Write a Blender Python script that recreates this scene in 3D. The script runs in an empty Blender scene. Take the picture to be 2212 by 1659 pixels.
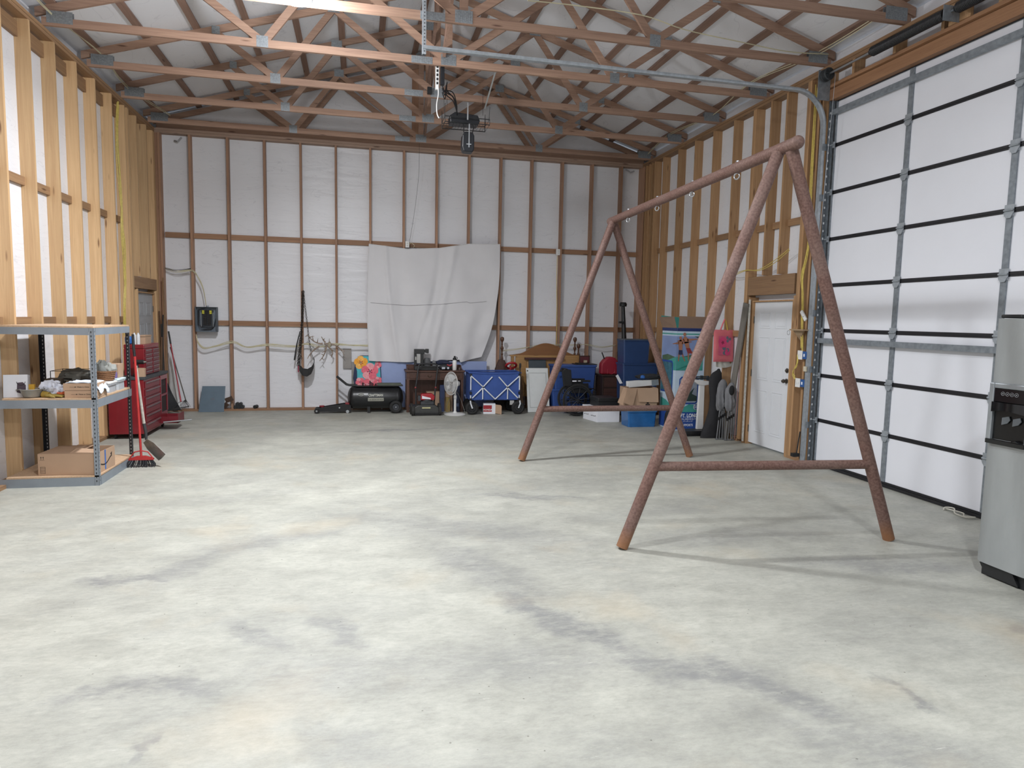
import bpy, bmesh, math, random
from mathutils import Vector, Matrix, noise

# ---------------------------------------------------------------- camera, world, lights, exposure
F_PX, CX, CY = 1457.34, 1106.0, 829.5          # focal length and centre for the 2212x1659 frame
YAW, PITCH, ROLL, EYE = math.radians(12.8542), math.radians(-5.5735), math.radians(1.1406), 1.765
_fw = Vector((math.sin(YAW)*math.cos(PITCH), math.cos(YAW)*math.cos(PITCH), math.sin(PITCH)))
_r0 = Vector((math.cos(YAW), -math.sin(YAW), 0)); _u0 = _r0.cross(_fw)
_rt = _r0*math.cos(ROLL) + _u0*math.sin(ROLL); _up = -_r0*math.sin(ROLL) + _u0*math.cos(ROLL)
scene = bpy.context.scene
COL = scene.collection
cd = bpy.data.cameras.new('camera'); cam = bpy.data.objects.new('camera', cd); COL.objects.link(cam)
cd.sensor_fit = 'HORIZONTAL'; cd.sensor_width = 36; cd.lens = F_PX/2212*36; cd.clip_start = .05
cam.matrix_world = Matrix(((_rt.x, _up.x, -_fw.x, 0), (_rt.y, _up.y, -_fw.y, 0), (_rt.z, _up.z, -_fw.z, EYE), (0, 0, 0, 1)))
scene.camera = cam
w = bpy.data.worlds.new('world'); scene.world = w; w.use_nodes = True
w.node_tree.nodes['Background'].inputs[0].default_value = (.8, .88, 1, 1)
w.node_tree.nodes['Background'].inputs[1].default_value = .3
vs = scene.view_settings; vs.view_transform = 'Standard'; vs.look = 'None'; vs.gamma = 1; vs.use_curve_mapping = False
vs.exposure = 0.04
LAMPS = [(-.58, 7.19, 4.84, 215), (-.58, 3.5, 4.84, 88), (1.45, .6, 4.84, 130)]   # shop lights under the trusses: x, y, z, watts
for lx, ly, lz, lw in LAMPS:
    ld = bpy.data.lights.new('shop_lamp', 'AREA'); ld.shape = 'DISK'; ld.size = .26; ld.energy = lw
    ld.color = (.94, .965, 1.0); ld.spread = math.radians(165)
    lo = bpy.data.objects.new('shop_lamp', ld); COL.objects.link(lo); lo.location = (lx, ly, lz - .09)
    pd_ = bpy.data.lights.new('shop_lamp_glow', 'POINT'); pd_.energy = lw*.78; pd_.shadow_soft_size = .12; pd_.color = (.94, .965, 1.0)
    po = bpy.data.objects.new('shop_lamp_glow', pd_); COL.objects.link(po); po.location = (lx, ly, lz - .22)

def ray(px, py): return _fw + _rt*((px-CX)/F_PX) - _up*((py-CY)/F_PX)
def _hit(px, py, ax, v):
    d = ray(px, py); o = Vector((0, 0, EYE)); return o + d*((v-o[ax])/d[ax])
def at(px, py, y): return _hit(px, py, 1, y)      # a measured point of the photo on the vertical plane at depth y
def atx(px, py, x): return _hit(px, py, 0, x)
def atz(px, py, z=0.0): return _hit(px, py, 2, z)

# ---------------------------------------------------------------- materials
MATS = {}
def _nodes(name):
    m = bpy.data.materials.new(name); m.use_nodes = True; n = m.node_tree
    return m, n, n.nodes['Principled BSDF']
def _n(nt, t, **kw):
    k = nt.nodes.new(t)
    for a, b in kw.items():
        if a.startswith('i_'):
            key = a[2:].replace('_', ' ')
            k.inputs[int(key) if key.isdigit() else key].default_value = b
        else: setattr(k, a, b)
    return k
def srgb(c):
    if isinstance(c, str): c = tuple(int(c[i:i+2], 16)/255 for i in (0, 2, 4))
    return tuple((x/12.92 if x <= .04045 else ((x+.055)/1.055)**2.4) for x in c[:3]) + (1,)
def mat(name, color, rough=.5, metal=0, var=.12, scale=8, bump=0, bscale=40, spec=None, trans=0, alpha=None, emit=None, estr=0, stretch=(1, 1, 1), coat=0):
    """plain coloured material with a little procedural variation"""
    if name in MATS: return MATS[name]
    m, t, b = _nodes(name); c = srgb(color)
    tc = _n(t, 'ShaderNodeTexCoord'); mp = _n(t, 'ShaderNodeMapping'); mp.inputs['Scale'].default_value = stretch
    t.links.new(tc.outputs['Object'], mp.inputs[0])
    nz = _n(t, 'ShaderNodeTexNoise', i_Scale=scale, i_Detail=4.0); t.links.new(mp.outputs[0], nz.inputs['Vector'])
    rp = _n(t, 'ShaderNodeValToRGB'); e = rp.color_ramp.elements
    e[0].position = .3; e[1].position = .7
    e[0].color = tuple(x*(1-var) for x in c[:3]) + (1,); e[1].color = tuple(min(1, x*(1+var)) for x in c[:3]) + (1,)
    t.links.new(nz.outputs['Fac'], rp.inputs[0]); t.links.new(rp.outputs[0], b.inputs['Base Color'])
    b.inputs['Roughness'].default_value = rough; b.inputs['Metallic'].default_value = metal
    if spec is not None: b.inputs['Specular IOR Level'].default_value = spec
    if trans: b.inputs['Transmission Weight'].default_value = trans
    if alpha is not None: b.inputs['Alpha'].default_value = alpha
    if coat: b.inputs['Coat Weight'].default_value = coat
    if emit: b.inputs['Emission Color'].default_value = srgb(emit); b.inputs['Emission Strength'].default_value = estr
    if bump:
        n2 = _n(t, 'ShaderNodeTexNoise', i_Scale=bscale, i_Detail=3.0); bp = _n(t, 'ShaderNodeBump', i_Strength=bump, i_Distance=.02)
        t.links.new(mp.outputs[0], n2.inputs['Vector']); t.links.new(n2.outputs['Fac'], bp.inputs['Height']); t.links.new(bp.outputs[0], b.inputs['Normal'])
    MATS[name] = m; return m
def wood(name, c1, c2, axis='Z', knots=True, rough=.62):
    if name in MATS: return MATS[name]
    m, t, b = _nodes(name)
    tc = _n(t, 'ShaderNodeTexCoord'); oi = _n(t, 'ShaderNodeObjectInfo')
    add = _n(t, 'ShaderNodeVectorMath', operation='ADD'); sc = _n(t, 'ShaderNodeVectorMath', operation='SCALE'); sc.inputs[0].default_value = (7, 13, 19)
    t.links.new(oi.outputs['Random'], sc.inputs['Scale']); t.links.new(tc.outputs['Object'], add.inputs[0]); t.links.new(sc.outputs[0], add.inputs[1])
    s = {'X': (.7, 22, 22), 'Y': (22, .7, 22), 'Z': (22, 22, .7)}[axis]
    mp = _n(t, 'ShaderNodeMapping'); mp.inputs['Scale'].default_value = s; t.links.new(add.outputs[0], mp.inputs[0])
    nz = _n(t, 'ShaderNodeTexNoise', i_Scale=1.6, i_Detail=7.0, i_Roughness=.6, i_Distortion=1.2); t.links.new(mp.outputs[0], nz.inputs['Vector'])
    rp = _n(t, 'ShaderNodeValToRGB'); e = rp.color_ramp.elements; e[0].position = .22; e[1].position = .74; e[0].color = srgb(c2); e[1].color = srgb(c1)
    t.links.new(nz.outputs['Fac'], rp.inputs[0]); out = rp.outputs[0]
    if knots:
        s2 = {'X': (1.6, 9, 9), 'Y': (9, 1.6, 9), 'Z': (9, 9, 1.6)}[axis]
        m2 = _n(t, 'ShaderNodeMapping'); m2.inputs['Scale'].default_value = s2; t.links.new(add.outputs[0], m2.inputs[0])
        vo = _n(t, 'ShaderNodeTexVoronoi', i_Scale=1.0); t.links.new(m2.outputs[0], vo.inputs['Vector'])
        kr = _n(t, 'ShaderNodeValToRGB'); k = kr.color_ramp.elements; k[0].position = .05; k[1].position = .13; k[0].color = (.22, .12, .08, 1); k[1].color = (1, 1, 1, 1)
        t.links.new(vo.outputs['Distance'], kr.inputs[0])
        mx = _n(t, 'ShaderNodeMix', data_type='RGBA', blend_type='MULTIPLY'); mx.inputs[0].default_value = .8
        t.links.new(out, mx.inputs[6]); t.links.new(kr.outputs[0], mx.inputs[7]); out = mx.outputs[2]
    mr = _n(t, 'ShaderNodeMapRange'); mr.inputs[3].default_value = .82; mr.inputs[4].default_value = 1.12; t.links.new(oi.outputs['Random'], mr.inputs[0])
    hs = _n(t, 'ShaderNodeHueSaturation'); t.links.new(mr.outputs[0], hs.inputs['Value']); t.links.new(out, hs.inputs['Color'])
    t.links.new(hs.outputs[0], b.inputs['Base Color']); b.inputs['Roughness'].default_value = rough
    bp = _n(t, 'ShaderNodeBump', i_Strength=.15, i_Distance=.01); t.links.new(nz.outputs['Fac'], bp.inputs['Height']); t.links.new(bp.outputs[0], b.inputs['Normal'])
    MATS[name] = m; return m
def film(name, color):
    """white foil faced insulation, wrinkled and a little shiny"""
    m, t, b = _nodes(name)
    tc = _n(t, 'ShaderNodeTexCoord'); mp = _n(t, 'ShaderNodeMapping'); mp.inputs['Scale'].default_value = (1, 1, 5); t.links.new(tc.outputs['Object'], mp.inputs[0])
    a = _n(t, 'ShaderNodeTexNoise', i_Scale=1.3, i_Detail=6.0, i_Distortion=.6); t.links.new(mp.outputs[0], a.inputs['Vector'])
    c = _n(t, 'ShaderNodeTexNoise', i_Scale=.6, i_Detail=3.0); t.links.new(tc.outputs['Object'], c.inputs['Vector'])
    rp = _n(t, 'ShaderNodeValToRGB'); e = rp.color_ramp.elements; k = srgb(color); e[0].position = .35; e[1].position = .65
    e[0].color = tuple(x*.93 for x in k[:3]) + (1,); e[1].color = k
    t.links.new(c.outputs['Fac'], rp.inputs[0])
    # fine crease lines
    w2 = _n(t, 'ShaderNodeMapping'); w2.inputs['Scale'].default_value = (.5, .5, 2.2); t.links.new(tc.outputs['Object'], w2.inputs[0])
    vo = _n(t, 'ShaderNodeTexNoise', i_Scale=2.2, i_Detail=2.0, i_Distortion=1.5); t.links.new(w2.outputs[0], vo.inputs['Vector'])
    sb = _n(t, 'ShaderNodeMath', operation='SUBTRACT'); sb.inputs[1].default_value = .5; t.links.new(vo.outputs['Fac'], sb.inputs[0])
    ab = _n(t, 'ShaderNodeMath', operation='ABSOLUTE'); t.links.new(sb.outputs[0], ab.inputs[0])
    cr = _n(t, 'ShaderNodeValToRGB'); q = cr.color_ramp.elements; q[0].position = 0; q[1].position = .006; q[0].color = (.86, .86, .87, 1); q[1].color = (1, 1, 1, 1)
    t.links.new(ab.outputs[0], cr.inputs[0])
    mx = _n(t, 'ShaderNodeMix', data_type='RGBA', blend_type='MULTIPLY'); mx.inputs[0].default_value = 1
    t.links.new(rp.outputs[0], mx.inputs[6]); t.links.new(cr.outputs[0], mx.inputs[7]); t.links.new(mx.outputs[2], b.inputs['Base Color'])
    b.inputs['Roughness'].default_value = .34; b.inputs['Specular IOR Level'].default_value = .35
    bp = _n(t, 'ShaderNodeBump', i_Strength=.35, i_Distance=.03); t.links.new(a.outputs['Fac'], bp.inputs['Height']); t.links.new(bp.outputs[0], b.inputs['Normal'])
    return m
def concrete():
    m, t, b = _nodes('concrete')
    tc = _n(t, 'ShaderNodeTexCoord')
    def nz(scale, det=5, dist=0, st=(1, 1, 1), rot=0, rough=.55, loc=(0, 0, 0)):
        mp = _n(t, 'ShaderNodeMapping'); mp.inputs['Scale'].default_value = st; mp.inputs['Rotation'].default_value = (0, 0, rot); mp.inputs['Location'].default_value = loc
        t.links.new(tc.outputs['Object'], mp.inputs[0])
        k = _n(t, 'ShaderNodeTexNoise', i_Scale=scale, i_Detail=float(det), i_Distortion=dist, i_Roughness=rough); t.links.new(mp.outputs[0], k.inputs['Vector']); return k.outputs['Fac']
    def ramp(src, p0, p1, c0, c1):
        r = _n(t, 'ShaderNodeValToRGB'); e = r.color_ramp.elements; e[0].position = p0; e[1].position = p1; e[0].color = c0 if len(c0) == 4 else c0 + (1,); e[1].color = c1 if len(c1) == 4 else c1 + (1,)
        t.links.new(src, r.inputs[0]); return r.outputs[0]
    def mix(mode, a, c, f=1.0):
        k = _n(t, 'ShaderNodeMix', data_type='RGBA', blend_type=mode)
        if isinstance(f, float): k.inputs[0].default_value = f
        else: t.links.new(f, k.inputs[0])
        for i, s in ((6, a), (7, c)):
            if isinstance(s, tuple): k.inputs[i].default_value = s
            else: t.links.new(s, k.inputs[i])
        return k.outputs[2]
    W = (1, 1, 1)
    base = ramp(nz(.7, 6, .1, rough=.6), .36, .64, srgb('a2a299'), srgb('b3b3a9'))
    mott = ramp(nz(3.0, 10, .15, (1, 1.6, 1), .2, .74), .36, .60, (.83, .83, .825), (1.05, 1.05, 1.045))
    col = mix('MULTIPLY', base, mott)
    col = mix('MULTIPLY', col, ramp(nz(16, 9, .1, (1, 2.2, 1), .25, .8), .36, .56, (.86, .86, .86), (1.03, 1.03, 1.03)))
    # greyish veil where traffic has rubbed the slab
    fine = nz(9, 8, .1, (1, 3.4, 1), .3, .8)
    a = _n(t, 'ShaderNodeMath', operation='MULTIPLY'); t.links.new(ramp(nz(.55, 6, .3, (1.0, 1.9, 1), .35, .65, (3.1, 1.7, 0)), .46, .66, (0, 0, 0), (.6, .6, .6)), a.inputs[0]); t.links.new(ramp(fine, .38, .60, (.15, .15, .15), W), a.inputs[1])
    col = mix('MIX', col, srgb('868783'), a.outputs[0])
    # the long dark drag marks, those by the swing legs partly cast shadow painted in, each where it lies on the slab (ends measured on the floor), half width, strength
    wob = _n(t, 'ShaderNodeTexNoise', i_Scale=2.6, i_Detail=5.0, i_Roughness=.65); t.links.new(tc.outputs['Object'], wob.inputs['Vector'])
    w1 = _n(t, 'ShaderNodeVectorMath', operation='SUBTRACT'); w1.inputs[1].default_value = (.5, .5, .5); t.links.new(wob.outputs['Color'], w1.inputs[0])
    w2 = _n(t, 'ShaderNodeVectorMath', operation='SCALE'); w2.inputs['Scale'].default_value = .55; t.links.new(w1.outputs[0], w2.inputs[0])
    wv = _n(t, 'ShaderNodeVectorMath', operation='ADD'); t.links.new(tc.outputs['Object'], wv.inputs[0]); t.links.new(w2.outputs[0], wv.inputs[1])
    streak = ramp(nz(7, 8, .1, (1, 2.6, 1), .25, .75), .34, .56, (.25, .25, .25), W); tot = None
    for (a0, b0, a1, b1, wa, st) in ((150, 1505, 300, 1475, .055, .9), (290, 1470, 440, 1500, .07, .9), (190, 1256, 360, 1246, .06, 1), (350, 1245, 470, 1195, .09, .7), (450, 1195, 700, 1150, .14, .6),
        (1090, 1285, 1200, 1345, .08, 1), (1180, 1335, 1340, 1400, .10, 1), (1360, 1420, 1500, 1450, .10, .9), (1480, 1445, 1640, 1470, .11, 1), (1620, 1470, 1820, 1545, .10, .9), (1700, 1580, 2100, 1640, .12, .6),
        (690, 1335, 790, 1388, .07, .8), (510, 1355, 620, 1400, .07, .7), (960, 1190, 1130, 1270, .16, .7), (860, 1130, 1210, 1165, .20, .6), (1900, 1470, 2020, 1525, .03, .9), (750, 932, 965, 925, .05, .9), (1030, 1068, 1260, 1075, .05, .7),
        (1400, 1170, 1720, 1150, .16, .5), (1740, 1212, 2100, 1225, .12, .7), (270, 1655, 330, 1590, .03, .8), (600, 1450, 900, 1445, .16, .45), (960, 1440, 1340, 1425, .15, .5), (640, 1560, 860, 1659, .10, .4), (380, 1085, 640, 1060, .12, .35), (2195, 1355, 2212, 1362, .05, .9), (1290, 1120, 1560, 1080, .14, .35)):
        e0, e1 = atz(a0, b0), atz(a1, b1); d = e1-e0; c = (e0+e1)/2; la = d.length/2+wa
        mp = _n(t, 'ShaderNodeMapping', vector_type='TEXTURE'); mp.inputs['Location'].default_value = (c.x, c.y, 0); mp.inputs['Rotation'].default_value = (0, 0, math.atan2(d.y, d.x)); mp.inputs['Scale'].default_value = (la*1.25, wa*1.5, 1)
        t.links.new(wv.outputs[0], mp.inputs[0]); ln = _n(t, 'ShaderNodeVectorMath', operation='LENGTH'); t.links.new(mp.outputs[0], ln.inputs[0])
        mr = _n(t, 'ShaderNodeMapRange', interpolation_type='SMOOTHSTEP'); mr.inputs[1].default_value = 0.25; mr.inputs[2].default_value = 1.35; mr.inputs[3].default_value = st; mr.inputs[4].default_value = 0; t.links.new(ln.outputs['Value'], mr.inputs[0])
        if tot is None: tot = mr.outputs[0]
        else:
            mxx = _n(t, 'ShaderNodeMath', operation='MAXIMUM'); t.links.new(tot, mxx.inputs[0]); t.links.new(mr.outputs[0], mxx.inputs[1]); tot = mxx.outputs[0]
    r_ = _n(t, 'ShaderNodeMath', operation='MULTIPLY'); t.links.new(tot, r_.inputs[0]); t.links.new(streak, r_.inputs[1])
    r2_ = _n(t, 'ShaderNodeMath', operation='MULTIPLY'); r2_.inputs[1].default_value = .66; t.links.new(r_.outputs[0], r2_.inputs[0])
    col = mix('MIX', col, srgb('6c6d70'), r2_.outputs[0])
    # ochre tint patches
    col = mix('MIX', col, srgb('b8a88c'), ramp(nz(1.1, 6, .2, loc=(7, 3, 0)), .56, .78, (0, 0, 0), (.4, .4, .4)))
    # pale scratches
    sc = nz(5, 5, 0, (1.2, 9, 1), .25, .85)
    col = mix('MIX', col, srgb('cfcec6'), ramp(sc, .62, .70, (0, 0, 0), (.6, .6, .6)))
    sp = _n(t, 'ShaderNodeTexVoronoi', i_Scale=9.0); t.links.new(tc.outputs['Object'], sp.inputs['Vector'])
    col = mix('MULTIPLY', col, ramp(sp.outputs['Distance'], .035, .05, (.55, .55, .53), W))
    t.links.new(col, b.inputs['Base Color'])
    rg = ramp(nz(2.5, 6, .3), .3, .7, (.42, .42, .42), (.68, .68, .68)); t.links.new(rg, b.inputs['Roughness'])
    bp = _n(t, 'ShaderNodeBump', i_Strength=.12, i_Distance=.01); t.links.new(nz(18, 8, .3, rough=.7), bp.inputs['Height']); t.links.new(bp.outputs[0], b.inputs['Normal'])
    return m

# ---------------------------------------------------------------- mesh building
def frame(u, v, w, o=(0, 0, 0)):
    u, v, w, o = Vector(u), Vector(v), Vector(w), Vector(o)
    return Matrix(((u.x, v.x, w.x, o.x), (u.y, v.y, w.y, o.y), (u.z, v.z, w.z, o.z), (0, 0, 0, 1)))
def rot(o, z=0, x=0, y=0):
    return Matrix.Translation(Vector(o)) @ Matrix.Rotation(math.radians(z), 4, 'Z') @ Matrix.Rotation(math.radians(y), 4, 'Y') @ Matrix.Rotation(math.radians(x), 4, 'X')
def _perp(d):
    a = Vector((0, 0, 1)) if abs(d.z) < .9 else Vector((1, 0, 0))
    u = d.cross(a).normalized(); return u, d.cross(u).normalized()
class MB:
    def __init__(s, M=None): s.v = []; s.f = []; s.M = M or Matrix()
    def add(s, vs, fs):
        n = len(s.v); s.v += [s.M @ Vector(v) for v in vs]; s.f += [[i+n for i in f] for f in fs]; return s
    def box(s, a, b, M=None):
        x0, y0, z0 = a; x1, y1, z1 = b
        vs = [(x0, y0, z0), (x1, y0, z0), (x1, y1, z0), (x0, y1, z0), (x0, y0, z1), (x1, y0, z1), (x1, y1, z1), (x0, y1, z1)]
        if M: vs = [M @ Vector(v) for v in vs]
        return s.add(vs, [(0, 3, 2, 1), (4, 5, 6, 7), (0, 1, 5, 4), (1, 2, 6, 5), (2, 3, 7, 6), (3, 0, 4, 7)])
    def tube(s, pts, r, seg=10, cap=True):
        pts = [Vector(p) for p in pts]; n = len(pts); rs = r if isinstance(r, (list, tuple)) else [r]*n
        vs = []; u = None
        for i, p in enumerate(pts):
            d = (pts[min(i+1, n-1)] - pts[max(i-1, 0)]).normalized()
            if u is None: u, _ = _perp(d)
            u = (u - d*u.dot(d)).normalized(); v = d.cross(u)
            vs += [p + (u*math.cos(2*math.pi*k/seg) + v*math.sin(2*math.pi*k/seg))*rs[i] for k in range(seg)]
        fs = [(i*seg+k, i*seg+(k+1) % seg, (i+1)*seg+(k+1) % seg, (i+1)*seg+k) for i in range(n-1) for k in range(seg)]
        if cap: fs += [tuple(range(seg-1, -1, -1)), tuple((n-1)*seg+k for k in range(seg))]
        return s.add(vs, fs)
    def cyl(s, a, b, r, r2=None, seg=20): return s.tube([a, b], [r, r if r2 is None else r2], seg)
    def lathe(s, prof, o=(0, 0, 0), axis=(0, 0, 1), seg=24):
        """prof: (radius, height) pairs along axis"""
        o = Vector(o); d = Vector(axis).normalized(); u, v = _perp(d); vs = []
        for r, h in prof: vs += [o + d*h + (u*math.cos(2*math.pi*k/seg) + v*math.sin(2*math.pi*k/seg))*max(r, 1e-4) for k in range(seg)]
        n = len(prof); fs = [(i*seg+k, (i+1)*seg+k, (i+1)*seg+(k+1) % seg, i*seg+(k+1) % seg) for i in range(n-1) for k in range(seg)]
        fs += [tuple(range(seg)), tuple((n-1)*seg+k for k in range(seg-1, -1, -1))]
        return s.add(vs, fs)
    def ball(s, c, r, seg=16, sc=(1, 1, 1)):
        c = Vector(c); m = seg//2; vs = []
        for i in range(1, m):
            a = math.pi*i/m; vs += [c + Vector((math.sin(a)*math.cos(2*math.pi*k/seg)*sc[0], math.sin(a)*math.sin(2*math.pi*k/seg)*sc[1], math.cos(a)*sc[2]))*r for k in range(seg)]
        vs += [c + Vector((0, 0, r*sc[2])), c - Vector((0, 0, r*sc[2]))]; t = len(vs)
        fs = [(i*seg+k, (i+1)*seg+k, (i+1)*seg+(k+1) % seg, i*seg+(k+1) % seg) for i in range(m-2) for k in range(seg)]
        fs += [(t-2, k, (k+1) % seg) for k in range(seg)] + [(t-1, (m-2)*seg+(k+1) % seg, (m-2)*seg+k) for k in range(seg)]
        return s.add(vs, fs)
    def torus(s, c, R, r, axis=(0, 0, 1), seg=28, sg=10, a0=0, a1=360):
        c = Vector(c); d = Vector(axis).normalized(); u, v = _perp(d); full = a1-a0 >= 360
        n = seg if full else seg+1; pts = [c + (u*math.cos(math.radians(a0+(a1-a0)*i/seg)) + v*math.sin(math.radians(a0+(a1-a0)*i/seg)))*R for i in range(n)]
        if not full: return s.tube(pts, r, sg)
        vs = []
        for i, p in enumerate(pts):
            o = (p-c).normalized(); vs += [p + (o*math.cos(2*math.pi*k/sg) + d*math.sin(2*math.pi*k/sg))*r for k in range(sg)]
        return s.add(vs, [(i*sg+k, ((i+1) % n)*sg+k, ((i+1) % n)*sg+(k+1) % sg, i*sg+(k+1) % sg) for i in range(n) for k in range(sg)])
    def prism(s, pts, ext):
        """polygon (3-D points in order) pushed along ext"""
        ext = Vector(ext); pts = [Vector(p) for p in pts]; n = len(pts)
        nr = Vector((0, 0, 0))
        for i in range(n): nr += pts[i].cross(pts[(i+1) % n])
        if nr.dot(ext) > 0: pts = pts[::-1]
        vs = pts + [p+ext for p in pts]
        return s.add(vs, [tuple(range(n)), tuple(range(2*n-1, n-1, -1))] + [(i, i+n, (i+1) % n+n, (i+1) % n) for i in range(n)])
    def board(s, a, b, w, t, n=(0, 1, 0)):
        """straight timber from a to b, w wide in the plane across n, t thick along n"""
        a, b, n = Vector(a), Vector(b), Vector(n).normalized(); d = (b-a).normalized(); n = (n - d*n.dot(d)).normalized(); q = n.cross(d)
        vs = [p + q*(i*w/2) + n*(j*t/2) for p in (a, b) for i, j in ((-1, -1), (1, -1), (1, 1), (-1, 1))]
        return s.add(vs, [(0, 1, 2, 3), (7, 6, 5, 4), (0, 4, 5, 1), (1, 5, 6, 2), (2, 6, 7, 3), (3, 7, 4, 0)])
    def sheet(s, fn, nu, nv, th=0.0):
        """grid surface from fn(u,v); th closes it into a thick skin"""
        P = [[Vector(fn(i/nu, j/nv)) for j in range(nv+1)] for i in range(nu+1)]
        vs = [p for r in P for p in r]; W = nv+1
        fs = [(i*W+j, (i+1)*W+j, (i+1)*W+j+1, i*W+j+1) for i in range(nu) for j in range(nv)]
        if th:
            N = len(vs); off = []
            for i in range(nu+1):
                for j in range(nv+1):
                    a = P[min(i+1, nu)][j]-P[max(i-1, 0)][j]; b = P[i][min(j+1, nv)]-P[i][max(j-1, 0)]; off.append(P[i][j] - a.cross(b).normalized()*th)
            vs += off; fs += [tuple(N+k for k in f[::-1]) for f in fs]
            e = [(i*W, (i+1)*W) for i in range(nu)] + [((i+1)*W+nv, i*W+nv) for i in range(nu)] + [(j+1, j) for j in range(nv)] + [(nu*W+j, nu*W+j+1) for j in range(nv)]
            fs += [(a, a+N, b+N, b) for a, b in e]
        return s.add(vs, fs)
WLOC = {}
def wloc(o): return WLOC.get(o.name, Vector((0, 0, 0)))
def build(name, mb, m, parent=None, smooth=False, bevel=0, origin=None, bseg=2):
    if parent is not None: o0 = wloc(parent)
    elif origin is not None: o0 = Vector(origin)
    else:
        xs = [v.x for v in mb.v]; ys = [v.y for v in mb.v]; zs = [v.z for v in mb.v]
        o0 = Vector(((min(xs)+max(xs))/2, (min(ys)+max(ys))/2, min(zs)))
    me = bpy.data.meshes.new(name); me.from_pydata([v-o0 for v in mb.v], [], mb.f); me.materials.append(m)
    if smooth:
        me.polygons.foreach_set('use_smooth', [True]*len(me.polygons)); me.set_sharp_from_angle(angle=math.radians(38))
    me.update()
    o = bpy.data.objects.new(name, me); COL.objects.link(o); WLOC[o.name] = o0
    if parent is not None: o.parent = parent
    else: o.location = o0
    if bevel:
        b = o.modifiers.new('edge', 'BEVEL'); b.width = bevel; b.segments = bseg; b.limit_method = 'ANGLE'; b.angle_limit = math.radians(40)
    return o
def tag(o, label, cat, group=None):
    o['label'] = label; o['category'] = cat
    if group: o['group'] = group
    return o
def thing(name, label, cat, loc, group=None):
    o = bpy.data.objects.new(name, None); COL.objects.link(o); o.location = loc; o.empty_display_size = .1; WLOC[o.name] = Vector(loc)
    return tag(o, label, cat, group)
def one(name, mb, m, label, cat, group=None, **kw): return tag(build(name, mb, m, **kw), label, cat, group)
def struct(name, mb, m, **kw):
    o = build(name, mb, m, **kw); o['kind'] = 'structure'; return o
def root_struct(name, loc=(0, 0, 0)):
    o = bpy.data.objects.new(name, None); COL.objects.link(o); o.location = loc; WLOC[o.name] = Vector(loc); o['kind'] = 'structure'; return o
def kids(o): return [c for c in bpy.data.objects if c.parent == o]
def copy_tree(o, loc=None, label=None, group=None, parent=None, rotz=0):
    c = o.copy(); COL.objects.link(c); c.parent = parent
    if loc is not None: c.location = loc; WLOC[c.name] = Vector(loc)
    if rotz: c.rotation_euler = (0, 0, rotz)
    if label: c['label'] = label
    if group: c['group'] = group
    for k in kids(o): copy_tree(k, parent=c)
    return c
def letters(txt, size, o, right, up, m, parent, name='lettering', align='CENTER', depth=.0015, bold=0.0, sx=1.0):
    """solid letters standing on a surface: o is the middle of the line"""
    cu = bpy.data.curves.new(name, 'FONT'); cu.body = txt; cu.size = size; cu.align_x = align; cu.align_y = 'CENTER'; cu.extrude = depth/2; cu.offset = bold; cu.resolution_u = 3
    tmp = bpy.data.objects.new(name, cu); COL.objects.link(tmp); bpy.context.view_layer.update()
    me = bpy.data.meshes.new_from_object(tmp.evaluated_get(bpy.context.evaluated_depsgraph_get())); bpy.data.objects.remove(tmp)
    r, u = Vector(right).normalized(), Vector(up).normalized(); n = r.cross(u)
    mb = MB(); M = frame(r*sx, u, n, o); mb.v = [M @ v.co for v in me.vertices]; mb.f = [list(p.vertices) for p in me.polygons]
    bpy.data.meshes.remove(me)
    return build(name, mb, m, parent)
# ---------------------------------------------------------------- the building shell
D, XL, XR, ZT = 12.88, -3.38, 5.52, 4.865
PANEL = .14; YB = -2.2
wd = dict(
 studL=wood('stud_pine_up', 'dab78a', 'c09a70', 'Z'), studB=wood('stud_brown_up', 'b08a6e', '8e6a54', 'Z'),
 studR=wood('stud_right_up', 'bd986f', '9b7450', 'Z'), lumX=wood('lumber_x', 'b0907a', '87695a', 'X'), lumY=wood('lumber_y', '97796a', '735b4d', 'Y'),
 girtX=wood('blocking_x', 'a88262', '7e5c47', 'X'), girtY=wood('blocking_y', 'a5835f', '7f6048', 'Y'), plate=wood('plate_x', 'a68d7c', '816958', 'X'))
white_film = film('insulation_film', 'e4e5e9')
metal_plate = mat('galvanised_plate', '8f9599', .45, .55, var=.2, scale=60)
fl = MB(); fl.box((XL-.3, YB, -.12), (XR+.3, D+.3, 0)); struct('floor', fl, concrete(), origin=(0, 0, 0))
def roof_z(x): return 5.02 + .30*(4.35 - abs(x-1.097)) if True else 0      # lower edge of the top chord
CXR = 1.097
# --- back wall
back_x = [-2.835 + .6096*k for k in range(14)]
S = .019
wb = struct('wall_back', MB().box((XL-.3, D+PANEL, 0), (XR+.3, D+PANEL+.03, ZT+.0)), white_film, origin=(0, D+PANEL, 0))
gp = MB().prism([(XL-.3, D+PANEL, ZT), (XR+.3, D+PANEL, ZT), (XR+.3, D+PANEL, 5.0), (CXR, D+PANEL, 6.5), (XL-.3, D+PANEL, 5.0)], (0, .03, 0))
build('gable_panel', gp, white_film, wb)
for i, x in enumerate(back_x):
    build('stud', MB().box((x-S, D, .038), (x+S, D+PANEL, ZT-.076)), wd['studB'], wb)
for x0, x1 in ((XL, XL+.038), (XL+.042, XL+.08), (XR-.02, XR+.018),):
    build('stud', MB().box((x0, D, .038), (x1, D+PANEL, ZT-.076)), wd['studB'], wb)
build('corner_post', MB().box((XR-.02, D-.14, .038), (XR+.0, D-.001, ZT-.08)), wd['studB'], wb)
xs = [XL+.08] + back_x + [XR-.0]
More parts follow.
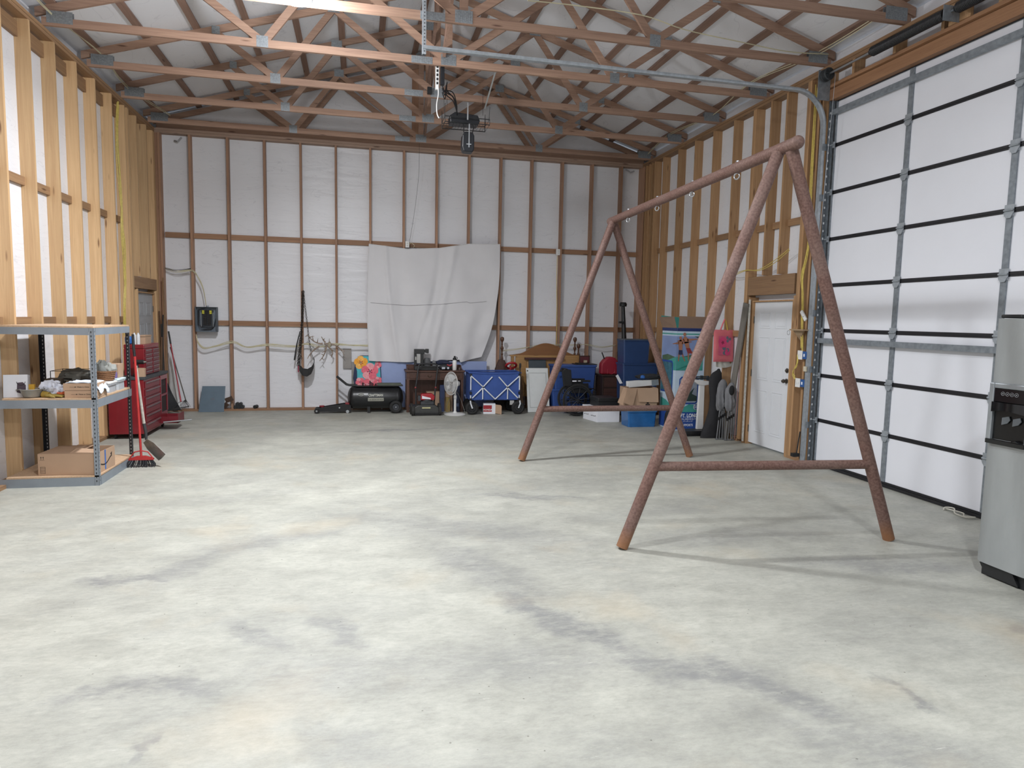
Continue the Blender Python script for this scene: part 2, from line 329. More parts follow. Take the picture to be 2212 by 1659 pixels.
for z in (1.575, 3.095):
    for a, b in zip(xs, xs[1:]):
        build('blocking', MB().box((a+S, D+.10, z-.045), (b-S, D+PANEL-.001, z+.045)), wd['girtX'], wb)
build('sill_plate', MB().box((XL, D, 0), (XR, D+PANEL-.001, .038)), wd['girtX'], wb)
build('top_plate', MB().box((XL, D, ZT-.076), (XR, D+PANEL-.001, ZT-.039)), wd['plate'], wb)
build('top_plate', MB().box((XL, D-.004, ZT-.037), (XR, D+PANEL-.001, ZT)), wd['plate'], wb)
# --- left wall
wl = struct('wall_left', MB().box((XL-PANEL-.03, YB, 0), (XL-PANEL, 11.78, 5.05)).box((XL-PANEL-.03, 12.7, 0), (XL-PANEL, D+.2, 5.05)).box((XL-PANEL-.03, 11.78, 2.06), (XL-PANEL, 12.7, 5.05)), white_film, origin=(XL-PANEL, 0, 0))
ls = [7.78+.6096*k for k in range(-12, 6)]            # up to 10.75
def studL(y, z0=.038, z1=ZT-.076, t=.038): build('stud', MB().box((XL-PANEL+.001, y-t/2, z0), (XL, y+t/2, z1)), wd['studL'], wl)
for y in ls: studL(y)
for y in (11.38, 11.50, 11.54, 12.78, 12.82, D-.02): studL(y)
for y in (11.72, 12.74): studL(y, .0, 2.11)
for y in (11.92, 12.42): studL(y, 2.31)
build('door_header', MB().box((XL-.10, 11.54, 2.12), (XL-.001, 12.76, 2.30)), wd['girtY'], wl)
ys = ls + [11.38, 11.52]
for z in (1.63, 3.12):
    for a, b in zip(ys, ys[1:]):
        build('blocking', MB().box((XL-PANEL+.001, a+S, z-.045), (XL-.10, b-S, z+.045)), wd['girtY'], wl)
for a, b in zip(ys, ys[1:]):
    build('blocking', MB().box((XL-PANEL+.001, a+S, 4.60), (XL-.10, b-S, 4.755)), wd['girtY'], wl)
build('top_plate', MB().box((XL-PANEL+.001, YB, ZT-.076), (XL, D-.001, ZT-.039)), wd['girtY'], wl)
build('top_plate', MB().box((XL-PANEL+.001, YB, ZT-.037), (XL+.004, D-.01, ZT)), wd['girtY'], wl)
build('sill_plate', MB().box((XL-PANEL+.001, YB, 0), (XL, 11.70, .038)), wd['girtY'], wl)
# --- right wall: entry door y 7.84-8.80, overhead door y 3.72-7.38
GY0, GY1, GZ = 3.70, 7.38, 4.46
wr = struct('wall_right', MB().box((XR+PANEL, 8.80, 0), (XR+PANEL+.03, D+.2, 5.05)).box((XR+PANEL, 7.84, 2.09), (XR+PANEL+.03, 8.80, 5.05)).box((XR+PANEL, GY1, 0), (XR+PANEL+.03, 7.84, 5.05))
   .box((XR+PANEL, GY0, GZ+.02), (XR+PANEL+.03, GY1, 5.05)).box((XR+PANEL, YB, 0), (XR+PANEL+.03, GY0, 5.05)), white_film, origin=(XR+PANEL, 0, 0))
def studR(y, z0=.038, z1=ZT-.076, t=.038, x0=0): build('stud', MB().box((XR+x0, y-t/2, z0), (XR+PANEL-.001, y+t/2, z1)), wd['studR'], wr)
rs = [11.93-.6096*k for k in range(5)]                  # 11.93 .. 9.49
for y in rs + [12.54, 12.30, 12.42, 12.70, D-.02, D-.06]: studR(y)
for y in (8.93, 8.97, 7.76, 7.72): studR(y)
for y in (8.84, 7.80): studR(y, 0, 2.13)
for y in (8.55, 8.20): studR(y, 2.43)
for y in (7.54, 7.46, 7.42): studR(y)
studR(7.40, 0, GZ, .03)
build('door_header', MB().box((XR+.0, 7.82, 2.16), (XR+.10, 8.90, 2.42)), wd['girtY'], wr)
for z in (1.60, 3.11):
    for a, b in zip([D-.06, 12.54]+rs+[8.97], [12.54]+rs+[8.97]):
        if z > 2 or b > 8.8: build('blocking', MB().box((XR+.10, b+S, z-.045), (XR+PANEL-.001, a-S, z+.045)), wd['girtY'], wr)
for a, b in ((8.91, 8.57), (8.53, 8.22), (8.18, 7.78)): build('blocking', MB().box((XR+.10, b, 3.065), (XR+PANEL-.001, a, 3.155)), wd['girtY'], wr)
build('top_plate', MB().box((XR, YB, ZT-.076), (XR+PANEL-.001, D-.001, ZT-.039)), wd['girtY'], wr)
build('top_plate', MB().box((XR-.004, YB, ZT-.037), (XR+PANEL-.001, D-.01, ZT)), wd['girtY'], wr)
build('sill_plate', MB().box((XR, 8.98, 0), (XR+PANEL-.001, D-.001, .038)).box((XR, 7.41, 0), (XR+PANEL-.001, 7.78, .038)), wd['girtY'], wr)
build('overhead_door_header', MB().box((XR+.01, GY0, GZ-.02), (XR+.10, GY1+.02, GZ+.11)), wood('header_fir', 'a97f5c', '865f42', 'Y'), wr)
build('overhead_door_header', MB().box((XR-.03, GY0, GZ+.114), (XR+.12, GY1+.02, GZ+.15)), wood('header_fir', 'a97f5c', '865f42', 'Y'), wr)
for y in (6.98, 6.37, 5.76, 5.15, 4.54): studR(y, GZ+.152)
build('spring_pad', MB().box((XR-.035, 5.42, GZ+.152), (XR-.002, 5.66, ZT-.08)), wd['studR'], wr)
build('trim_board', MB().box((XR-.002, 7.385, .04), (XR+.0, 7.44, GZ)), wd['studR'], wr)
# --- front wall behind the viewer, side walls close to it
struct('wall_front', MB().box((XL-.3, YB-.03, 0), (XR+.3, YB, 6.3)), white_film, origin=(0, YB, 0))
# --- roof
ce = MB()
def rz(x, d=0): return 5.02 + .30*(4.35-abs(x-CXR)) + .093 + .040 + d
for sgn in (-1, 1):
    e = CXR + sgn*4.75
    ce.prism([(CXR, YB-.02, rz(CXR)), (e, YB-.02, rz(e)), (e, YB-.02, rz(e)+.05), (CXR, YB-.02, rz(CXR)+.05)], (0, D+.2-YB, 0))
cl = struct('ceiling', ce, white_film, origin=(CXR, 0, 5))
for sgn in (-1, 1):
    for k in range(8):
        u = .12 + .61*k; x = CXR + sgn*u; n = Vector((sgn*.30, 0, 1)).normalized(); z = rz(x, -.021)
        build('purlin', MB().board((x, YB, z), (x, D+.13, z), .089, .037, n), wd['lumY'], cl)
# --- roof trusses
def make_truss(y):
    t = thing('roof_truss', '', 'roof truss', (CXR, y, ZT), 'timber roof trusses across the building')
    H = .038; lo = ZT+.0445
    def P(u, z): return (CXR+u, y, z)
    def zt(u): return 5.02+.30*(4.35-abs(u))
    build('bottom_chord', MB().board(P(-4.48, lo), P(-.34, lo), .089, H), wd['lumX'], t)
    build('bottom_chord', MB().board(P(-.339, lo), P(4.48, lo), .089, H), wd['lumX'], t)
    for s in (-1, 1):
        build('top_chord', MB().prism([P(s*4.55, zt(4.55)-.0), P(0, zt(0)), P(0, zt(0)+.093), P(s*4.55, zt(4.55)+.093)], (0, H, 0)), wd['lumX'], t)
        for a, b in ((2.15, 1.44), (2.22, 2.93), (.06, 1.40)):
            build('web', MB().board(P(s*a, lo+.045), P(s*b, zt(b)), .085, H-.002), wd['lumX'], t)
        for u, z, w_, h_ in ((2.19, lo+.02, .13, .13), (4.30, lo+.05, .26, .13), (1.42, zt(1.42)+.03, .16, .12), (2.93, zt(2.93)+.03, .10, .10)):
            build('gusset_plate', MB().box((CXR+s*u-w_/2, y-H/2-.002, z-h_/2), (CXR+s*u+w_/2, y-H/2, z+h_/2)).box((CXR+s*u-w_/2, y+H/2+.001, z-h_/2), (CXR+s*u+w_/2, y+H/2+.003, z+h_/2)), metal_plate, t)
    build('king_post', MB().board(P(0, lo+.045), P(0, zt(0)+.04), .089, H-.002, (0, 1, 0)), wd['lumX'], t)
    for u, z, w_, h_ in ((-.33, lo, .26, .085), (0, lo+.03, .19, .13), (0, zt(0)+.03, .2, .12)):
        g = MB().box((CXR+u-w_/2, y-H/2-.002, z-h_/2), (CXR+u+w_/2, y-H/2, z+h_/2))
        for k in range(9): g.box((CXR+u-w_/2+.012+k*w_/9.2, y-H/2-.004, z-h_/2+.008), (CXR+u-w_/2+.017+k*w_/9.2, y-H/2-.002, z+h_/2-.008))
        build('gusset_plate', g, metal_plate, t)
    return t
TY = [12.55, 11.27, 9.99, 8.72, 7.47, 6.25]
tr = make_truss(TY[0])
words = ['closest to the back wall gable', 'second out from the back wall, above the hanging black speaker', 'third out from the back wall, behind the wire basket',
         'fourth out from the back wall, carrying the white power strip', 'beside the bright shop light at the galvanised track end', 'with its heel showing above the door drum at the photo top']
for i, y in enumerate(TY):
    o = tr if i == 0 else copy_tree(tr, (CXR, y, ZT))
    o['label'] = 'timber roof truss ' + words[i]
# gable end framing against the back wall
gt = MB()
for s in (-1, 1):
    gt.prism([(CXR+s*4.5, D+.02, 4.93), (CXR, D+.02, 6.28), (CXR, D+.02, 6.37), (CXR+s*4.5, D+.02, 5.02)], (0, .038, 0))
    gt.board((CXR+s*2.15, D+.04, 4.95), (CXR+s*1.44, D+.04, 5.85), .085, .036); gt.board((CXR+s*2.22, D+.04, 4.95), (CXR+s*2.93, D+.04, 5.42), .085, .036); gt.board((CXR+s*.06, D+.04, 4.95), (CXR+s*1.40, D+.04, 5.86), .085, .036)
gt.board((CXR-4.45, D+.04, ZT+.046), (CXR+4.45, D+.04, ZT+.046), .089, .038)
build('gable_truss', gt, wd['lumX'], wb)
build('gable_post', MB().box((CXR-.13, D+.06, ZT+.002), (CXR+.0, D+.13, 6.3)).box((CXR+.01, D+.062, ZT+.002), (CXR+.08, D+.13, 6.3)), wd['studB'], wb)
# ridge braces between trusses
for i, (y0, z0, y1, z1, xo) in enumerate(((12.45, 5.0, 10.05, 6.2, .06), (10.0, 6.2, 7.6, 4.99, .06), (8.70, 5.0, 6.3, 6.2, -.06), (11.2, 5.0, 8.80, 6.2, -.06))):
    one('ridge_brace', MB().board((CXR+xo, y0, z0), (CXR+xo, y1, z1), .089, .036, (1, 0, 0)), wd['lumY'],
        'diagonal ridge brace ' + ['board rising from the truss nearest the back wall', 'sloping down towards the truss by the galvanised track', 'rising from the truss with the outlet strip towards the camera', 'crossing between the second and fourth trusses from the back wall'][i], 'brace', 'ridge braces')
# --- doors
door_white = mat('door_paint', 'dfe2e6', .38, var=.03, scale=2)
def panel_door(name, x, y0, y1, z0, z1, face, m, knob):
    """six panel slab in a side wall; face = +1 looks to +x"""
    d = root_struct(name, (x, (y0+y1)/2, z0)); t = .04
    b = MB().box((x-t/2, y0, z0), (x+t/2, y1, z1))
    W, H = y1-y0, z1-z0; sx = x + face*t/2
    for (a0, a1) in ((.16, .44), (.56, .84)):
        for (h0, h1) in ((.09, .39), (.46, .76), (.82, .93)):
            ya, yb, za, zb = y0+a0*W, y0+a1*W, z0+h0*H, z0+h1*H
            for (p, q) in (((ya, za), (yb, za+.012)), ((ya, zb-.012), (yb, zb)), ((ya, za+.012), (ya+.012, zb-.012)), ((yb-.012, za+.012), (yb, zb-.012))):
                b.box((min(sx, sx+face*.006), p[0], p[1]), (max(sx, sx+face*.006), q[0], q[1]))
            b.prism([(sx, ya+.03, za+.03), (sx, yb-.03, za+.03), (sx, yb-.03, zb-.03), (sx, ya+.03, zb-.03)], (face*.005, 0, 0))
    build('door_slab', b, m, d, bevel=.002)
    kb = mat('dark_nickel', '6f6a63', .3, .9)
    for z, r in knob:
        k = MB(); yk = y0+.075
        k.lathe([(.033, 0), (.033, .008), (.012, .012), (.012, .03 if r > .02 else .014), (r, .04 if r > .02 else .02), (r*1.05, .055 if r > .02 else .026), (r*.7, .072 if r > .02 else .03), (0, .075 if r > .02 else .031)], (sx, yk, z), (face, 0, 0))
        build('door_knob' if r > .02 else 'deadbolt', k, kb, d, smooth=True)
    hg = MB()
    for z in (z0+.2, z0+H/2, z1-.25): hg.box((min(sx, sx+face*.012), y1-.004, z-.05), (max(sx, sx+face*.012), y1+.018, z+.05))
    build('hinge', hg, kb, d)
    j = MB(); q = (x-.055, x+.055)
    j.box((q[0], y0-.022, 0), (q[1], y0-.003, z1+.022)).box((q[0], y1+.003, 0), (q[1], y1+.022, z1+.022)).box((q[0], y0-.003, z1+.004), (q[1], y1+.003, z1+.022))
    build('door_jamb', j, wd['studR'], d)
    return d
panel_door('door_2', XR+.075, 7.865, 8.775, .03, 2.06, -1, door_white, ((1.0, .026), (1.14, .016)))
build('trim_strip', MB().box((XR-.012, 8.80, .03), (XR-.002, 8.84, 2.1)), mat('peeling_white_paint', 'd3d2cb', .8, var=.25, scale=30), wr)
d1 = panel_door('door_1', XL-.075, 11.80, 12.68, .03, 2.05, 1, mat('door_grey', 'a9abae', .5, var=.03), ((1.0, .026),))
# --- overhead door
dk = mat('joint_black', '1b1b1f', .5, var=.1); gal = mat('galvanised', '858c92', .42, .3, var=.2, scale=25); galL = mat('galvanised_bright', 'a4abb1', .38, .4, var=.15, scale=25)
sec_m = mat('door_section_white', 'e6e8ee', .45, var=.02, scale=1.5)
od = root_struct('door_3', (XR+.1, (GY0+GY1)/2, 0)); X0 = XR+.105
nsec = 8; hs = (GZ-.03)/nsec; step = .56
zs_ = [.03, .57, 1.13, 1.69, 2.24, 2.80, 3.36, 3.92, GZ+.02]
for a, b in zip(zs_, zs_[1:]):
    build('door_section', MB().box((X0, GY0, a+.004), (X0+.035, GY1, b-.004)), sec_m, od)
for z in zs_[1:-1]: build('joint_strip', MB().box((X0-.006, GY0, z-.022), (X0-.0005, GY1-.02, z+.022)).box((X0-.012, GY0, z-.004), (X0-.006, GY1-.02, z+.004)), dk, od)
build('bottom_seal', MB().box((X0-.02, GY0, 0.004), (X0+.03, GY1, .035)).box((X0-.012, GY0, .037), (X0-.002, GY1, .06)), dk, od)
build('top_seal', MB().box((XR+.085, GY0, GZ-.03), (XR+.099, GY1, GZ-.0)), dk, od)
for y in (4.965, 6.20):
    for a, b in zip(zs_, zs_[1:]): build('stile', MB().box((X0-.016, y-.03, a+.03), (X0-.001, y+.03, b-.03)), gal, od)
    for z in zs_[1:-1]:
        build('hinge', MB().box((X0-.022, y-.045, z-.05), (X0-.017, y+.045, z+.05)).cyl((X0-.028, y-.045, z), (X0-.028, y+.045, z), .009, seg=8).prism([(X0-.03, y-.05, z-.02), (X0-.03, y-.02, z-.07), (X0-.03, y+.02, z-.07), (X0-.03, y+.05, z-.02)], (.006, 0, 0)), galL, od)
for a, b in zip(zs_, zs_[1:]): build('end_stile', MB().box((X0-.022, GY1-.055, a+.03), (X0-.001, GY1-.002, b-.03)), gal, od)
for z in zs_[1:-1]: build('roller', MB().box((X0-.045, GY1-.07, z-.035), (X0-.024, GY1+.0, z+.035)).cyl((X0-.05, GY1-.07, z), (X0-.05, GY1+.045, z), .008, seg=8), galL, od)
for z in (1.565, 4.30): build('strut', MB().box((X0-.07, GY0, z-.03), (X0-.066, GY1-.03, z+.03)).box((X0-.066, GY0, z+.022), (X0-.024, GY1-.03, z+.03)).box((X0-.066, GY0, z-.03), (X0-.024, GY1-.03, z-.022)), gal, od)
def ext(px0, py0, px1, py1, y):
    mx, my = (px0+px1)/2, (py0+py1)/2
    return at(px0, my, y).x, at(px1, my, y).x, at(mx, py1, y).z, at(mx, py0, y).z     # x0, x1, z0, z1
black = mat('black_plastic', '1d1e20', .45, var=.15); blackm = mat('black_enamel', '1a1b1d', .3, var=.15); steel = mat('bright_steel', 'b4b8bb', .28, .9)
chrome = mat('chrome', 'c9cccf', .15, 1); rubber = mat('tyre_rubber', '222222', .8, bump=.2, bscale=60); white_p = mat('white_plastic', 'e4e4e2', .4, var=.03)
card = mat('cardboard', 'b0937a', .85, var=.06, scale=3); card2 = mat('cardboard_brown', '8d7563', .85, var=.06, scale=3); card_in = mat('cardboard_inside', '6c5646', .9)
paper_w = mat('white_paper', 'e2e4ea', .7, var=.03); ink = mat('black_ink', '1c1a19', .7); romex = mat('yellow_cable', 'c9b45c', .5, var=.15, scale=30)
romexw = mat('cream_cable', 'c4bd9e', .5, var=.1); wire_b = mat('black_cable', '1e1d20', .5)
def pipe_mat():
    m, t, b = _nodes('rusty_pipe'); tc = _n(t, 'ShaderNodeTexCoord'); sp = _n(t, 'ShaderNodeSeparateXYZ'); ge = _n(t, 'ShaderNodeNewGeometry')
    t.links.new(ge.outputs['Position'], sp.inputs[0])
    n1 = _n(t, 'ShaderNodeTexNoise', i_Scale=60.0, i_Detail=5.0); n2 = _n(t, 'ShaderNodeTexNoise', i_Scale=3.0, i_Detail=4.0)
    for n in (n1, n2): t.links.new(tc.outputs['Object'], n.inputs['Vector'])
    r = _n(t, 'ShaderNodeValToRGB'); e = r.color_ramp.elements; e[0].position = .36; e[1].position = .66; e[0].color = srgb('54403a'); e[1].color = srgb('856c63'); t.links.new(n1.outputs['Fac'], r.inputs[0])
    r2 = _n(t, 'ShaderNodeValToRGB'); e = r2.color_ramp.elements; e[0].position = .4; e[1].position = .7; e[0].color = srgb('6d4a40'); e[1].color = srgb('7f675e'); t.links.new(n2.outputs['Fac'], r2.inputs[0])
    mx = _n(t, 'ShaderNodeMix', data_type='RGBA'); mx.inputs[0].default_value = .45; t.links.new(r.outputs[0], mx.inputs[6]); t.links.new(r2.outputs[0], mx.inputs[7])
    ad = _n(t, 'ShaderNodeMath', operation='MULTIPLY_ADD'); ad.inputs[1].default_value = .22; t.links.new(n2.outputs['Fac'], ad.inputs[0]); t.links.new(sp.outputs['Z'], ad.inputs[2])
    rr = _n(t, 'ShaderNodeValToRGB'); e = rr.color_ramp.elements; e[0].position = .16; e[1].position = .30; e[0].color = (.85, .85, .85, 1); e[1].color = (0, 0, 0, 1); t.links.new(ad.outputs[0], rr.inputs[0])
    m3 = _n(t, 'ShaderNodeMix', data_type='RGBA'); m3.inputs[7].default_value = srgb('8d6240'); t.links.new(rr.outputs[0], m3.inputs[0]); t.links.new(mx.outputs[2], m3.inputs[6])
    t.links.new(m3.outputs[2], b.inputs['Base Color']); b.inputs['Roughness'].default_value = .62; b.inputs['Metallic'].default_value = .15
    bp = _n(t, 'ShaderNodeBump', i_Strength=.22, i_Distance=.003); t.links.new(n1.outputs['Fac'], bp.inputs['Height']); t.links.new(bp.outputs[0], b.inputs['Normal']); return m
pipe = pipe_mat()
# ---------------------------------------------------------------- swing frame
sw = thing('swing_set', 'large rusty brown pipe A-frame swing set with empty eye rings, standing on open floor', 'swing frame', (3.12, 6.4, 0))
A0, A1 = Vector((3.13, 4.50, 3.085)), Vector((3.13, 8.26, 3.015))
build('top_beam', MB().tube([A0, A1], .047, 20).ball(A0, .05, 18).ball(A1, .05, 18), pipe, sw, smooth=True)
def leg(top, foot): build('leg', MB().tube([top, foot], .046, 20), pipe, sw, smooth=True)
dirb = (A1-A0).normalized()
F = [Vector((1.985, 4.77, -.0)), Vector((4.275, 4.60, 0)), Vector((1.965, 8.02, 0)), Vector((4.235, 7.98, 0))]
tops = [A0+dirb*.20, A0+dirb*.09, A1-dirb*.12, A1-dirb*.07]
for i, (t_, f_) in enumerate(zip(tops, F)): leg(t_ + Vector(((-.02 if i % 2 == 0 else .02), 0, -.03)), f_ + (f_-t_).normalized()*-.012)
def on_leg(i, z): t_, f_ = tops[i], F[i]; return f_ + (t_-f_)*(z/t_.z)
for i in (0, 2): build('crossbar', MB().tube([on_leg(i, .645), on_leg(i+1, .645)], .037, 18), pipe, sw, smooth=True)
for px, py in ((1357, 471), (1419.5, 445), (1495, 414.6), (1592, 375.5)):
    # place each ring along the beam by its measured distance
    p = atx(px, py, 3.13); s = (p-A0).dot(dirb); c = A0+dirb*s
    build('eye_ring', MB().torus(c-Vector((0, 0, .070)), .025, .006, (1, .5, 0), 18, 8).cyl(c-Vector((0, 0, .05)), c+Vector((0, 0, .056)), .008, seg=10).cyl(c+Vector((0, 0, .045)), c+Vector((0, 0, .058)), .014, seg=6), steel, sw, smooth=True)
# ---------------------------------------------------------------- refrigerator
ssm = mat('worn_stainless', '9fa3a3', .42, .35, var=.1, scale=4, stretch=(1, 1, .3), bump=.05)
fr = thing('refrigerator', 'worn silver side-by-side refrigerator with black ice and water dispenser, beside the overhead door', 'refrigerator', (4.72, 3.4, 0))
FX, FY0, FY1 = 4.33, 2.93, 3.86
build('cabinet', MB().box((FX+.09, FY0+.01, .02), (FX+.78, FY1-.01, 1.825)), mat('fridge_side', '3b3d40', .5), fr, bevel=.008)
def fdoor(y0, y1, z0, z1):
    pr = [(FX+.085, y0), (FX+.022, y0), (FX+.004, y0+.03), (FX, y0+.09), (FX, y1-.09), (FX+.004, y1-.03), (FX+.022, y1), (FX+.085, y1)]
    return MB().prism([(x, y, z0) for x, y in pr], (0, 0, z1-z0))
fz = build('freezer_door', fdoor(3.475, FY1, .10, 1.83), ssm, fr, smooth=True); fd = build('fridge_door', fdoor(FY0, 3.465, .10, 1.83), ssm, fr, smooth=True)
for d_, y in ((fz, 3.482), (fd, 3.457)): build('handle', MB().box((FX-.012, y-.006, .35), (FX+.03, y+.006, 1.7)), ssm, d_, bevel=.003)
dz0, dz1, dy0, dy1 = .965, 1.385, 3.545, 3.845
fm = mat('silver_frame', '9fa5a9', .3, .6)
b = MB()
for a_, c_ in (((dy0, dz0), (dy0+.02, dz1)), ((dy1-.035, dz0), (dy1, dz1)), ((dy0+.02, dz1-.035), (dy1-.035, dz1))): b.box((FX-.022, a_[0], a_[1]), (FX+.01, c_[0], c_[1]))
ds = build('dispenser', b, fm, fz, bevel=.006)
gb = mat('gloss_black', '121416', .12)
build('control_panel', MB().box((FX-.016, dy0+.02, 1.255), (FX+.004, dy1-.035, dz1-.035)), gb, fz, bevel=.003)
b = MB().box((FX-.001, dy0+.02, dz0+.03), (FX+.004, dy1-.035, 1.255)); build('recess', b, mat('recess_black', '0c0d0e', .25), fz)
build('dispenser_hood', MB().sheet(lambda u, v: (FX-.018-.018*math.sin(math.pi*u), dy0+.02+u*(dy1-dy0-.055), 1.185+.07*v+.015*math.sin(math.pi*u)*(1-v)), 12, 3, .012), gb, fz, smooth=True)
for y in (3.71, 3.63): build('paddle', MB().prism([(FX-.014, y+.028, 1.15), (FX-.014, y-.02, 1.165), (FX-.014, y-.03, 1.14), (FX-.014, y-.012, 1.115), (FX-.014, y+.03, 1.10)], (.006, 0, 0)), mat('smoke_plastic', '5d6266', .2), fz)
b = MB()
for k in range(4): b.torus((FX-.017, 3.745-k*.033, 1.315), .0125, .0012, (1, 0, 0), 20, 6)
for k in range(4): b.cyl((FX-.0175, 3.745-k*.033, 1.315), (FX-.0165, 3.745-k*.033, 1.315), .004, seg=8)
build('button_icons', b, mat('icon_grey', '9a9da0', .4), fz)
build('drip_tray', MB().box((FX-.03, dy0+.01, dz0-.004), (FX+.0, dy1-.005, dz0+.028)).prism([(FX-.03, 3.66, dz0+.028), (FX-.03, 3.62, dz0+.045), (FX-.03, 3.58, dz0+.028)], (.03, 0, 0)), gb, fz, bevel=.004)
build('kick_plate', MB().box((FX+.05, FY0+.01, .0), (FX+.09, FY1-.015, .085)).prism([(FX+.02, FY1-.02, .09), (FX+.03, FY1-.06, .012), (FX+.06, FY1-.06, .0), (FX+.1, FY1-.02, .0), (FX+.1, FY1-.02, .09)], (0, -.25, 0)), black, fr)
build('hinge_cover', MB().box((FX+.02, FY1-.17, 1.833), (FX+.2, FY1-.015, 1.858)), black, fr, bevel=.008)
build('hinge_cover', MB().box((FX+.02, FY0+.015, 1.833), (FX+.2, FY0+.17, 1.858)), black, fr, bevel=.008)
# ---------------------------------------------------------------- overhead door hardware
t = thing('garage_door_track', 'long galvanised overhead door track, rising beside the door and curving in under the roof trusses', 'door track', (5.52, 7.41, 0))
TX, TYY, R_ = 5.50, 7.42, .40
pts = [Vector((TX, TYY, .02)), Vector((TX, TYY, 4.15))]
prof = [(-.022, -.012), (.022, -.012), (.028, .0), (.028, .010), (.022, .010), (.018, -.006), (-.018, -.006), (-.022, .010), (-.028, .010), (-.028, 0)]
pa = [((TX, z), (0, 1)) for z in (.02, 1.2, 2.4, 3.4, 4.15)]
for k in range(1, 9):
    a = math.radians(90*k/8); pa.append(((TX-R_+R_*math.cos(a), 4.15+R_*math.sin(a)), (-math.sin(a), math.cos(a))))
pa += [((4.6, 4.552), (-1, 0)), ((.66, 4.57), (-1, 0))]
b = MB(); vs = []
for (x, z), (dx, dz) in pa:
    nx, nz = dz, -dx                                     # outward normal of the curve
    vs += [(x+nx*q*1.5, TYY+p*1.3, z+nz*q*1.5) for p, q in [(-w_, h_) for w_, h_ in prof]]
n_ = len(prof); b.add(vs, [(i*n_+k, i*n_+(k+1) % n_, (i+1)*n_+(k+1) % n_, (i+1)*n_+k) for i in range(len(pa)-1) for k in range(n_)] + [tuple(range(n_)), tuple((len(pa)-1)*n_+k for k in range(n_-1, -1, -1))])
tk = build('track_channel', b, galL, t)
b = MB(); hb = MB()
b.box((TX+.03, 7.366, .02), (TX+.075, 7.369, 4.5)).box((TX+.075, 7.33, .02), (TX+.079, 7.369, 4.5))
build('flag_angle', b, mat('dark_galvanised', '666d73', .45, .3, var=.25, scale=30), t)
for k in range(46): hb.box((TX+.0285+.014, 7.3648, .1+k*.093), (TX+.0285+.030, 7.3668, .125+k*.093))
build('angle_holes', hb, mat('hole_light', 'd5d9dc', .6), t)
for z in (.5, 1.2, 1.9, 2.6, 3.3, 3.9): build('jamb_bracket', MB().box((TX-.02, 7.378, z-.04), (TX+.06, 7.382, z+.04)), gal, t)
b = MB(); b.box((.655, 7.40, 4.50), (.695, 7.404, 5.25)).box((.655, 7.404, 4.50), (.659, 7.44, 5.25)); hg = build('hanging_angle', b, galL, t)
hb = MB()
for k in range(20): hb.cyl((.677, 7.399, 4.53+k*.035), (.677, 7.3985, 4.53+k*.035), .006, seg=8)
build('angle_holes', hb, black, hg)
t = thing('torsion_spring_shaft', 'black torsion spring tube on a steel shaft above the white overhead door', 'door spring', (5.39, 5.5, 4.6))
SX, SZ = 5.385, 4.69
build('shaft', MB().cyl((SX, 7.34, SZ), (SX, 3.75, SZ), .0125, seg=12), steel, t, smooth=True)
b = MB()
for y0, y1 in ((6.55, 5.60), (5.48, 4.53)):
    b.tube([(SX, y0, SZ), (SX, y0-.03, SZ)], [.035, .05], 20)
    n = 60; prof_ = []
    for k in range(n*2+1): prof_.append((.048 if k % 2 else .052, k*(y0-y1-.03)/(n*2)))
    b.lathe(prof_, (SX, y0-.03, SZ), (0, -1, 0), 20)
build('spring', b, mat('spring_black', '17181b', .4), t)
b = MB(); b.lathe([(.02, -.02), (.062, -.02), (.072, -.01), (.066, .0), (.066, .05), (.072, .055), (.072, .065), (.02, .075), (0, .075)], (SX, 7.22, SZ), (0, 1, 0), 28)
for a in range(6): b.board((SX, 7.195, SZ), (SX+.055*math.cos(a*math.pi/3), 7.195, SZ+.055*math.sin(a*math.pi/3)), .012, .008, (0, 1, 0))
build('cable_drum', b, mat('drum_grey', '3e4245', .5, .5), t)
build('end_bearing_plate', MB().box((5.32, 7.315, 4.42), (5.485, 7.32, 4.76)), gal, t)
build('centre_bracket', MB().box((5.30, 5.535, 4.60), (5.482, 5.54, 4.74)), gal, t)
build('lift_cable', MB().tube([(5.46, 7.2, 4.69), (5.47, 7.36, 2.0), (5.47, 7.36, .1)], .0025, 6), steel, t)
# ---------------------------------------------------------------- shop lights
lm = mat('lamp_lens', 'ffffff', .3, emit='fff4ff', estr=14, var=0); hm = mat('lamp_housing', '2a2c30', .5, .4)
wl_ = ['near the galvanised track end', 'over the open floor', 'above the camera position']
for i, (lx, ly, lz, lw) in enumerate(LAMPS):
    c = thing('shop_light', 'round bright white LED shop light hung under the trusses ' + wl_[i], 'ceiling light', (lx, ly, lz), 'round LED shop lights')
    build('housing', MB().lathe([(.02, .17), (.05, .16), (.06, .09), (.13, .06), (.155, .0), (.15, -.03), (.0, -.03)], (lx, ly, lz), (0, 0, 1), 28), hm, c, smooth=True)
    build('lens', MB().lathe([(.0, -.031), (.14, -.031), (.13, -.05), (.08, -.065), (0, -.07)], (lx, ly, lz), (0, 0, 1), 28), lm, c, smooth=True)
    hang = (4.865 if abs(ly-7.19) > 1 else 4.865)
    build('hook', MB().torus((lx, ly, lz+.185), .018, .004, (0, 1, 0), 14, 6).cyl((lx, ly, lz+.20), (lx, ly, 5.9), .004, seg=6), steel, c)
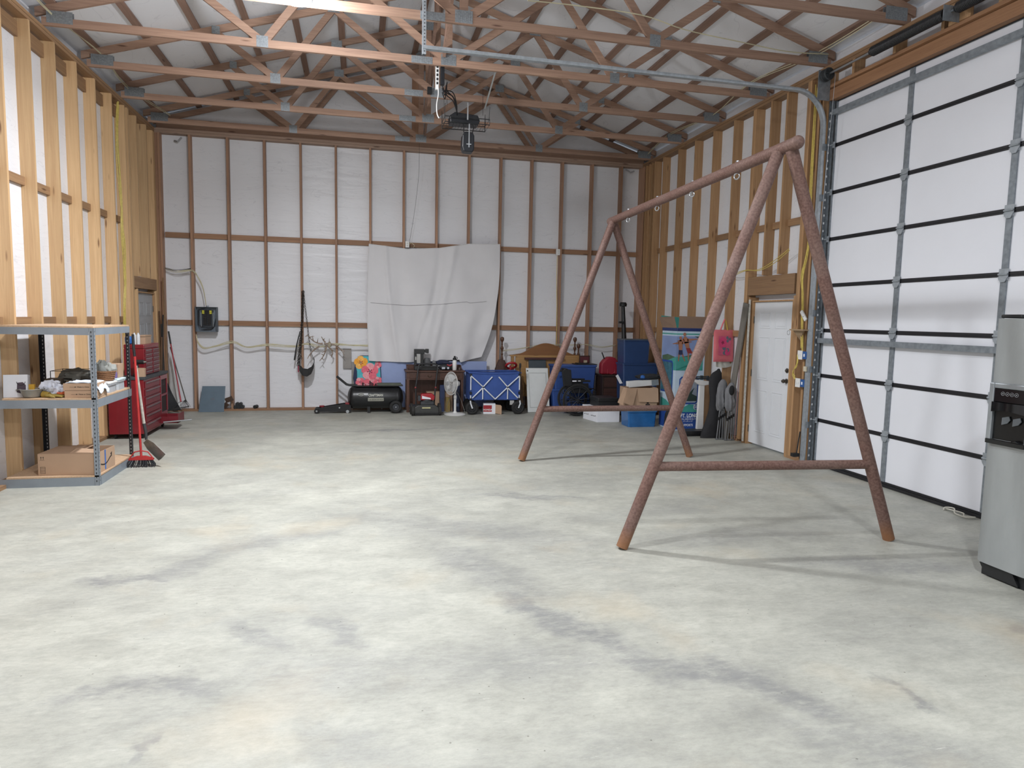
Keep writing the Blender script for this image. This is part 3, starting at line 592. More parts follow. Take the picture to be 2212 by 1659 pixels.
# ---------------------------------------------------------------- boltless shelving unit
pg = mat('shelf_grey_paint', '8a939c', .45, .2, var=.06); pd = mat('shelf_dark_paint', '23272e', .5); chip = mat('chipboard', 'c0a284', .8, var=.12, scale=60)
UX0, UX1, UY0, UY1 = -3.475, -2.555, 7.43, 8.50
un = thing('shelving_unit', 'grey steel boltless shelving unit with three chipboard shelves against the left studs', 'shelving', ((UX0+UX1)/2, (UY0+UY1)/2, 0))
def post(x, y, sx, sy, m, rear=False):
    """angle post whose corner is at x,y and whose flanges run along sx, sy"""
    b = MB().box((min(x, x+sx*.042), min(y, y+sy*.002), 0), (max(x, x+sx*.042), max(y, y+sy*.002), 1.585)).box((min(x, x+sx*.002), min(y, y+sy*.042), 0), (max(x, x+sx*.002), max(y, y+sy*.042), 1.585))
    p = build('post', b, m, un); h = MB()
    for k in range(38):
        z = .05+k*.0405
        yy = y-sy*.0008 if not rear else y+sy*.0028; xx = x+sx*.024; hx = x-sx*.0008; hy = y+sy*.022
        if rear: yy = y - .0008 if sy > 0 else y-.0028
        h.cyl((xx, yy-.0004, z), (xx, yy+.0004, z), .0055, seg=8).box((xx-.003, yy-.0004, z-.014), (xx+.003, yy+.0004, z))
        if not rear: h.cyl((hx-.0004, hy, z), (hx+.0004, hy, z), .0045, seg=8)
    build('post_slots', h, ink if not rear else mat('slot_light', 'cfd1d3', .8), p)
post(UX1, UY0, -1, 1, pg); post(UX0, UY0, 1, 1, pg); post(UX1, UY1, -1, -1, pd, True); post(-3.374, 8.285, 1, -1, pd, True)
for z, zt_ in ((.0, .088), (.79, .872), (1.515, 1.585)):
    for a_, c_ in (((UX0+.0, UY0-.003), (UX1-.043, UY0-.001)), ((UX1+.001, UY0+.043), (UX1+.003, UY1-.0)), ((XL+.003, UY1-.01), (UX1-.043, UY1-.008))):
        build('beam', MB().box((a_[0], a_[1], z), (c_[0], c_[1], zt_)), pg, un)
    build('shelf_board', MB().box((XL+.003, UY0-.0, zt_+.001), (UX1-.003, UY1-.003, zt_+.017)), chip, un)
SH0, SH1, SH2 = .105, .889, 1.602
# ---------------------------------------------------------------- red rolling tool chest
red = mat('tool_red', '7d1b24', .35, var=.06, coat=.3); redd = mat('tool_red_drawer', '6f1f28', .4, var=.08); trimg = mat('drawer_pull', '8d7d80', .35, .6)
tc_ = thing('tool_chest', 'red steel rolling tool cabinet with drawers and red top chest, behind the grey shelving unit', 'tool chest', (-3.1, 10.9, 0))
QX0, QX1, QY0, QY1 = -3.33, -2.88, 10.10, 11.25
build('cabinet_body', MB().box((QX0, QY0, .07), (QX1, QY1, .82)), red, tc_, bevel=.006)
build('cabinet_top', MB().box((QX0-.0, QY0-.01, .821), (QX1+.02, QY1+.01, .86)), mat('dark_mat_top', '3a3d40', .6), tc_, bevel=.006)
zz = [.10, .22, .34, .46, .58, .69, .80]
for a_, c_ in zip(zz, zz[1:]):
    d_ = build('drawer', MB().box((QX1+.001, QY0+.03, a_+.006), (QX1+.014, QY0+.72, c_-.006)), redd, tc_, bevel=.003)
    build('drawer_pull', MB().box((QX1+.014, QY0+.05, c_-.03), (QX1+.026, QY0+.70, c_-.018)), trimg, d_)
od_ = build('open_drawer', MB().box((QX1+.001, QY0+.76, .10), (QX1+.24, QY1-.04, .11)).box((QX1+.23, QY0+.76, .10), (QX1+.24, QY1-.04, .235)).box((QX1+.001, QY0+.76, .11), (QX1+.23, QY0+.77, .20)).box((QX1+.001, QY1-.05, .11), (QX1+.23, QY1-.04, .20)), redd, tc_)
build('side_bay', MB().box((QX1+.001, QY0+.76, .26), (QX1+.012, QY0+.80, .81)).box((QX1+.001, QY1-.06, .26), (QX1+.012, QY1-.02, .81)).box((QX1+.001, QY0+.80, .75), (QX1+.012, QY1-.06, .81)).box((QX1+.001, QY0+.80, .50), (QX1+.012, QY1-.06, .53)), red, tc_)
build('bay_back', MB().box((QX1+.0005, QY0+.80, .26), (QX1+.0008, QY1-.06, .75)), mat('bay_dark', '261416', .7), tc_)
for x, y in ((QX0+.06, QY0+.08), (QX1-.06, QY0+.08), (QX0+.06, QY1-.08), (QX1-.06, QY1-.08)):
    build('caster', MB().cyl((x-.014, y, .037), (x+.014, y, .037), .036, seg=16).box((x-.02, y-.02, .06), (x+.02, y+.02, .071)), rubber, tc_)
CX0, CX1, CY0, CY1 = -3.19, -2.93, 10.34, 11.05
ch = build('top_chest', MB().box((CX0, CY0, .861), (CX1, CY1, 1.235)), red, tc_, bevel=.006)
build('chest_lid', MB().box((CX0, CY0-.003, 1.236), (CX1+.004, CY1+.003, 1.295)), red, tc_, bevel=.012)
for a_, c_ in ((.87, .93), (.93, .99), (.99, 1.05), (1.05, 1.11), (1.11, 1.17), (1.17, 1.23)):
    for y0, y1 in ((CY0+.03, CY0+.33), (CY0+.38, CY1-.03)):
        d_ = build('drawer', MB().box((CX1+.001, y0, a_+.004), (CX1+.012, y1, c_-.004)), redd, ch, bevel=.002)
        MB_ = MB().box((CX1+.012, y0+.01, c_-.022), (CX1+.022, y1-.01, c_-.012)); build('drawer_pull', MB_, trimg, tc_)
one('silver_tool_bar', MB().tube([(-2.83, 10.80, .075+.05), (-2.45, 10.86, .10+.05)], .012, 10), steel, 'silver metal bar sticking out of the open bottom drawer of red tool cabinet', 'metal bar', smooth=True)
# things on the tool chest
one('can', MB().lathe([(.03, 0), (.045, .01), (.05, .05), (.05, .09), (.035, .11), (0, .112)], (-3.15, 10.45, 1.2955), (0, 0, 1)), mat('can_blue', '2d63a8', .4), 'blue round can with white mark on the red top chest', 'can', smooth=True)
for i in range(2): one('spray_can', MB().lathe([(.022, 0), (.022, .13), (.012, .145), (.01, .16), (0, .162)], (-3.07+.05*i, 10.42, 1.2955), (0, 0, 1), 14), mat('can_white', 'cfd3d6', .3), 'slim pale spray can on the red top chest, ' + ('next to blue can' if i == 0 else 'next to the small carton'), 'can', 'spray cans on the tool chest', smooth=True)
one('small_carton', MB().box((-3.05, 10.52, 1.2955), (-2.96, 10.80, 1.40)).box((-3.055, 10.51, 1.401), (-2.955, 10.81, 1.42)), card, 'small flat tan carton lying on the red top chest lid', 'box')
o = thing('cordless_drill', 'black cordless drill standing on the red tool cabinet beside the top chest', 'drill', (-2.95, 10.22, .861)); build('drill_body', MB().tube([(-3.03, 10.22, 1.06), (-2.90, 10.22, 1.06)], [.032, .03], 14).prism([(-3.02, 10.20, 1.05), (-2.98, 10.20, 1.05), (-2.95, 10.20, .90), (-2.99, 10.20, .90)], (0, .035, 0)).box((-3.03, 10.18, .8615), (-2.93, 10.26, .905)), black, o, bevel=.004); build('chuck', MB().tube([(-2.90, 10.22, 1.06), (-2.87, 10.22, 1.06)], [.02, .012], 12), mat('dark_nickel', '6f6a63', .3, .9), o)
# things on the shelving unit ------------------------------------------------
def carton(name, label, x0, x1, y0, y1, z0, h, m=card, group=None, rz=0, flaps=False, cat='box'):
    cxy = ((x0+x1)/2, (y0+y1)/2); o = thing(name, label, cat, (cxy[0], cxy[1], z0), group); M = rot((cxy[0], cxy[1], z0), rz); w_, d_ = (x1-x0)/2, (y1-y0)/2
    if flaps:
        t_ = .005
        build('carton_body', MB(M).box((-w_, -d_, 0), (w_, d_, t_)).box((-w_, -d_, t_), (-w_+t_, d_, h)).box((w_-t_, -d_, t_), (w_, d_, h)).box((-w_+t_, -d_, t_), (w_-t_, -d_+t_, h)).box((-w_+t_, d_-t_, t_), (w_-t_, d_, h)), m, o)
    else:
        build('carton_body', MB(M).box((-w_, -d_, 0), (w_, d_, h)), m, o, bevel=.002)
    return o, M, w_, d_
o, M, w_, d_ = carton('delivery_box', 'wide low brown delivery carton with blue tape and arrow logo on the bottom shelf', -3.11, -2.575, 7.475, 7.93, SH0+.001, .215, card, rz=-3, flaps=True)
tape = mat('blue_tape', '3f6fb5', .4)
build('tape', MB(M).box((w_+.0005, -.03, .01), (w_+.0015, .0, .215)).box((-w_+.03, -.03, .2165), (.0, .02, .2175)), tape, o)
build('top_flap', MB(M).box((-w_, -d_, .2155), (w_-.25, .0, .219)).box((-w_, .002, .2155), (w_-.2, d_, .2185)), card, o)
build('top_flap', MB(M).prism([(w_-.25, -d_, .216), (w_, -d_, .216), (w_-.02, -d_+.12, .235), (w_-.24, -d_+.15, .245)], (0, 0, .003)), card, o)
b = MB(M); ar = []
for k in range(9): a = k/8; ar.append((w_+.001, -.125+.26*a, .085-.035*math.sin(math.pi*min(1, a*1.1))+.04*a))
for p, q in zip(ar, ar[1:]): b.board(p, q, .012, .001, (1, 0, 0))
b.prism([(w_+.0007, .115, .15), (w_+.0007, .15, .165), (w_+.0007, .145, .115)], (.001, 0, 0))
b.box((-w_+.02, -d_-.0012, .155), (-w_+.06, -d_-.0003, .157))
for k in (0, 1):
    x = -w_+.03+.02*k; b.box((x-.0015, -d_-.0012, .162), (x+.0015, -d_-.0003, .182)).prism([(x-.006, -d_-.0012, .18), (x+.006, -d_-.0012, .18), (x, -d_-.0012, .192)], (0, .001, 0))
for k in range(5): b.box((-w_+.02, -d_-.0012, .02+k*.016), (-w_+.065, -d_-.0003, .0225+k*.016))
b.box((-w_+.02, -d_-.0012, .02), (-w_+.022, -d_-.0003, .087)).box((-w_+.063, -d_-.0012, .02), (-w_+.065, -d_-.0003, .087))
build('printed_marks', b, ink, o)
for i, (dz, off) in enumerate(((0, .01), (.073, 0))):
    o, M, w_, d_ = carton('flat_carton', 'flat brown carton on the middle shelf, ' + ('lower of the two stacked by front post' if i == 0 else 'upper of the two stacked, under the white cloth'), -2.86+off, -2.565+off, 7.46, 7.74, SH1+.001+dz, .07, card, 'two flat brown cartons', 2)
    letters('Made in China', .018, M @ Vector((.03, -d_-.001, .034)), M.to_3x3() @ Vector((1, 0, 0)), (0, 0, 1), ink, o)
    build('printed_arrow', MB(M).box((-.09, -d_-.0015, .033), (-.04, -d_-.0004, .0345)).prism([(-.045, -d_-.0012, .028), (-.03, -d_-.0012, .034), (-.045, -d_-.0012, .040)], (0, .001, 0)), ink, o)
carton('brown_carton', 'small open brown carton on the front edge of the red tool cabinet', -2.99, -2.87, 10.12, 10.18, .8615, .12, card, flaps=True)
random.seed(5)
def blob(c, s, seed, amp=.25, seg=26, flat=True, freq=2.2, z0=None):
    """crumpled soft lump"""
    b = MB(); b.ball((0, 0, 0), 1, seg); o = Vector((seed*3.1, seed*1.7, seed)); out = []
    for v in b.v:
        k = 1 + amp*(noise.noise(v*freq+o)+.5*noise.noise(v*freq*2.7+o)+.3*abs(noise.noise(v*freq*6+o))); q = Vector((v.x*s[0]*k, v.y*s[1]*k, v.z*s[2]*k))
        out.append(q)
    zb = -s[2]*.55 if flat else -9
    b.v = [Vector((q.x+c[0], q.y+c[1], max(q.z, zb)+c[2]-(zb if flat else 0))) for q in out]; return b
def sq(px, py, y): return at(px, py, y)
one('plastic_bag', blob((-3.03, 7.64, SH1+.001), (.10, .085, .095), 3, .5, 34, freq=2.8), mat('bag_white', 'dfe4f0', .45, bump=.4, bscale=30, var=.04), 'crumpled white plastic bag on the middle shelf behind work glove', 'plastic bag', smooth=True)
# clear bowl
b = MB().lathe([(.055, 0), (.075, .008), (.098, .075), (.108, .082), (.104, .086), (.094, .079), (.071, .014), (0, .012)], (-3.16, 7.53, SH1+.001), (0, 0, 1), 30)
for s in (-1, 1): b.box((-3.16+s*.118-.014, 7.51, SH1+.072), (-3.16+s*.118+.014, 7.55, SH1+.08))
one('plastic_bowl', b, mat('cloudy_plastic', '8d8c86', .25, alpha=.85, var=.08), 'cloudy grey clear plastic bowl with lip on the middle shelf front', 'bowl', smooth=True)
gl = thing('work_glove', 'tan and dark work glove lying at the middle shelf front edge', 'glove', (-2.96, 7.5, SH1+.001))
b = MB()
b.ball((-2.99, 7.50, SH1+.02), .045, 14, (1.2, .8, .45))
for k in range(4): b.tube([(-2.96, 7.48+.018*k, SH1+.022), (-2.90, 7.465+.022*k, SH1+.02), (-2.865, 7.455+.024*k, SH1+.014)], [.013, .011, .008], 8)
b.tube([(-2.98, 7.47, SH1+.02), (-2.955, 7.445, SH1+.016), (-2.925, 7.438, SH1+.013)], [.013, .011, .008], 8)
build('palm', b, mat('glove_tan', '8d7b3d', .9), gl, smooth=True); build('cuff', MB().tube([(-3.0, 7.51, SH1+.022), (-3.06, 7.53, SH1+.03)], [.03, .036], 12), mat('glove_cuff', 'a3883c', .9), gl, smooth=True)
one('orange_cord_coil', MB().torus((-2.90, 7.58, SH1+.013), .055, .011, (0, 0, 1), 26, 8).torus((-2.895, 7.585, SH1+.036), .055, .011, (0, 0, 1), 26, 8), mat('orange_rubber', 'd7693a', .5), 'bright orange coiled cord behind the work glove on the middle shelf', 'cord', smooth=True)
o = thing('product_box', 'white upright product box with a dark speaker picture at the left edge of middle shelf', 'box', (-3.30, 7.55, SH1+.001)); M = rot((-3.30, 7.52, SH1+.001), 12, x=-8)
build('carton_body', MB(M).box((-.10, -.0, 0), (.10, .09, .225)), paper_w, o, bevel=.002)
build('printed_picture', MB(M).prism([(.01, -.0012, .05), (.055, -.0012, .035), (.085, -.0012, .05), (.085, -.0012, .12), (.06, -.0012, .15), (.015, -.0012, .145)], (0, .001, 0)), mat('print_plum', '4a3c48', .5), o)
build('printed_handle', MB(M).torus((.045, -.002, .155), .035, .0022, (0, 1, 0), 20, 6, 0, 180), ink, o)
carton('yellow_packet', 'small yellow upright packet next to the white product box', -3.235, -3.17, 7.60, 7.64, SH1+.001, .12, mat('yellow_card', 'd9a83a', .6), rz=8)
carton('parts_box', 'dark brown small box stack behind the clear bowl, lower one', -3.15, -3.02, 7.80, 7.95, SH1+.001, .10, mat('old_card', '6c5138', .85), 'old boxes behind the clear bowl')
carton('parts_box', 'dark small box on top of the old brown box behind bowl', -3.16, -3.01, 7.80, 7.96, SH1+.102, .055, mat('old_card_dark', '4b4136', .85), 'old boxes behind the clear bowl', 4)
# black wire rack with dark bundle
o = thing('wire_rack', 'black wire rack holding dark folded things on the middle shelf', 'wire rack', (-2.98, 8.0, SH1+.001)); b = MB(); rx0, rx1, ry0, ry1 = -3.12, -2.76, 7.86, 8.16
for x in (rx0, rx1):
    for y in (ry0, ry1): b.cyl((x, y, SH1+.002), (x, y, SH1+.235), .004, seg=6)
for z in (SH1+.125, SH1+.235):
    b.tube([(rx0, ry0, z), (rx1, ry0, z), (rx1, ry1, z), (rx0, ry1, z), (rx0, ry0, z)], .003, 6)
for k in range(14): x = rx0+(rx1-rx0)*k/13; b.cyl((x, ry0, SH1+.125), (x, ry1, SH1+.125), .0018, seg=5)
build('wire_frame', b, black, o)
dkc = mat('dark_cloth', '5c5b55', .9, bump=.3, bscale=20); one('cloth_bundle', blob((-2.94, 8.0, SH1+.129), (.15, .13, .075), 8, .35), dkc, 'grey green crumpled cloth bundle on the black wire rack', 'cloth', smooth=True)
one('dark_bag', blob((-2.93, 8.0, SH1+.001), (.12, .12, .05), 12, .3), mat('dark_blue_cloth', '1d2733', .8, bump=.3), 'dark blue soft bag under the black wire rack', 'bag', smooth=True)
carton('grey_case', 'dark grey flat plastic case behind the orange cord', -2.98, -2.80, 7.68, 7.82, SH1+.001, .095, mat('case_grey', '4c5157', .4))
# basket with grey pouches
o = thing('wicker_basket', 'small round brown wicker basket on the white bin behind front post', 'basket', (-2.66, 8.02, SH1+.12)); bz = SH1+.12
wick = mat('wicker', '8a6446', .8, bump=.6, bscale=120, var=.3, scale=90); b = MB(); b.lathe([(.07, 0), (.082, .02), (.097, .1), (.102, .105), (.096, .108), (.09, .1), (.075, .02), (0, .01)], (-2.66, 8.02, bz), (0, 0, 1), 28)
build('basket_body', b, wick, o, smooth=True); b = MB()
for k in range(5): b.torus((-2.66, 8.02, bz+.015+k*.02), .083+.0035*k, .0055, (0, 0, 1), 30, 6)
build('basket_weave', b, wick, o, smooth=True)
one('grey_pouch', blob((-2.69, 8.03, bz+.012), (.08, .06, .13), 21, .3), mat('pouch_grey', '6b6d69', .7, bump=.2), 'grey stuffed fabric pouch standing in the wicker basket', 'pouch', smooth=True)
one('grey_pouch', blob((-2.62, 8.04, bz+.08), (.06, .05, .07), 27, .3), mat('pouch_light', '8d8f8a', .7, bump=.2), 'paler grey pouch with black flap leaning in the wicker basket', 'pouch', smooth=True)
# white bin and cloths
clear = mat('milky_bin', 'b9bec4', .25, alpha=.8, var=.05)
def bin_(name, label, x0, x1, y0, y1, z0, z1, m, lid, cat='storage bin', rz=0, rim=.012, group=None):
    c = ((x0+x1)/2, (y0+y1)/2); o = thing(name, label, cat, (c[0], c[1], z0), group); M = rot((c[0], c[1], z0), rz); w_, d_, h = (x1-x0)/2, (y1-y0)/2, z1-z0; k = .90
    lh = .02 if lid else 0; pts = []
    b = MB(M)
    def ring(sx, sy, z, r=.02): return [(sx-r, -sy, z), (sx, -sy+r, z), (sx, sy-r, z), (sx-r, sy, z), (-sx+r, sy, z), (-sx, sy-r, z), (-sx, -sy+r, z), (-sx+r, -sy, z)]
    R = [ring(w_*k, d_*k, 0), ring(w_-rim, d_-rim, h-lh-.02), ring(w_, d_, h-lh-.018), ring(w_, d_, h-lh), ring(w_-rim-.004, d_-rim-.004, h-lh), ring(w_*k-.006, d_*k-.006, .006)]
    vs = [p for r in R for p in r]; fs = [(i*8+j, i*8+(j+1) % 8, (i+1)*8+(j+1) % 8, (i+1)*8+j) for i in range(5) for j in range(8)] + [tuple(range(7, -1, -1)), tuple(40+j for j in range(8))]
    b.add(vs, fs); build('bin_body', b, m, o)
    if lid:
        lb = MB(M); L = [ring(w_+.004, d_+.004, h-lh+.001), ring(w_+.004, d_+.004, h-.004), ring(w_-.01, d_-.01, h)]; lb.add([p for r in L for p in r], [(i*8+j, i*8+(j+1) % 8, (i+1)*8+(j+1) % 8, (i+1)*8+j) for i in range(2) for j in range(8)] + [tuple(range(7, -1, -1)), tuple(16+j for j in range(8))])
        build('bin_lid', lb, lid, o)
    return o, M
bin_('storage_bin', 'small milky clear bin with white lid on the middle shelf under basket', -2.77, -2.57, 7.86, 8.10, SH1+.001, SH1+.119, clear, white_p)
bin_('storage_bin', 'small clear bin with bluish lid by rear post on middle shelf', -2.78, -2.57, 8.14, 8.38, SH1+.001, SH1+.13, clear, mat('lid_aqua', 'c9dadf', .4))
def drape(fn, nu=18, nv=24, th=.003): return MB().sheet(fn, nu, nv, th)
one('white_cloth', drape(lambda u, v: (-2.84+.30*u, 7.47+.27*v+.0*u, SH1+.1465+.006*abs(math.sin(9*u+5*v))+.004*math.sin(20*v)) if u < .85 else (-2.585+.05*min(1, (u-.85)*8)+.004*math.sin(22*v), 7.47+.27*v, SH1+.150-.62*(u-.85)*(1+.25*math.sin(9*v))), 40, 26), mat('cloth_blue_white', 'd3dce8', .8, bump=.2), 'pale blue white cloth draped over the two flat cartons', 'cloth', smooth=True)
one('purple_bottle', MB().lathe([(.028, 0), (.03, .05), (.02, .075), (.012, .085), (0, .086)], (-2.63, 8.20, SH1+.132), (0, 0, 1), 16), mat('purple_glass', '6a5a86', .2), 'small purple bottle standing on clear bin beside the wicker basket', 'bottle', smooth=True)
carton('brown_carton', 'plain brown carton at the back of the middle shelf beside rear post', -2.72, -2.60, 8.24, 8.40, SH1+.132, .15, card)
# broom, dust pan and shovel leaning at the shelf corner
o = thing('broom', 'red broom with black bristles leaning on the end of the grey shelving unit', 'broom', (-2.42, 8.25, 0))
redp = mat('red_plastic', 'b0302f', .4); p0, p1 = at(305, 985, 8.28), at(291, 770, 8.36); p2 = at(289, 755, 8.37); p3_ = at(287, 722, 8.38)
build('handle', MB().tube([p0, p1], .0125, 14), redp, o, smooth=True); build('grip', MB().tube([p1, p2, p3_], [.0135, .015, .014], 14), black, o, smooth=True)
bx_, by_ = p0.x, p0.y; b = MB()
b.prism([(bx_-.045, by_-.02, .125), (bx_+.045, by_-.02, .125), (bx_+.13, by_-.02, .095), (bx_+.13, by_-.02, .08), (bx_-.13, by_-.02, .08), (bx_-.13, by_-.02, .095)], (0, .04, 0))
for s in (-1, 1): b.tube([(bx_+s*.12, by_, .10), (bx_+s*.07, by_, .17), (bx_, by_, .185)], .007, 8)
build('broom_head', b, redp, o); b = MB(); random.seed(2)
for k in range(90):
    u = random.uniform(-1, 1); v = random.uniform(-1, 1); b.tube([(bx_+u*.12, by_+v*.017, .082), (bx_+u*.155, by_+v*.035-.01, .03), (bx_+u*.165-.01, by_+v*.045-.015, .003)], [.004, .0035, .002], 5)
br = build('bristles', b, mat('bristle_black', '25272b', .8), o); br['kind'] = 'stuff'
one('scoop_shovel', MB(), card, '', '') if False else None
o = thing('shovel', 'worn steel shovel with weathered wooden shaft beside the red broom', 'shovel', (-2.3, 8.35, 0)); q0, q1, q2 = at(294, 790, 8.42), at(311, 915, 8.40), at(316, 950, 8.39)
build('shaft', MB().tube([q0, q1], [.012, .017], 12), mat('grey_wood', 'a9a49b', .8, var=.2, scale=30), o, smooth=True)
build('socket', MB().tube([q1, q1*.5+q2*.5+Vector((.006, 0, 0)), q2], [.02, .017, .014], 12), mat('socket_black', '35373a', .5), o, smooth=True)
c0, c1 = at(313, 952, 8.39), at(350, 988, 8.27); dd = (c1-c0); sd = Vector((.5, -.62, .45)).normalized()*.10
def shv(u, v): p = c0.lerp(c1, u); return p + sd*(v-.5)*2*(.55+.45*min(1, u*3)) - Vector((.3, -.5, .5))*.03*math.sin(math.pi*v)+Vector((0, 0, .0))
mb_ = MB().sheet(shv, 10, 8, .002); zl = min(v.z for v in mb_.v)
build('blade', mb_, mat('worn_steel', '8b8b86', .45, .6, var=.25, scale=14), o, smooth=True)
# corner tools at the back left
o = thing('leaf_rake', 'wide black plastic leaf rake leaning in the back corner', 'rake', (-2.9, 12.5, 0)); a_, c_ = at(363, 755, 12.6), at(352, 600, 12.75); f0 = at(362, 828, 12.55)
build('handle', MB().tube([f0, c_], .013, 10), wood('rake_handle', '9c7a54', '6f5236', 'Z'), o, smooth=True); fb = MB()
l_, r_ = at(349, 889, 12.45), at(392, 886, 12.45)
fb.sheet(lambda u, v: f0.lerp(l_.lerp(r_, v), u) + Vector((0, -.03*math.sin(math.pi*u), .004*math.sin(v*60))), 10, 60, .006); build('rake_head', fb, mat('rake_black', '202224', .6), o)
o = thing('garden_rake', 'red handled garden rake leaning beside the black leaf rake', 'rake', (-2.75, 12.5, 0)); g0, g1 = at(391, 868, 12.42), at(364, 716, 12.80); gm = g1.lerp(g0, .18)
build('handle', MB().tube([g0, gm], .011, 10), mat('rake_red', '9d2531', .4), o, smooth=True); build('grip', MB().tube([gm, g1], .014, 10), black, o, smooth=True)
e0, e1 = at(372, 884, 12.38), at(408, 878, 12.40); b = MB().tube([e0, e1], .008, 8).tube([e0, e0.lerp(g0, .8)+Vector((0, 0, .02)), g0], .004, 6).tube([e1, e1.lerp(g0, .6)+Vector((0, 0, .05)), g0], .004, 6)
for k in range(13): p = e0.lerp(e1, k/12); b.tube([p, p+Vector((0, -.03, -.005)), p+Vector((0, -.04, -.03))], .0035, 6)
build('tines', b, mat('iron_grey', '3f3e3c', .6, .5), o)
o = thing('garden_hoe', 'old steel spring rake with thin tines leaning behind the red handled rake', 'rake', (-2.7, 12.5, 0)); h0, h1 = at(407, 884, 12.5), at(368, 750, 12.84)
build('handle', MB().tube([h0.lerp(h1, .12), h1], .010, 10), mat('dull_grey_pole', '5f5a55', .6), o, smooth=True); b = MB()
for k in range(11):
    q = at(386+k*2.6, 882-abs(k-5)*.6, 12.47); b.tube([h0.lerp(h1, .16), h0.lerp(h1, .1).lerp(q, .6)+Vector((0, -.02, .03)), q], .0025, 5)
build('tines', b, mat('iron_grey', '3f3e3c', .6, .5), o)
for i, (x0, y0, x1, y1, dep, r) in enumerate(((358, 868, 350, 700, 12.66, .016), (354, 872, 347, 672, 12.72, .013), (351, 868, 352, 680, 12.60, .012), (347, 874, 349, 728, 12.5, .018))):
    m_ = [mat('iron_grey', '3f3e3c', .6, .5), wood('dark_pole', '6d4c33', '49321f', 'Z'), mat('dark_pole_black', '2d2926', .6), wood('dark_pole', '6d4c33', '49321f', 'Z')][i]
    p = at(x0, y0, dep); p.z = 0.0; p1_ = at(x1, y1, dep+.12)
    p.x = max(p.x, XL+.04); p1_.x = max(p1_.x, XL+.03); p1_.y = min(p1_.y, 12.74)
    one('long_pole', MB().tube([p, p1_], r, 10), m_, ['thin iron bar', 'tall slim brown wooden pole', 'thin black pole', 'thick short dark wooden post'][i] + ' leaning in the back corner beside the grey door', 'pole', 'poles leaning in the back corner', smooth=True)
one('white_board', MB().prism([at(367, 850, 12.78), at(385, 884, 12.6), at(393, 884, 12.6), at(368, 768, 12.85)], (0, .012, 0)), white_p, 'narrow white board leaning behind the red handled rake', 'board')
# ================================================================ things along the back wall, from the left
X3, Y3, Z3 = Vector((1, 0, 0)), Vector((0, 1, 0)), Vector((0, 0, 1))
def P(x, y, z): return Vector((x, y, z))
# --- open breaker panel
o = thing('breaker_panel', 'open grey electrical breaker panel with yellow breakers on the back wall', 'breaker panel', (-2.615, 12.85, 1.42))
pc = mat('panel_grey', '6d7781', .5, .1); b = MB(); x0, x1, z0, z1, y0, y1 = -2.795, -2.435, 1.42, 1.855, 12.81, 12.91
b.box((x0, y1-.003, z0), (x1, y1, z1)).box((x0, y0, z0), (x0+.004, y1, z1)).box((x1-.004, y0, z0), (x1, y1, z1)).box((x0, y0, z0), (x1, y1, z0+.004)).box((x0, y0, z1-.004), (x1, y1, z1)); b.box((x0, y0, z0), (x0+.012, y0+.002, z1)).box((x1-.012, y0, z0), (x1, y0+.002, z1))
build('enclosure', b, pc, o); cxp = -2.61
build('bus_plate', MB().box((cxp-.10, y1-.03, z0+.08), (cxp+.10, y1-.004, z1-.05)), mat('bus_dark', '2f353c', .5), o)
b = MB()
for k in range(9):
    for s in (-1, 1): b.box((cxp+s*.035-.028, y1-.055, z0+.12+k*.03), (cxp+s*.035+.028, y1-.031, z0+.145+k*.03))
build('breakers', b, black, o)
b = MB()
for k in range(2):
    for s in (-1, 1): b.box((cxp+s*.06-.018, y1-.062, z1-.12+k*.032), (cxp+s*.06+.018, y1-.03, z1-.094+k*.032))
build('yellow_breakers', b, mat('breaker_yellow', 'c9c43e', .5), o)
b = MB()
for s in (-1, 1): b.box((cxp+s*.098-.004, y1-.05, z0+.09), (cxp+s*.098+.004, y1-.03, z1-.10))
b.cyl((-2.60, 12.86, z1), (-2.60, 12.86, z1+.025), .02, seg=14).cyl((-2.60, 12.86, z1+.004), (-2.60, 12.86, z1+.012), .028, seg=6)
build('metal_fittings', b, galL, o); b = MB()
for k in range(5): b.tube([(-2.60, 12.87, z1-.005), (x0+.03+.008*k, 12.87, z1-.05), (x0+.025+.007*k, 12.88, z0+.12), (x0+.06+.03*k, 12.87, z0+.03+.008*k), (cxp+.06+.01*k, 12.87, z0+.04+.006*k), (x1-.04, 12.88, z0+.11+.03*k)], .003, 6)
build('conductors', b, wire_b, o, smooth=True)
# --- cable runs
def cable(name, label, pts, r, m, n=1, dz=.014, group=None, hs=0):
    b = MB()
    for k in range(n):
        q = [Vector(p) + Vector((.004*math.sin(k*2), -.006*(k % 2)+hs*(k-n/2)*math.sin(.6+i*1.1+k*.7), dz*(k-n/2)*math.sin(1+i*.9+k))) for i, p in enumerate(pts)]
        s = []
        for i in range(len(q)-1):
            p0_, p1_, p2_, p3 = q[max(i-1, 0)], q[i], q[i+1], q[min(i+2, len(q)-1)]
            for j in range(5):
                t = j/5; s.append(.5*((2*p1_)+(p2_-p0_)*t+(2*p0_-5*p1_+4*p2_-p3)*t*t+(3*p1_-p0_-3*p2_+p3)*t**3))
        s.append(q[-1]); b.tube(s, r, 7)
    return one(name, b, m, label, 'cable', group, smooth=True)
yc = 12.86
cable('cable', 'cream cables arching from the corner stud down into the breaker panel', [at(358, 580, 12.93), at(385, 585, yc), at(415, 584, yc), at(428, 600, yc), at(438, 622, yc), at(443, 645, yc), at(445, 659, yc)], .005, romexw, 3, .02)
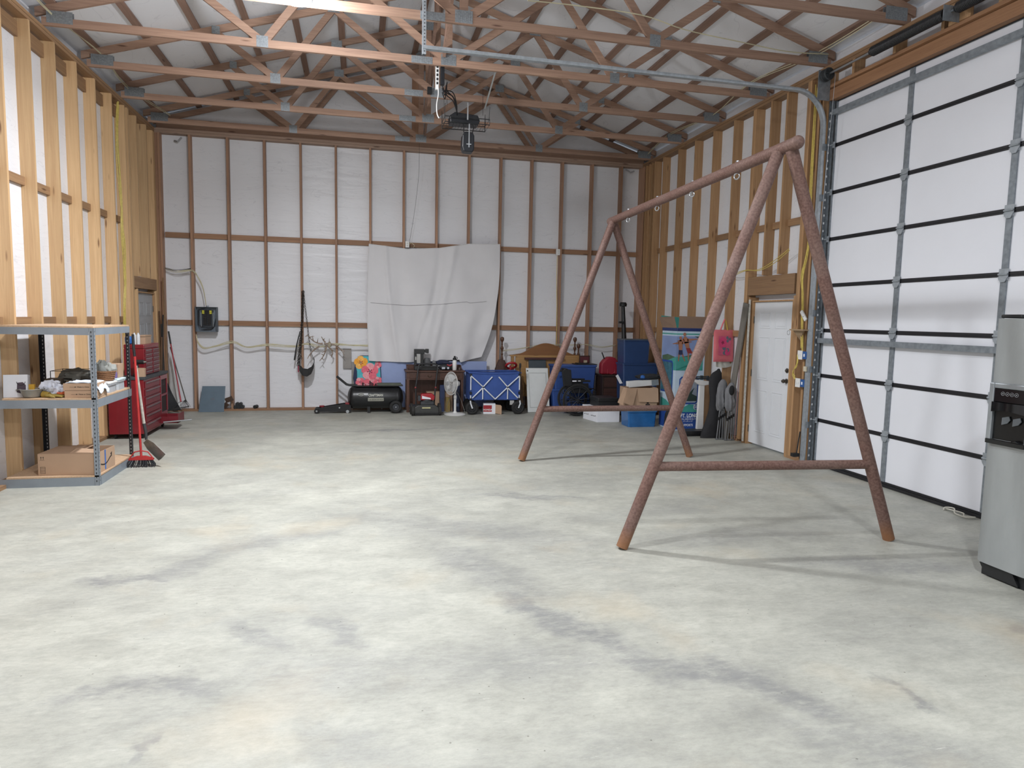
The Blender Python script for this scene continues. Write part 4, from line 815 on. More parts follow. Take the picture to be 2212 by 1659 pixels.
cable('cable', 'bundle of cream cables sagging along the back wall from panel to white sheet', [at(424, 722, 12.86), at(428, 738, yc), at(442, 752, yc), at(470, 748, yc), at(495, 742, yc), at(510, 742, yc), at(535, 749, yc), at(575, 743, yc), at(600, 744, yc), at(640, 748, yc), at(662, 744, yc), at(690, 750, yc), at(725, 745, yc), at(760, 745, yc), at(800, 745, yc)], .0055, romexw, 4, .02)
cable('cable', 'pair of cream cables on the back wall over the headboard', [at(1082, 757, yc), at(1110, 754, yc), at(1140, 750, yc), at(1165, 746, yc), at(1205, 746, yc), at(1235, 746, yc), at(1262, 744, yc), at(1275, 745, yc), at(1300, 749, yc), at(1330, 745, yc)], .0055, romexw, 2, .02)
cable('cable', 'thin dark wires hanging level between the corner and breaker panel stud', [at(356, 578, 12.9), at(380, 583, yc), at(412, 580, yc)], .004, wire_b, 2, .02)
# --- leaning grey cover
o = thing('panel_cover', 'grey metal breaker panel cover leaning on the sill under the open panel', 'panel cover', (-2.55, 12.7, 0))
q0, q1 = at(437, 834, 12.865), at(487, 834, 12.865); c = [P(-2.765, 12.74, .002), P(-2.345, 12.74, .002), P(q1.x, 12.865, .45), P(q0.x, 12.865, .45)]
pc2 = mat('cover_grey', '5a6b78', .5, .2, var=.06); build('cover_plate', MB().prism(c, (0, .004, .001)), pc2, o)
b = MB(); cc = (c[0]+c[1]+c[2]+c[3])/4; n_ = Vector((0, -.95, .3))*.003; b.box((cc.x-.035, cc.y-.006, cc.z-.02), (cc.x+.035, cc.y-.004, cc.z+.02)).box((cc.x-.01, cc.y-.008, cc.z-.012), (cc.x+.01, cc.y-.006, cc.z+.012))
for i in range(4): q = c[i].lerp(cc, .09); b.cyl(q+Vector((0, -.004, 0)), q+Vector((0, -.001, 0)), .006, seg=8)
build('knockout', b, pc, o)
one('scrap_wood', MB().board((-2.33, 12.84, .19), (-2.205, 12.80, .24), .085, .02, (0, 1, .1)).board((-2.36, 12.86, .08), (-2.30, 12.83, .14), .08, .02, (0, 1, .1)), wood('dark_bark', '5d4a3d', '3f3028', 'X', False), 'dark rough scrap board wedged behind the grey panel cover', 'wood scrap')
# --- black pipe couplings
cpm = mat('abs_black', '262729', .5)
cp = [(-2.175, .038+.032), (-2.115, .038+.032), (-2.055, .032+.038), (-2.145, .122), (-2.088, .120), (-1.845, .07)]
wds = ['bottom row beside the brown stud', 'middle of the bottom row', 'end of the bottom row', 'upper row near the stud', 'top of the pile farther from stud', 'lying alone away from the pile']
for i, (x, z) in enumerate(cp):
    c_ = thing('pipe_coupling', 'short black pipe coupling on the back sill plate, ' + wds[i], 'pipe fitting', (x, 12.90, z-.03), 'black pipe couplings on the sill')
    b = MB(); b.lathe([(.031, 0), (.031, .09), (.024, .09), (.024, .012), (0, .01)], (x, 12.87, z), (0, 1, 0) if i != 5 else (.35, 1, 0), 18); b.v = [v for v in b.v]
    bb = MB(); bb.lathe([(.024, -.001), (.031, -.001), (.031, .09), (0, .09), (0, .07), (.024, .07)], (x, 12.87, z), (0, 1, 0) if i != 5 else (.35, 1, 0), 18)
    build('coupling_body', bb, cpm, c_, smooth=True)
# --- swing seat and chains on the wall stud
def chain(pts, L=.04, r=.0035, wv=.011):
    b = MB(); P_ = [Vector(p) for p in pts]; seg = []; tot = 0
    for a, c in zip(P_, P_[1:]): seg.append((a, c, (c-a).length)); tot += (c-a).length
    n = max(2, int(tot/(L*.72))); 
    for k in range(n):
        s = (k+.5)/n*tot
        for a, c, l in seg:
            if s <= l: break
            s -= l
        p = a.lerp(c, min(1, s/l)); d = (c-a).normalized(); u, v = _perp(d); w_ = u if k % 2 else v
        pts_ = [p+d*(L/2-wv)*math.copysign(1, math.sin(t))*1.0 + d*wv*math.sin(t)*.9 + w_*wv*math.cos(t) for t in [2*math.pi*(i+.5)/8 for i in range(8)]]
        m_ = len(pts_); vs = []
        nn = d.cross(w_)
        for q in pts_:
            oo = (q-p).normalized(); vs += [q+oo*r, q+nn*r, q-oo*r, q-nn*r]
        b.add(vs, [(i*4+j, ((i+1) % m_)*4+j, ((i+1) % m_)*4+(j+1) % 4, i*4+(j+1) % 4) for i in range(m_) for j in range(4)])
    return b
chm = mat('chain_steel', '58534f', .4, .8); o = thing('belt_swing', 'black rubber belt swing seat hanging by a chain from the wall stud', 'swing seat', (-.98, 12.8, .5))
hk = at(655, 628, 12.84)
b = chain([hk, at(664, 700, 12.80), at(668, 735, 12.80), at(673, 765, 12.80), at(678, 778, 12.80)]); build('chain', b, chm, o)
pts = [at(647, 776, 12.78), at(647, 795, 12.78), at(654, 804, 12.78), at(664, 805.5, 12.78), at(673, 800, 12.78), at(678, 790, 12.78), at(679.5, 778, 12.78)]
def belt(u, v):
    k = u*(len(pts)-1); i = min(int(k), len(pts)-2); p = pts[i].lerp(pts[i+1], k-i); w_ = .05+.055*min(1, 2.2*min(u, 1-u)+.15); return p + Vector((-.02*math.cos(u*3.1), -.8, -.55)).normalized()*w_*(2*v-1)*1.0
build('seat_belt', MB().sheet(belt, 24, 6, .008), mat('belt_rubber', '2e2f30', .7), o, smooth=True)
for i, (px, x1_, y1_, lab) in enumerate(((653, 645, 800, 'long dark steel chain hanging down the stud beside the swing seat, longest'), (656, 651, 775, 'dark steel chain bunched against the stud behind the swing seat belt'), (654, 642, 790, 'dark steel chain spread to the panel side of stud, over the antlers'))):
    one('steel_chain', chain([at(px, 629, 12.83+.004*i), at((px+653)/2-1, 690, 12.80+.004*i), at(652-2*i, 735, 12.79+.006*i), at((x1_+648)/2, 765, 12.80), at(x1_, y1_, 12.81)], .045, .005, .014), chm, lab, 'chain', 'chains hung on the wall stud')
one('black_rod', MB().tube([at(648, 716, 12.79), at(641, 745, 12.78), at(636, 778, 12.78)], [.008, .012, .014], 10), black, 'black rubber rod strap hanging from a ring beside the chains', 'rod', smooth=True)
one('red_strap', MB().box(tuple(at(643.5, 804, 12.79)), tuple(at(646, 790, 12.80))), mat('strap_red', '8c2740', .6), 'narrow dark red strap end behind the swing seat belt', 'strap')
# --- antlers
bone = mat('antler_bone', '8b7a6b', .6, var=.3, scale=25); random.seed(11)
def antler(base, tip, ctrl, tines, r=.016):
    b = MB(); Q = []
    for k in range(9):
        t = k/8; Q.append(base*(1-t)**2 + ctrl*2*t*(1-t) + tip*t*t)
    b.tube(Q, [r*(1-.7*k/8) for k in range(9)], 9)
    for i, (t, dx, dz, dy) in enumerate(tines):
        p = base*(1-t)**2 + ctrl*2*t*(1-t) + tip*t*t; b.tube([p, p+Vector((dx*.5, dy*.5-.01, dz*.4)), p+Vector((dx, dy, dz))], [r*.6, r*.45, .002], 7)
    return b
YA = 12.80
def A(px, py, y=YA): return at(px, py, y)
for i, (ba, ct, ti, tn, lab) in enumerate((
    (A(697, 742), A(680, 745), A(663, 722), [(.35, .02, .09, -.04), (.6, -.01, .10, -.03), (.85, .09, .02, -.02), (.95, -.05, -.03, 0)], 'grey deer antler curving up to the chain beside the stud'),
    (A(700, 743), A(730, 738), A(744, 768), [(.2, .0, .10, -.04), (.55, .05, .05, -.05), (.75, .08, -.04, -.02)], 'grey deer antler curving down past the next stud'),
    (A(690, 748), A(672, 758), A(664, 775), [(.4, -.05, -.07, -.03), (.7, .03, -.08, -.02)], 'antler tip pointing down beneath the swing chain'),
    (A(705, 745), A(705, 765), A(690, 780), [(.3, -.06, -.05, -.04), (.6, -.05, .03, -.04), (.8, .04, -.04, -.02)], 'short antler hanging below the cream cables'),
    (A(703, 740), A(698, 735), A(694, 727), [(.5, .03, .03, -.04)], 'small antler spike pointing up above the cables'),
    (A(708, 748), A(725, 760), A(715, 772), [(.3, .05, -.02, -.04), (.7, -.04, -.03, -.03)], 'antler with short prongs under the pale skull plate'))):
    one('deer_antler', antler(ba, ti, ct, tn), bone, lab, 'antler', 'deer antlers hooked on the cables', smooth=True)
one('skull_plate', blob(tuple(A(712, 744)), (.035, .03, .045), 6, .4, 18, False), mat('bone_pale', 'a39a86', .7), 'pale bony skull plate above the cream cables between the antlers', 'skull plate', smooth=True)
# --- grey papers on wall
for i, (a_, c_, lab) in enumerate(((at(741, 796, 12.975), at(759, 753, 12.975), 'grey rectangular sheet fixed on the white wall, upper one beside the stud'), (at(759.5, 842, 12.985), at(772, 782, 12.985), 'grey rectangular sheet fixed on the white wall, lower one behind floral chair'))):
    one('paper_sheet', MB().box((a_.x, a_.y, a_.z), (c_.x, a_.y+.004, c_.z)), mat('grey_paper', '96928e', .8), lab, 'sheet', 'grey sheets on the back wall')
# --- blue foam board behind
one('foam_board', MB().box((.40, 12.845, .04), (2.42, 12.868, .92)), mat('foam_blue', '93a3cc', .6, var=.03), 'long pale blue foam board standing on edge behind the desk and mower', 'foam board')
# --- white sheet
def sheet_fn(u, v):
    # u across, v down
    tx = [797, 842, 880, 950, 1013, 1080]; ty = [527, 533, 538, 536, 527, 528]
    k = u*5; i = min(int(k), 4); f = k-i; px = tx[i]+(tx[i+1]-tx[i])*f; py = ty[i]+(ty[i+1]-ty[i])*f
    bxp = 797+u*(1040-797); 
    if u > .8: by = 783-(u-.8)*5*12
    else: by = 779+3*math.sin(u*5)
    left = -4*math.sin(math.pi*v)*(1-u)
    right = 0
    X = px + (bxp+ (36*math.sin(v*math.pi*.5)*0) - px)*(v**2.2 if u > .5 else v) + left
    if u > .5: X = px + (bxp - px)*(v**2.6)
    Y = py + (by-py)*v
    fold = (.022*math.sin(u*24-v*3.5+1) + .012*math.sin(u*41+v*3)*v + .016*math.sin((u*6-v*3)*3.1))*(.25+.75*min(1, v*1.6)) + .012*math.exp(-((u-.16-.1*v)/.02)**2)*-2 + .012*math.exp(-((u-.70+.14*v)/.025)**2)*-2.4 + .012*math.exp(-((u-.60+.2*v*v)/.02)**2)*2
    sweep = .03*v*max(0, u-.6)*math.sin((u*10+v*6)*3.0)
    p = at(X, Y, 12.80); p.y = 12.80 + max(-.09, min(.055, fold+sweep)) - .04*v*(1-abs(2*u-1))*.5
    return p
so = thing('bed_sheet', 'large off-white cloth sheet pinned on the back wall with sagging top edge', 'sheet', (1.4, 12.8, .9)); shm = mat('sheet_cotton', 'd3d2d4', .95, var=.025, scale=3, bump=.06, bscale=180)
build('cloth', MB().sheet(sheet_fn, 110, 60, .003), shm, so, smooth=True)
b = MB()
for ps in ([sheet_fn(k/60, 0)+Vector((0, -.006, 0)) for k in range(61)], [sheet_fn(0.001, k/30)+Vector((.0, -.005, 0)) for k in range(31)]): b.tube(ps, .006, 6)
build('hem', b, mat('hem_white', 'd2d1d2', .9), so, smooth=True)
b = MB().tube([sheet_fn(.03+.9*k/40, .50)+Vector((0, -.006, 0)) for k in range(41)], .0035, 5); build('crease_seam', b, mat('seam_grey', '908f92', .9), so)
# --- outlets on back wall
for i, (px, py, dep, lab) in enumerate(((880, 528, 12.86, 'white outlet box above the pinned sheet with a short loose cable'), (1206, 544.5, 12.87, 'white outlet box on the stud beside the swing frame apex'))):
    p = at(px, py, dep); oo = thing('outlet_box', lab, 'outlet', p, 'white outlet boxes on the back wall'); bb = MB().box((p.x-.036, dep, p.z-.058), (p.x+.036, dep+.05, p.z+.058)); build('box_body', bb, white_p, oo, bevel=.004)
    q = MB()
    for s in (-1, 1): q.cyl((p.x, dep-.004, p.z+s*.02), (p.x, dep+.001, p.z+s*.02), .014, seg=14)
    build('receptacle', q, mat('outlet_ivory', 'c9c8c2', .4), oo)
cable('cable', 'short white cable loop beside the outlet box over the sheet', [at(884, 527, 12.86), at(889, 524, 12.83), at(895, 530, 12.82), at(893, 535, 12.83)], .005, romexw)
cable('cable', 'yellow cable running down the stud below the outlet box near the swing apex', [at(1204, 552, 12.862), at(1202.5, 600, 12.862), at(1203, 680, 12.862), at(1202, 744, 12.862)], .005, romex)
cable('pull_cord', 'thin black cord hanging from the roof truss down to the outlet above the sheet', [at(906, 300, 12.55), at(905, 370, 12.68), at(899, 430, 12.8), at(892, 480, 12.85), at(884, 527, 12.86)], .0025, wire_b)
for i, (x0, y0, x1, y1) in enumerate(((377, 304, 394, 301), (1352, 366, 1368, 373))):
    q0, q1 = at(x0, y0, 12.97), at(x1, y1, 12.95); one('cable_stub', MB().tube([q0, q0.lerp(q1, .5)+Vector((0, -.05, -.04)), q1+Vector((0, -.05, .02))], .014, 10), mat('stub_grey', '9a9a9c', .6), 'curved grey cable stub poking through the wall in the ' + ('corner by the left-side studs' if i == 0 else 'corner above the swing frame apex'), 'cable stub', smooth=True)
# --- floor jack
o = thing('floor_jack', 'black low-profile floor jack with red caps beside the compressor tank', 'floor jack', (-.5, 12.5, 0)); jy = 12.42
jx0, jx1 = -.78, -.14
build('side_frame', MB().prism([(jx0+.03, jy, .03), (jx1, jy, .03), (jx1, jy, .15), (jx1-.12, jy, .165), (jx0+.06, jy, .09)], (0, .012, 0)).prism([(jx0+.03, jy+.2, .03), (jx1, jy+.2, .03), (jx1, jy+.2, .15), (jx1-.12, jy+.2, .165), (jx0+.06, jy+.2, .09)], (0, .012, 0)).box((jx0+.12, jy+.013, .04), (jx1-.05, jy+.199, .09)), blackm, o)
build('saddle', MB().lathe([(.035, 0), (.045, .015), (.045, .03), (0, .03)], (jx0+.13, jy+.1, .10), (0, 0, 1), 18), mat('saddle_red', '8d2b33', .5), o)
build('red_cap', MB().box((jx1-.1, jy+.03, .155), (jx1-.02, jy+.18, .18)), mat('saddle_red', '8d2b33', .5), o)
for x in (jx0+.045, ): build('wheel', MB().cyl((x, jy-.03, .045), (x, jy+.24, .045), .044, seg=22), rubber, o, smooth=True)
for y in (jy-.02, jy+.21): build('caster_wheel', MB().cyl((jx1-.06, y, .03), (jx1-.06, y+.025, .03), .029, seg=18), steel, o, smooth=True)
build('wheel_hub', MB().cyl((jx0+.045, jy-.036, .045), (jx0+.045, jy-.031, .045), .016, seg=14).cyl((jx1-.2, jy-.004, .10), (jx1-.2, jy-.0, .10), .014, seg=12), steel, o)
# --- air compressor tank
o = thing('air_compressor', 'black horizontal air compressor tank with lettered plate and spoked wheel', 'air compressor', (.33, 12.55, 0)); ty_, tz_, tr_ = 12.55, .27, .205
tx0, tx1 = -.20, .80
prof_ = [(0, 0)] + [(tr_*math.sin(math.pi/2*k/7), .10*(1-math.cos(math.pi/2*k/7))) for k in range(1, 8)] + [(tr_, tx1-tx0-.10)] + [(tr_*math.cos(math.pi/2*k/7), tx1-tx0-.10+.10*math.sin(math.pi/2*k/7)) for k in range(1, 8)]
tankb = build('tank', MB().lathe(prof_, (tx0, ty_, tz_), (1, 0, 0), 40), blackm, o, smooth=True)
build('weld_seam', MB().lathe([(tr_-.01, 0), (tr_+.004, .003), (tr_+.004, .012), (tr_-.01, .015)], (tx0+.11, ty_, tz_), (1, 0, 0), 40).lathe([(tr_-.01, 0), (tr_+.004, .003), (tr_+.004, .012), (tr_-.01, .015)], (tx1-.125, ty_, tz_), (1, 0, 0), 40), blackm, o, smooth=True)
build('handle', MB().tube([(-.03, 12.50, .49), (-.17, 12.50, .495), (-.22, 12.50, .51), (-.39, 12.50, .655)], .016, 12).tube([(-.03, 12.62, .49), (-.17, 12.62, .495), (-.22, 12.62, .51), (-.39, 12.62, .655)], .016, 12), black, o, smooth=True)
build('top_plate', MB().box((.34, 12.44, .482), (.79, 12.66, .50)).box((-.05, 12.46, .478), (.34, 12.64, .486)), mat('plate_dark', '2b2c2b', .5), o)
build('motor_mat', MB().box((.33, 12.45, .5005), (.76, 12.65, .53)), mat('mat_olive', '585d52', .8), o)
build('front_foot', MB().box((.15, 12.40, .003), (.20, 12.44, .12)).box((.15, 12.64, .003), (.20, 12.68, .12)), black, o)
b = MB()
for x, h in ((.07, .06), (.20, .09), (.235, .05), (.30, .04)): b.cyl((x, 12.52, .486), (x, 12.52, .486+h), .012, seg=10).cyl((x, 12.52, .50+h*.5), (x+.03, 12.52, .50+h*.5), .008, seg=8)
build('valves', b, black, o); build('valve_caps', MB().cyl((.12, 12.52, .486), (.12, 12.52, .515), .011, seg=10).cyl((.265, 12.5, .486), (.265, 12.5, .52), .011, seg=10), mat('saddle_red', '8d2b33', .5), o)
for y in (12.33, 12.72):
    wh = build('wheel', MB().torus((.655, y, .117), .085, .031, (0, 1, 0), 34, 12), rubber, o, smooth=True); b = MB().lathe([(.0, -.02), (.022, -.02), (.022, .02), (0, .02)], (.655, y, .117), (0, 1, 0), 16).lathe([(.055, -.012), (.062, -.014), (.062, .014), (.055, .012)], (.655, y, .117), (0, 1, 0), 26)
    for k in range(5): a = k*2*math.pi/5+.3; b.board((.655, y, .117), (.655+.058*math.cos(a), y, .117+.058*math.sin(a)), .02, .016, (0, 1, 0))
    build('wheel_rim', b, mat('rim_dark', '33353a', .4), wh); build('axle_cap', MB().cyl((.655, y-.03, .117), (.655, y-.02, .117), .011, seg=12), steel, wh)
# lettered plates wrapped close to the tank front
pl = build('badge', MB().prism([(.165, ty_-tr_-.004, .285), (.435, ty_-tr_-.004, .285), (.435, ty_-tr_+.012, .375), (.165, ty_-tr_+.012, .375)], (0, .006, 0)), mat('badge_black', '15171a', .3), o)
build('badge_edge', MB().box((.16, ty_-tr_-.006, .275), (.44, ty_-tr_+.004, .283)), mat('badge_silver', 'a8a89c', .4, .3), pl)
build('badge_strip', MB().prism([(.16, ty_-tr_-.004, .225), (.44, ty_-tr_-.004, .225), (.44, ty_-tr_-.006, .272), (.16, ty_-tr_-.006, .272)], (0, .006, 0)), mat('badge_silver', 'a8a89c', .4, .3), o)
lt = mat('letter_silver', 'c9c9bf', .4, .2); nu = Vector((0, .17, 1)).normalized()
letters('CRAFTSMAN', .062, P(.30, ty_-tr_-.0015, .33)+Vector((0, -.004, 0)), X3, nu, lt, pl, bold=.001, sx=.72)
b = MB()
for k in range(17): b.box((.172+.0152*k, ty_-tr_-.0085, .240), (.182+.0152*k, ty_-tr_-.0055, .256 if k % 3 else .250))
build('worn_print', b, ink, pl)
b = MB()
for k in range(24): a0_, a1_ = 2*math.pi*k/24, 2*math.pi*(k+1)/24; b.board((.04+.05*math.cos(a0_), ty_-tr_-.0+.0, .345+.026*math.sin(a0_)), (.04+.05*math.cos(a1_), ty_-tr_-.0, .345+.026*math.sin(a1_)), .004, .012, (0, 1, 0))
b.box((.01, ty_-tr_+.006, .347), (.07, ty_-tr_+.012, .353)).box((.018, ty_-tr_+.004, .338), (.062, ty_-tr_+.010, .343))
build('oval_badge', b, lt, o)
# --- flower prints
def flower(b_pet, b_core, M, cx, cy, R, n, rot_, z, droop=1.0):
    for k in range(n):
        a = rot_+2*math.pi*k/n; d = Vector((math.cos(a), math.sin(a), 0)); s = Vector((-d.y, d.x, 0)); pts = []
        for i in range(13):
            t = 2*math.pi*i/13; pts.append(M @ (Vector((cx, cy, z+.0004*k)) + d*(R*.55+R*.48*math.cos(t)) + s*(R*.40*math.sin(t)*(1.15+.3*math.cos(t)))))
        c_ = M @ Vector((cx, cy, z+.0004*k)) ; b_pet[k % len(b_pet)].add(pts, [tuple(range(13))])
    for k in range(5): a = rot_+.5+2*math.pi*k/5; q = [M @ (Vector((cx, cy, z+.003)) + Vector((math.cos(a+e)*r, math.sin(a+e)*r, 0))) for r, e in ((.0, 0), (R*.30, .22), (R*.36, 0), (R*.30, -.22))]; b_core.add(q, [(0, 1, 2, 3)])
def clip_poly(mb, keep):
    """drop faces whose centre is outside the cushion"""
    mb.f = [f for f in mb.f if keep(sum((mb.v[i] for i in f), Vector())/len(f))]
# --- floral folding beach chair back
o = thing('beach_chair', 'folded beach chair with pink, orange and turquoise flower print, behind the black tank', 'beach chair', (.16, 12.76, 0))
M = frame((1, 0, 0), Vector((0, .13, 1)).normalized(), Vector((0, -1, .13)).normalized(), (.16, 12.77, .40))
out = [(-.22, 0), (.24, 0), (.255, .1), (.245, .35), (.215, .60), (.19, .625), (-.13, .625), (-.18, .60), (-.24, .40), (-.265, .2)]
def pc3(m2, pts, z, th): return m2.prism([M @ Vector((x, y, z)) for x, y in pts], (M.to_3x3() @ Vector((0, 0, th))))
build('backrest', pc3(MB(), out, -.02, .02), mat('chair_navy', '2a3350', .8), o, bevel=.006)
inn = [(-.19, 0), (.225, 0), (.24, .1), (.23, .35), (.205, .59), (.185, .612), (-.125, .612), (-.17, .59), (-.215, .42), (-.19, .33)]
build('print_turquoise', pc3(MB(), inn, .0005, .001), mat('print_turq', '55b3bd', .8), o)
pk = [MB(), MB()]; co = MB(); og = [MB(), MB()]
flower(og, co, M, -.12, .49, .125, 5, .4, .004); flower(pk, co, M, .04, .325, .155, 5, .25, .009); flower(pk, co, M, .05, .10, .125, 5, .1, .006); flower(pk, co, M, .19, .45, .065, 5, 1.0, .0045); flower(pk, co, M, -.135, .13, .085, 5, .9, .0035); flower(pk, co, M, .19, .16, .07, 5, .7, .003)
Mi = M.inverted()
def inside(p):
    q = Mi @ p; return -.25 < q.x < .235 and .03 < q.y < .59 and not (q.x < -.2 and q.y < .38)
for mb_, nm, cl_ in ((og[0], 'print_orange', 'e8a23c'), (og[1], 'print_orange', 'ecb45e'), (pk[0], 'print_pink', 'e06d7c'), (pk[1], 'print_pink', 'eba0a6'), (co, 'print_dark_pink', '8b1f45')):
    clip_poly(mb_, inside); build(nm, mb_, mat(nm+cl_, cl_, .8, var=.15, scale=25), o)
build('chair_frame', MB().tube([(-.12, 12.80, .02), (-.12, 12.81, .42)], .011, 8).tube([(.42, 12.80, .02), (.42, 12.81, .42)], .011, 8).box((-.13, 12.79, .36), (.43, 12.80, .40)), white_p, o)
# --- desk
dw = wood('desk_walnut', '5e3f33', '40291f', 'X', False, .45); dwz = wood('desk_walnut_up', '5e3f33', '40291f', 'Z', False, .45)
o = thing('writing_desk', 'dark brown wooden writing desk with drawers against the blue foam board', 'desk', (1.4, 12.6, 0)); dx0, dx1, dy0_, dy1_ = .85, 1.91, 12.42, 12.83
build('desktop', MB().box((dx0-.02, dy0_-.02, .745), (dx1+.02, dy1_, .775)), dw, o, bevel=.005)
build('apron', MB().box((dx0, dy0_+.012, .60), (dx1, dy1_-.01, .744)), dw, o)
for a_, c_ in ((.06, .20), (.23, .62), (.65, .80), (.83, 1.04)):
    d_ = build('drawer', MB().box((dx0+a_, dy0_, .62), (dx0+c_, dy0_+.0115, .73)), dw, o, bevel=.004)
    xm = dx0+(a_+c_)/2
    if c_-a_ > .2: build('bail_pull', MB().tube([(xm-.035, dy0_, .685), (xm-.035, dy0_-.015, .675), (xm-.02, dy0_-.02, .66), (xm+.02, dy0_-.02, .66), (xm+.035, dy0_-.015, .675), (xm+.035, dy0_, .685)], .004, 6), mat('brass_dark', '4a3a28', .4, .7), d_)
for x in (dx0+.03, dx1-.03):
    for y in (dy0_+.03, dy1_-.04): build('leg', MB().box((x-.025, y-.022, 0), (x+.025, y+.022, .60)), dwz, o, bevel=.003)
build('gallery', MB().box((dx0+.02, dy1_-.05, .776), (dx1-.02, dy1_-.03, .86)).box((dx0+.02, dy1_-.24, .776), (dx0+.04, dy1_-.05, .84)).prism([(dx1-.04, dy1_-.28, .776), (dx1-.04, dy1_-.05, .776), (dx1-.04, dy1_-.05, .86), (dx1-.04, dy1_-.2, .86)], (.02, 0, 0)), dw, o)
build('stretcher', MB().box((dx0+.05, dy1_-.05, .10), (dx1-.05, dy1_-.03, .60)), dwz, o)
# things on and below the desk
o = thing('carrying_case', 'open black moulded tool case standing on the desk, with pale sticker', 'tool case', (1.14, 12.5, .776)); cse = mat('case_black', '2b2c2c', .55, var=.1)
build('case_base', MB().box((1.0, 12.44, .777), (1.42, 12.62, .85)), cse, o, bevel=.01)
build('case_upright', MB().box((1.0, 12.55, .852), (1.045, 12.62, 1.07)).box((1.12, 12.55, .852), (1.17, 12.62, 1.07)).box((1.0, 12.55, 1.071), (1.19, 12.63, 1.16)).prism([(1.19, 12.56, 1.10), (1.25, 12.56, 1.08), (1.27, 12.56, 1.09), (1.27, 12.56, 1.165), (1.21, 12.56, 1.165), (1.19, 12.56, 1.14)], (0, .06, 0)), cse, o, bevel=.006)
build('sticker', MB().box((1.015, 12.548, .96), (1.04, 12.5495, 1.02)).box((1.05, 12.56, .90), (1.115, 12.565, 1.06)), mat('sticker_grey', 'a9a9a6', .7), o)
o = thing('grey_speaker', 'small grey rounded speaker on the desk behind the black case', 'speaker', (1.24, 12.68, .776)); build('speaker_body', MB().lathe([(.06, 0), (.07, .02), (.072, .15), (.05, .21), (0, .22)], (1.25, 12.70, .777), (0, 0, 1), 22), mat('speaker_grey', '58595b', .6), o, smooth=True)
one('grey_bookend', MB().prism([(1.36, 12.66, .777), (1.43, 12.66, .777), (1.41, 12.66, .93), (1.37, 12.66, .95), (1.345, 12.66, .93)], (0, .03, 0)), mat('speaker_grey2', '77787a', .6), 'small grey tapered block standing on the desk next to grey speaker', 'block', bevel=.006)
o = thing('car_seat_insert', 'black moulded plastic tray with pale panels on the desk, beside the case', 'tray', (1.55, 12.5, .776)); build('tray_body', MB().ball((1.57, 12.51, .83), 1, 24, (.13, .07, .053)), mat('tray_black', '26282c', .5), o, smooth=True); build('label_patch', MB().box((1.50, 12.436, .80), (1.56, 12.441, .835)).box((1.60, 12.438, .80), (1.635, 12.444, .84)), mat('label_pale', 'b9bec6', .5), o)
one('white_cushion', blob((1.58, 12.70, .777), (.15, .08, .06), 31, .1, 24), mat('cushion_white', 'c9cacf', .8), 'pale rounded pad on the desk under the navy cap', 'pad', smooth=True)
o = thing('cap', 'navy blue folded cap on top of the pile on the desk', 'cap', (1.55, 12.66, .87)); nv = mat('cap_navy', '262c42', .8); build('crown', blob((1.55, 12.70, .872), (.13, .08, .055), 33, .12, 24), nv, o, smooth=True); build('brim', MB().ball((1.63, 12.60, .90), 1, 20, (.11, .07, .022)), nv, o, smooth=True)
one('red_strap', MB().tube([(1.60, 12.47, .88), (1.655, 12.45, .86), (1.69, 12.47, .885)], .012, 8), mat('bright_red', 'a8333a', .5), 'short red strap over the black tray on the desk', 'strap', smooth=True)
o = thing('water_bottle', 'white drinking bottle with black lid on the desk behind the fan', 'bottle', (1.745, 12.5, .776)); build('bottle_body', MB().lathe([(.036, 0), (.04, .006), (.04, .17), (.03, .19), (.0, .19)], (1.745, 12.5, .777), (0, 0, 1), 24), white_p, o, smooth=True); build('bottle_lid', MB().lathe([(.034, .19), (.034, .225), (.018, .235), (.016, .265), (0, .266)], (1.745, 12.5, .777), (0, 0, 1), 22).torus((1.775, 12.5, 1.0), .022, .006, (0, 1, 0), 18, 8), black, o, smooth=True)
one('small_jar', MB().lathe([(.022, 0), (.024, .03), (.014, .045), (.016, .06), (0, .062)], (1.84, 12.5, .777), (0, 0, 1), 16), mat('jar_dark', '4a3d34', .4), 'tiny dark jar on the desk right next to the white bottle', 'jar', smooth=True)
one('tan_carton', MB().box((1.24, 12.55, .001), (1.72, 12.76, .36)), card, 'big plain tan carton standing under the desk behind the mower', 'box', bevel=.003)
one('blue_box', MB().box((1.47, 12.46, .25), (1.56, 12.54, .50)).box((1.475, 12.47, .001), (1.555, 12.53, .249)), mat('box_blue', '2b3657', .6), 'tall narrow blue box under the desk behind the fan head', 'box')
one('yellow_packet', MB().box((1.585, 12.44, .001), (1.66, 12.50, .27)), mat('packet_mustard', '8a7440', .7), 'tall mustard yellow packet under the desk behind the fan pole', 'packet')
o = thing('navy_carton', 'tall navy box with pale print under the desk end, behind the fan pole', 'box', (1.80, 12.45, 0)); build('carton_body', MB().box((1.72, 12.44, .001), (1.84, 12.60, .52)), mat('box_navy', '1d2540', .5), o); build('printed_panel', MB().box((1.75, 12.4385, .22), (1.79, 12.4395, .32)).box((1.74, 12.4385, .10), (1.82, 12.4395, .16)), mat('print_slate', '5a6a8a', .5), o)
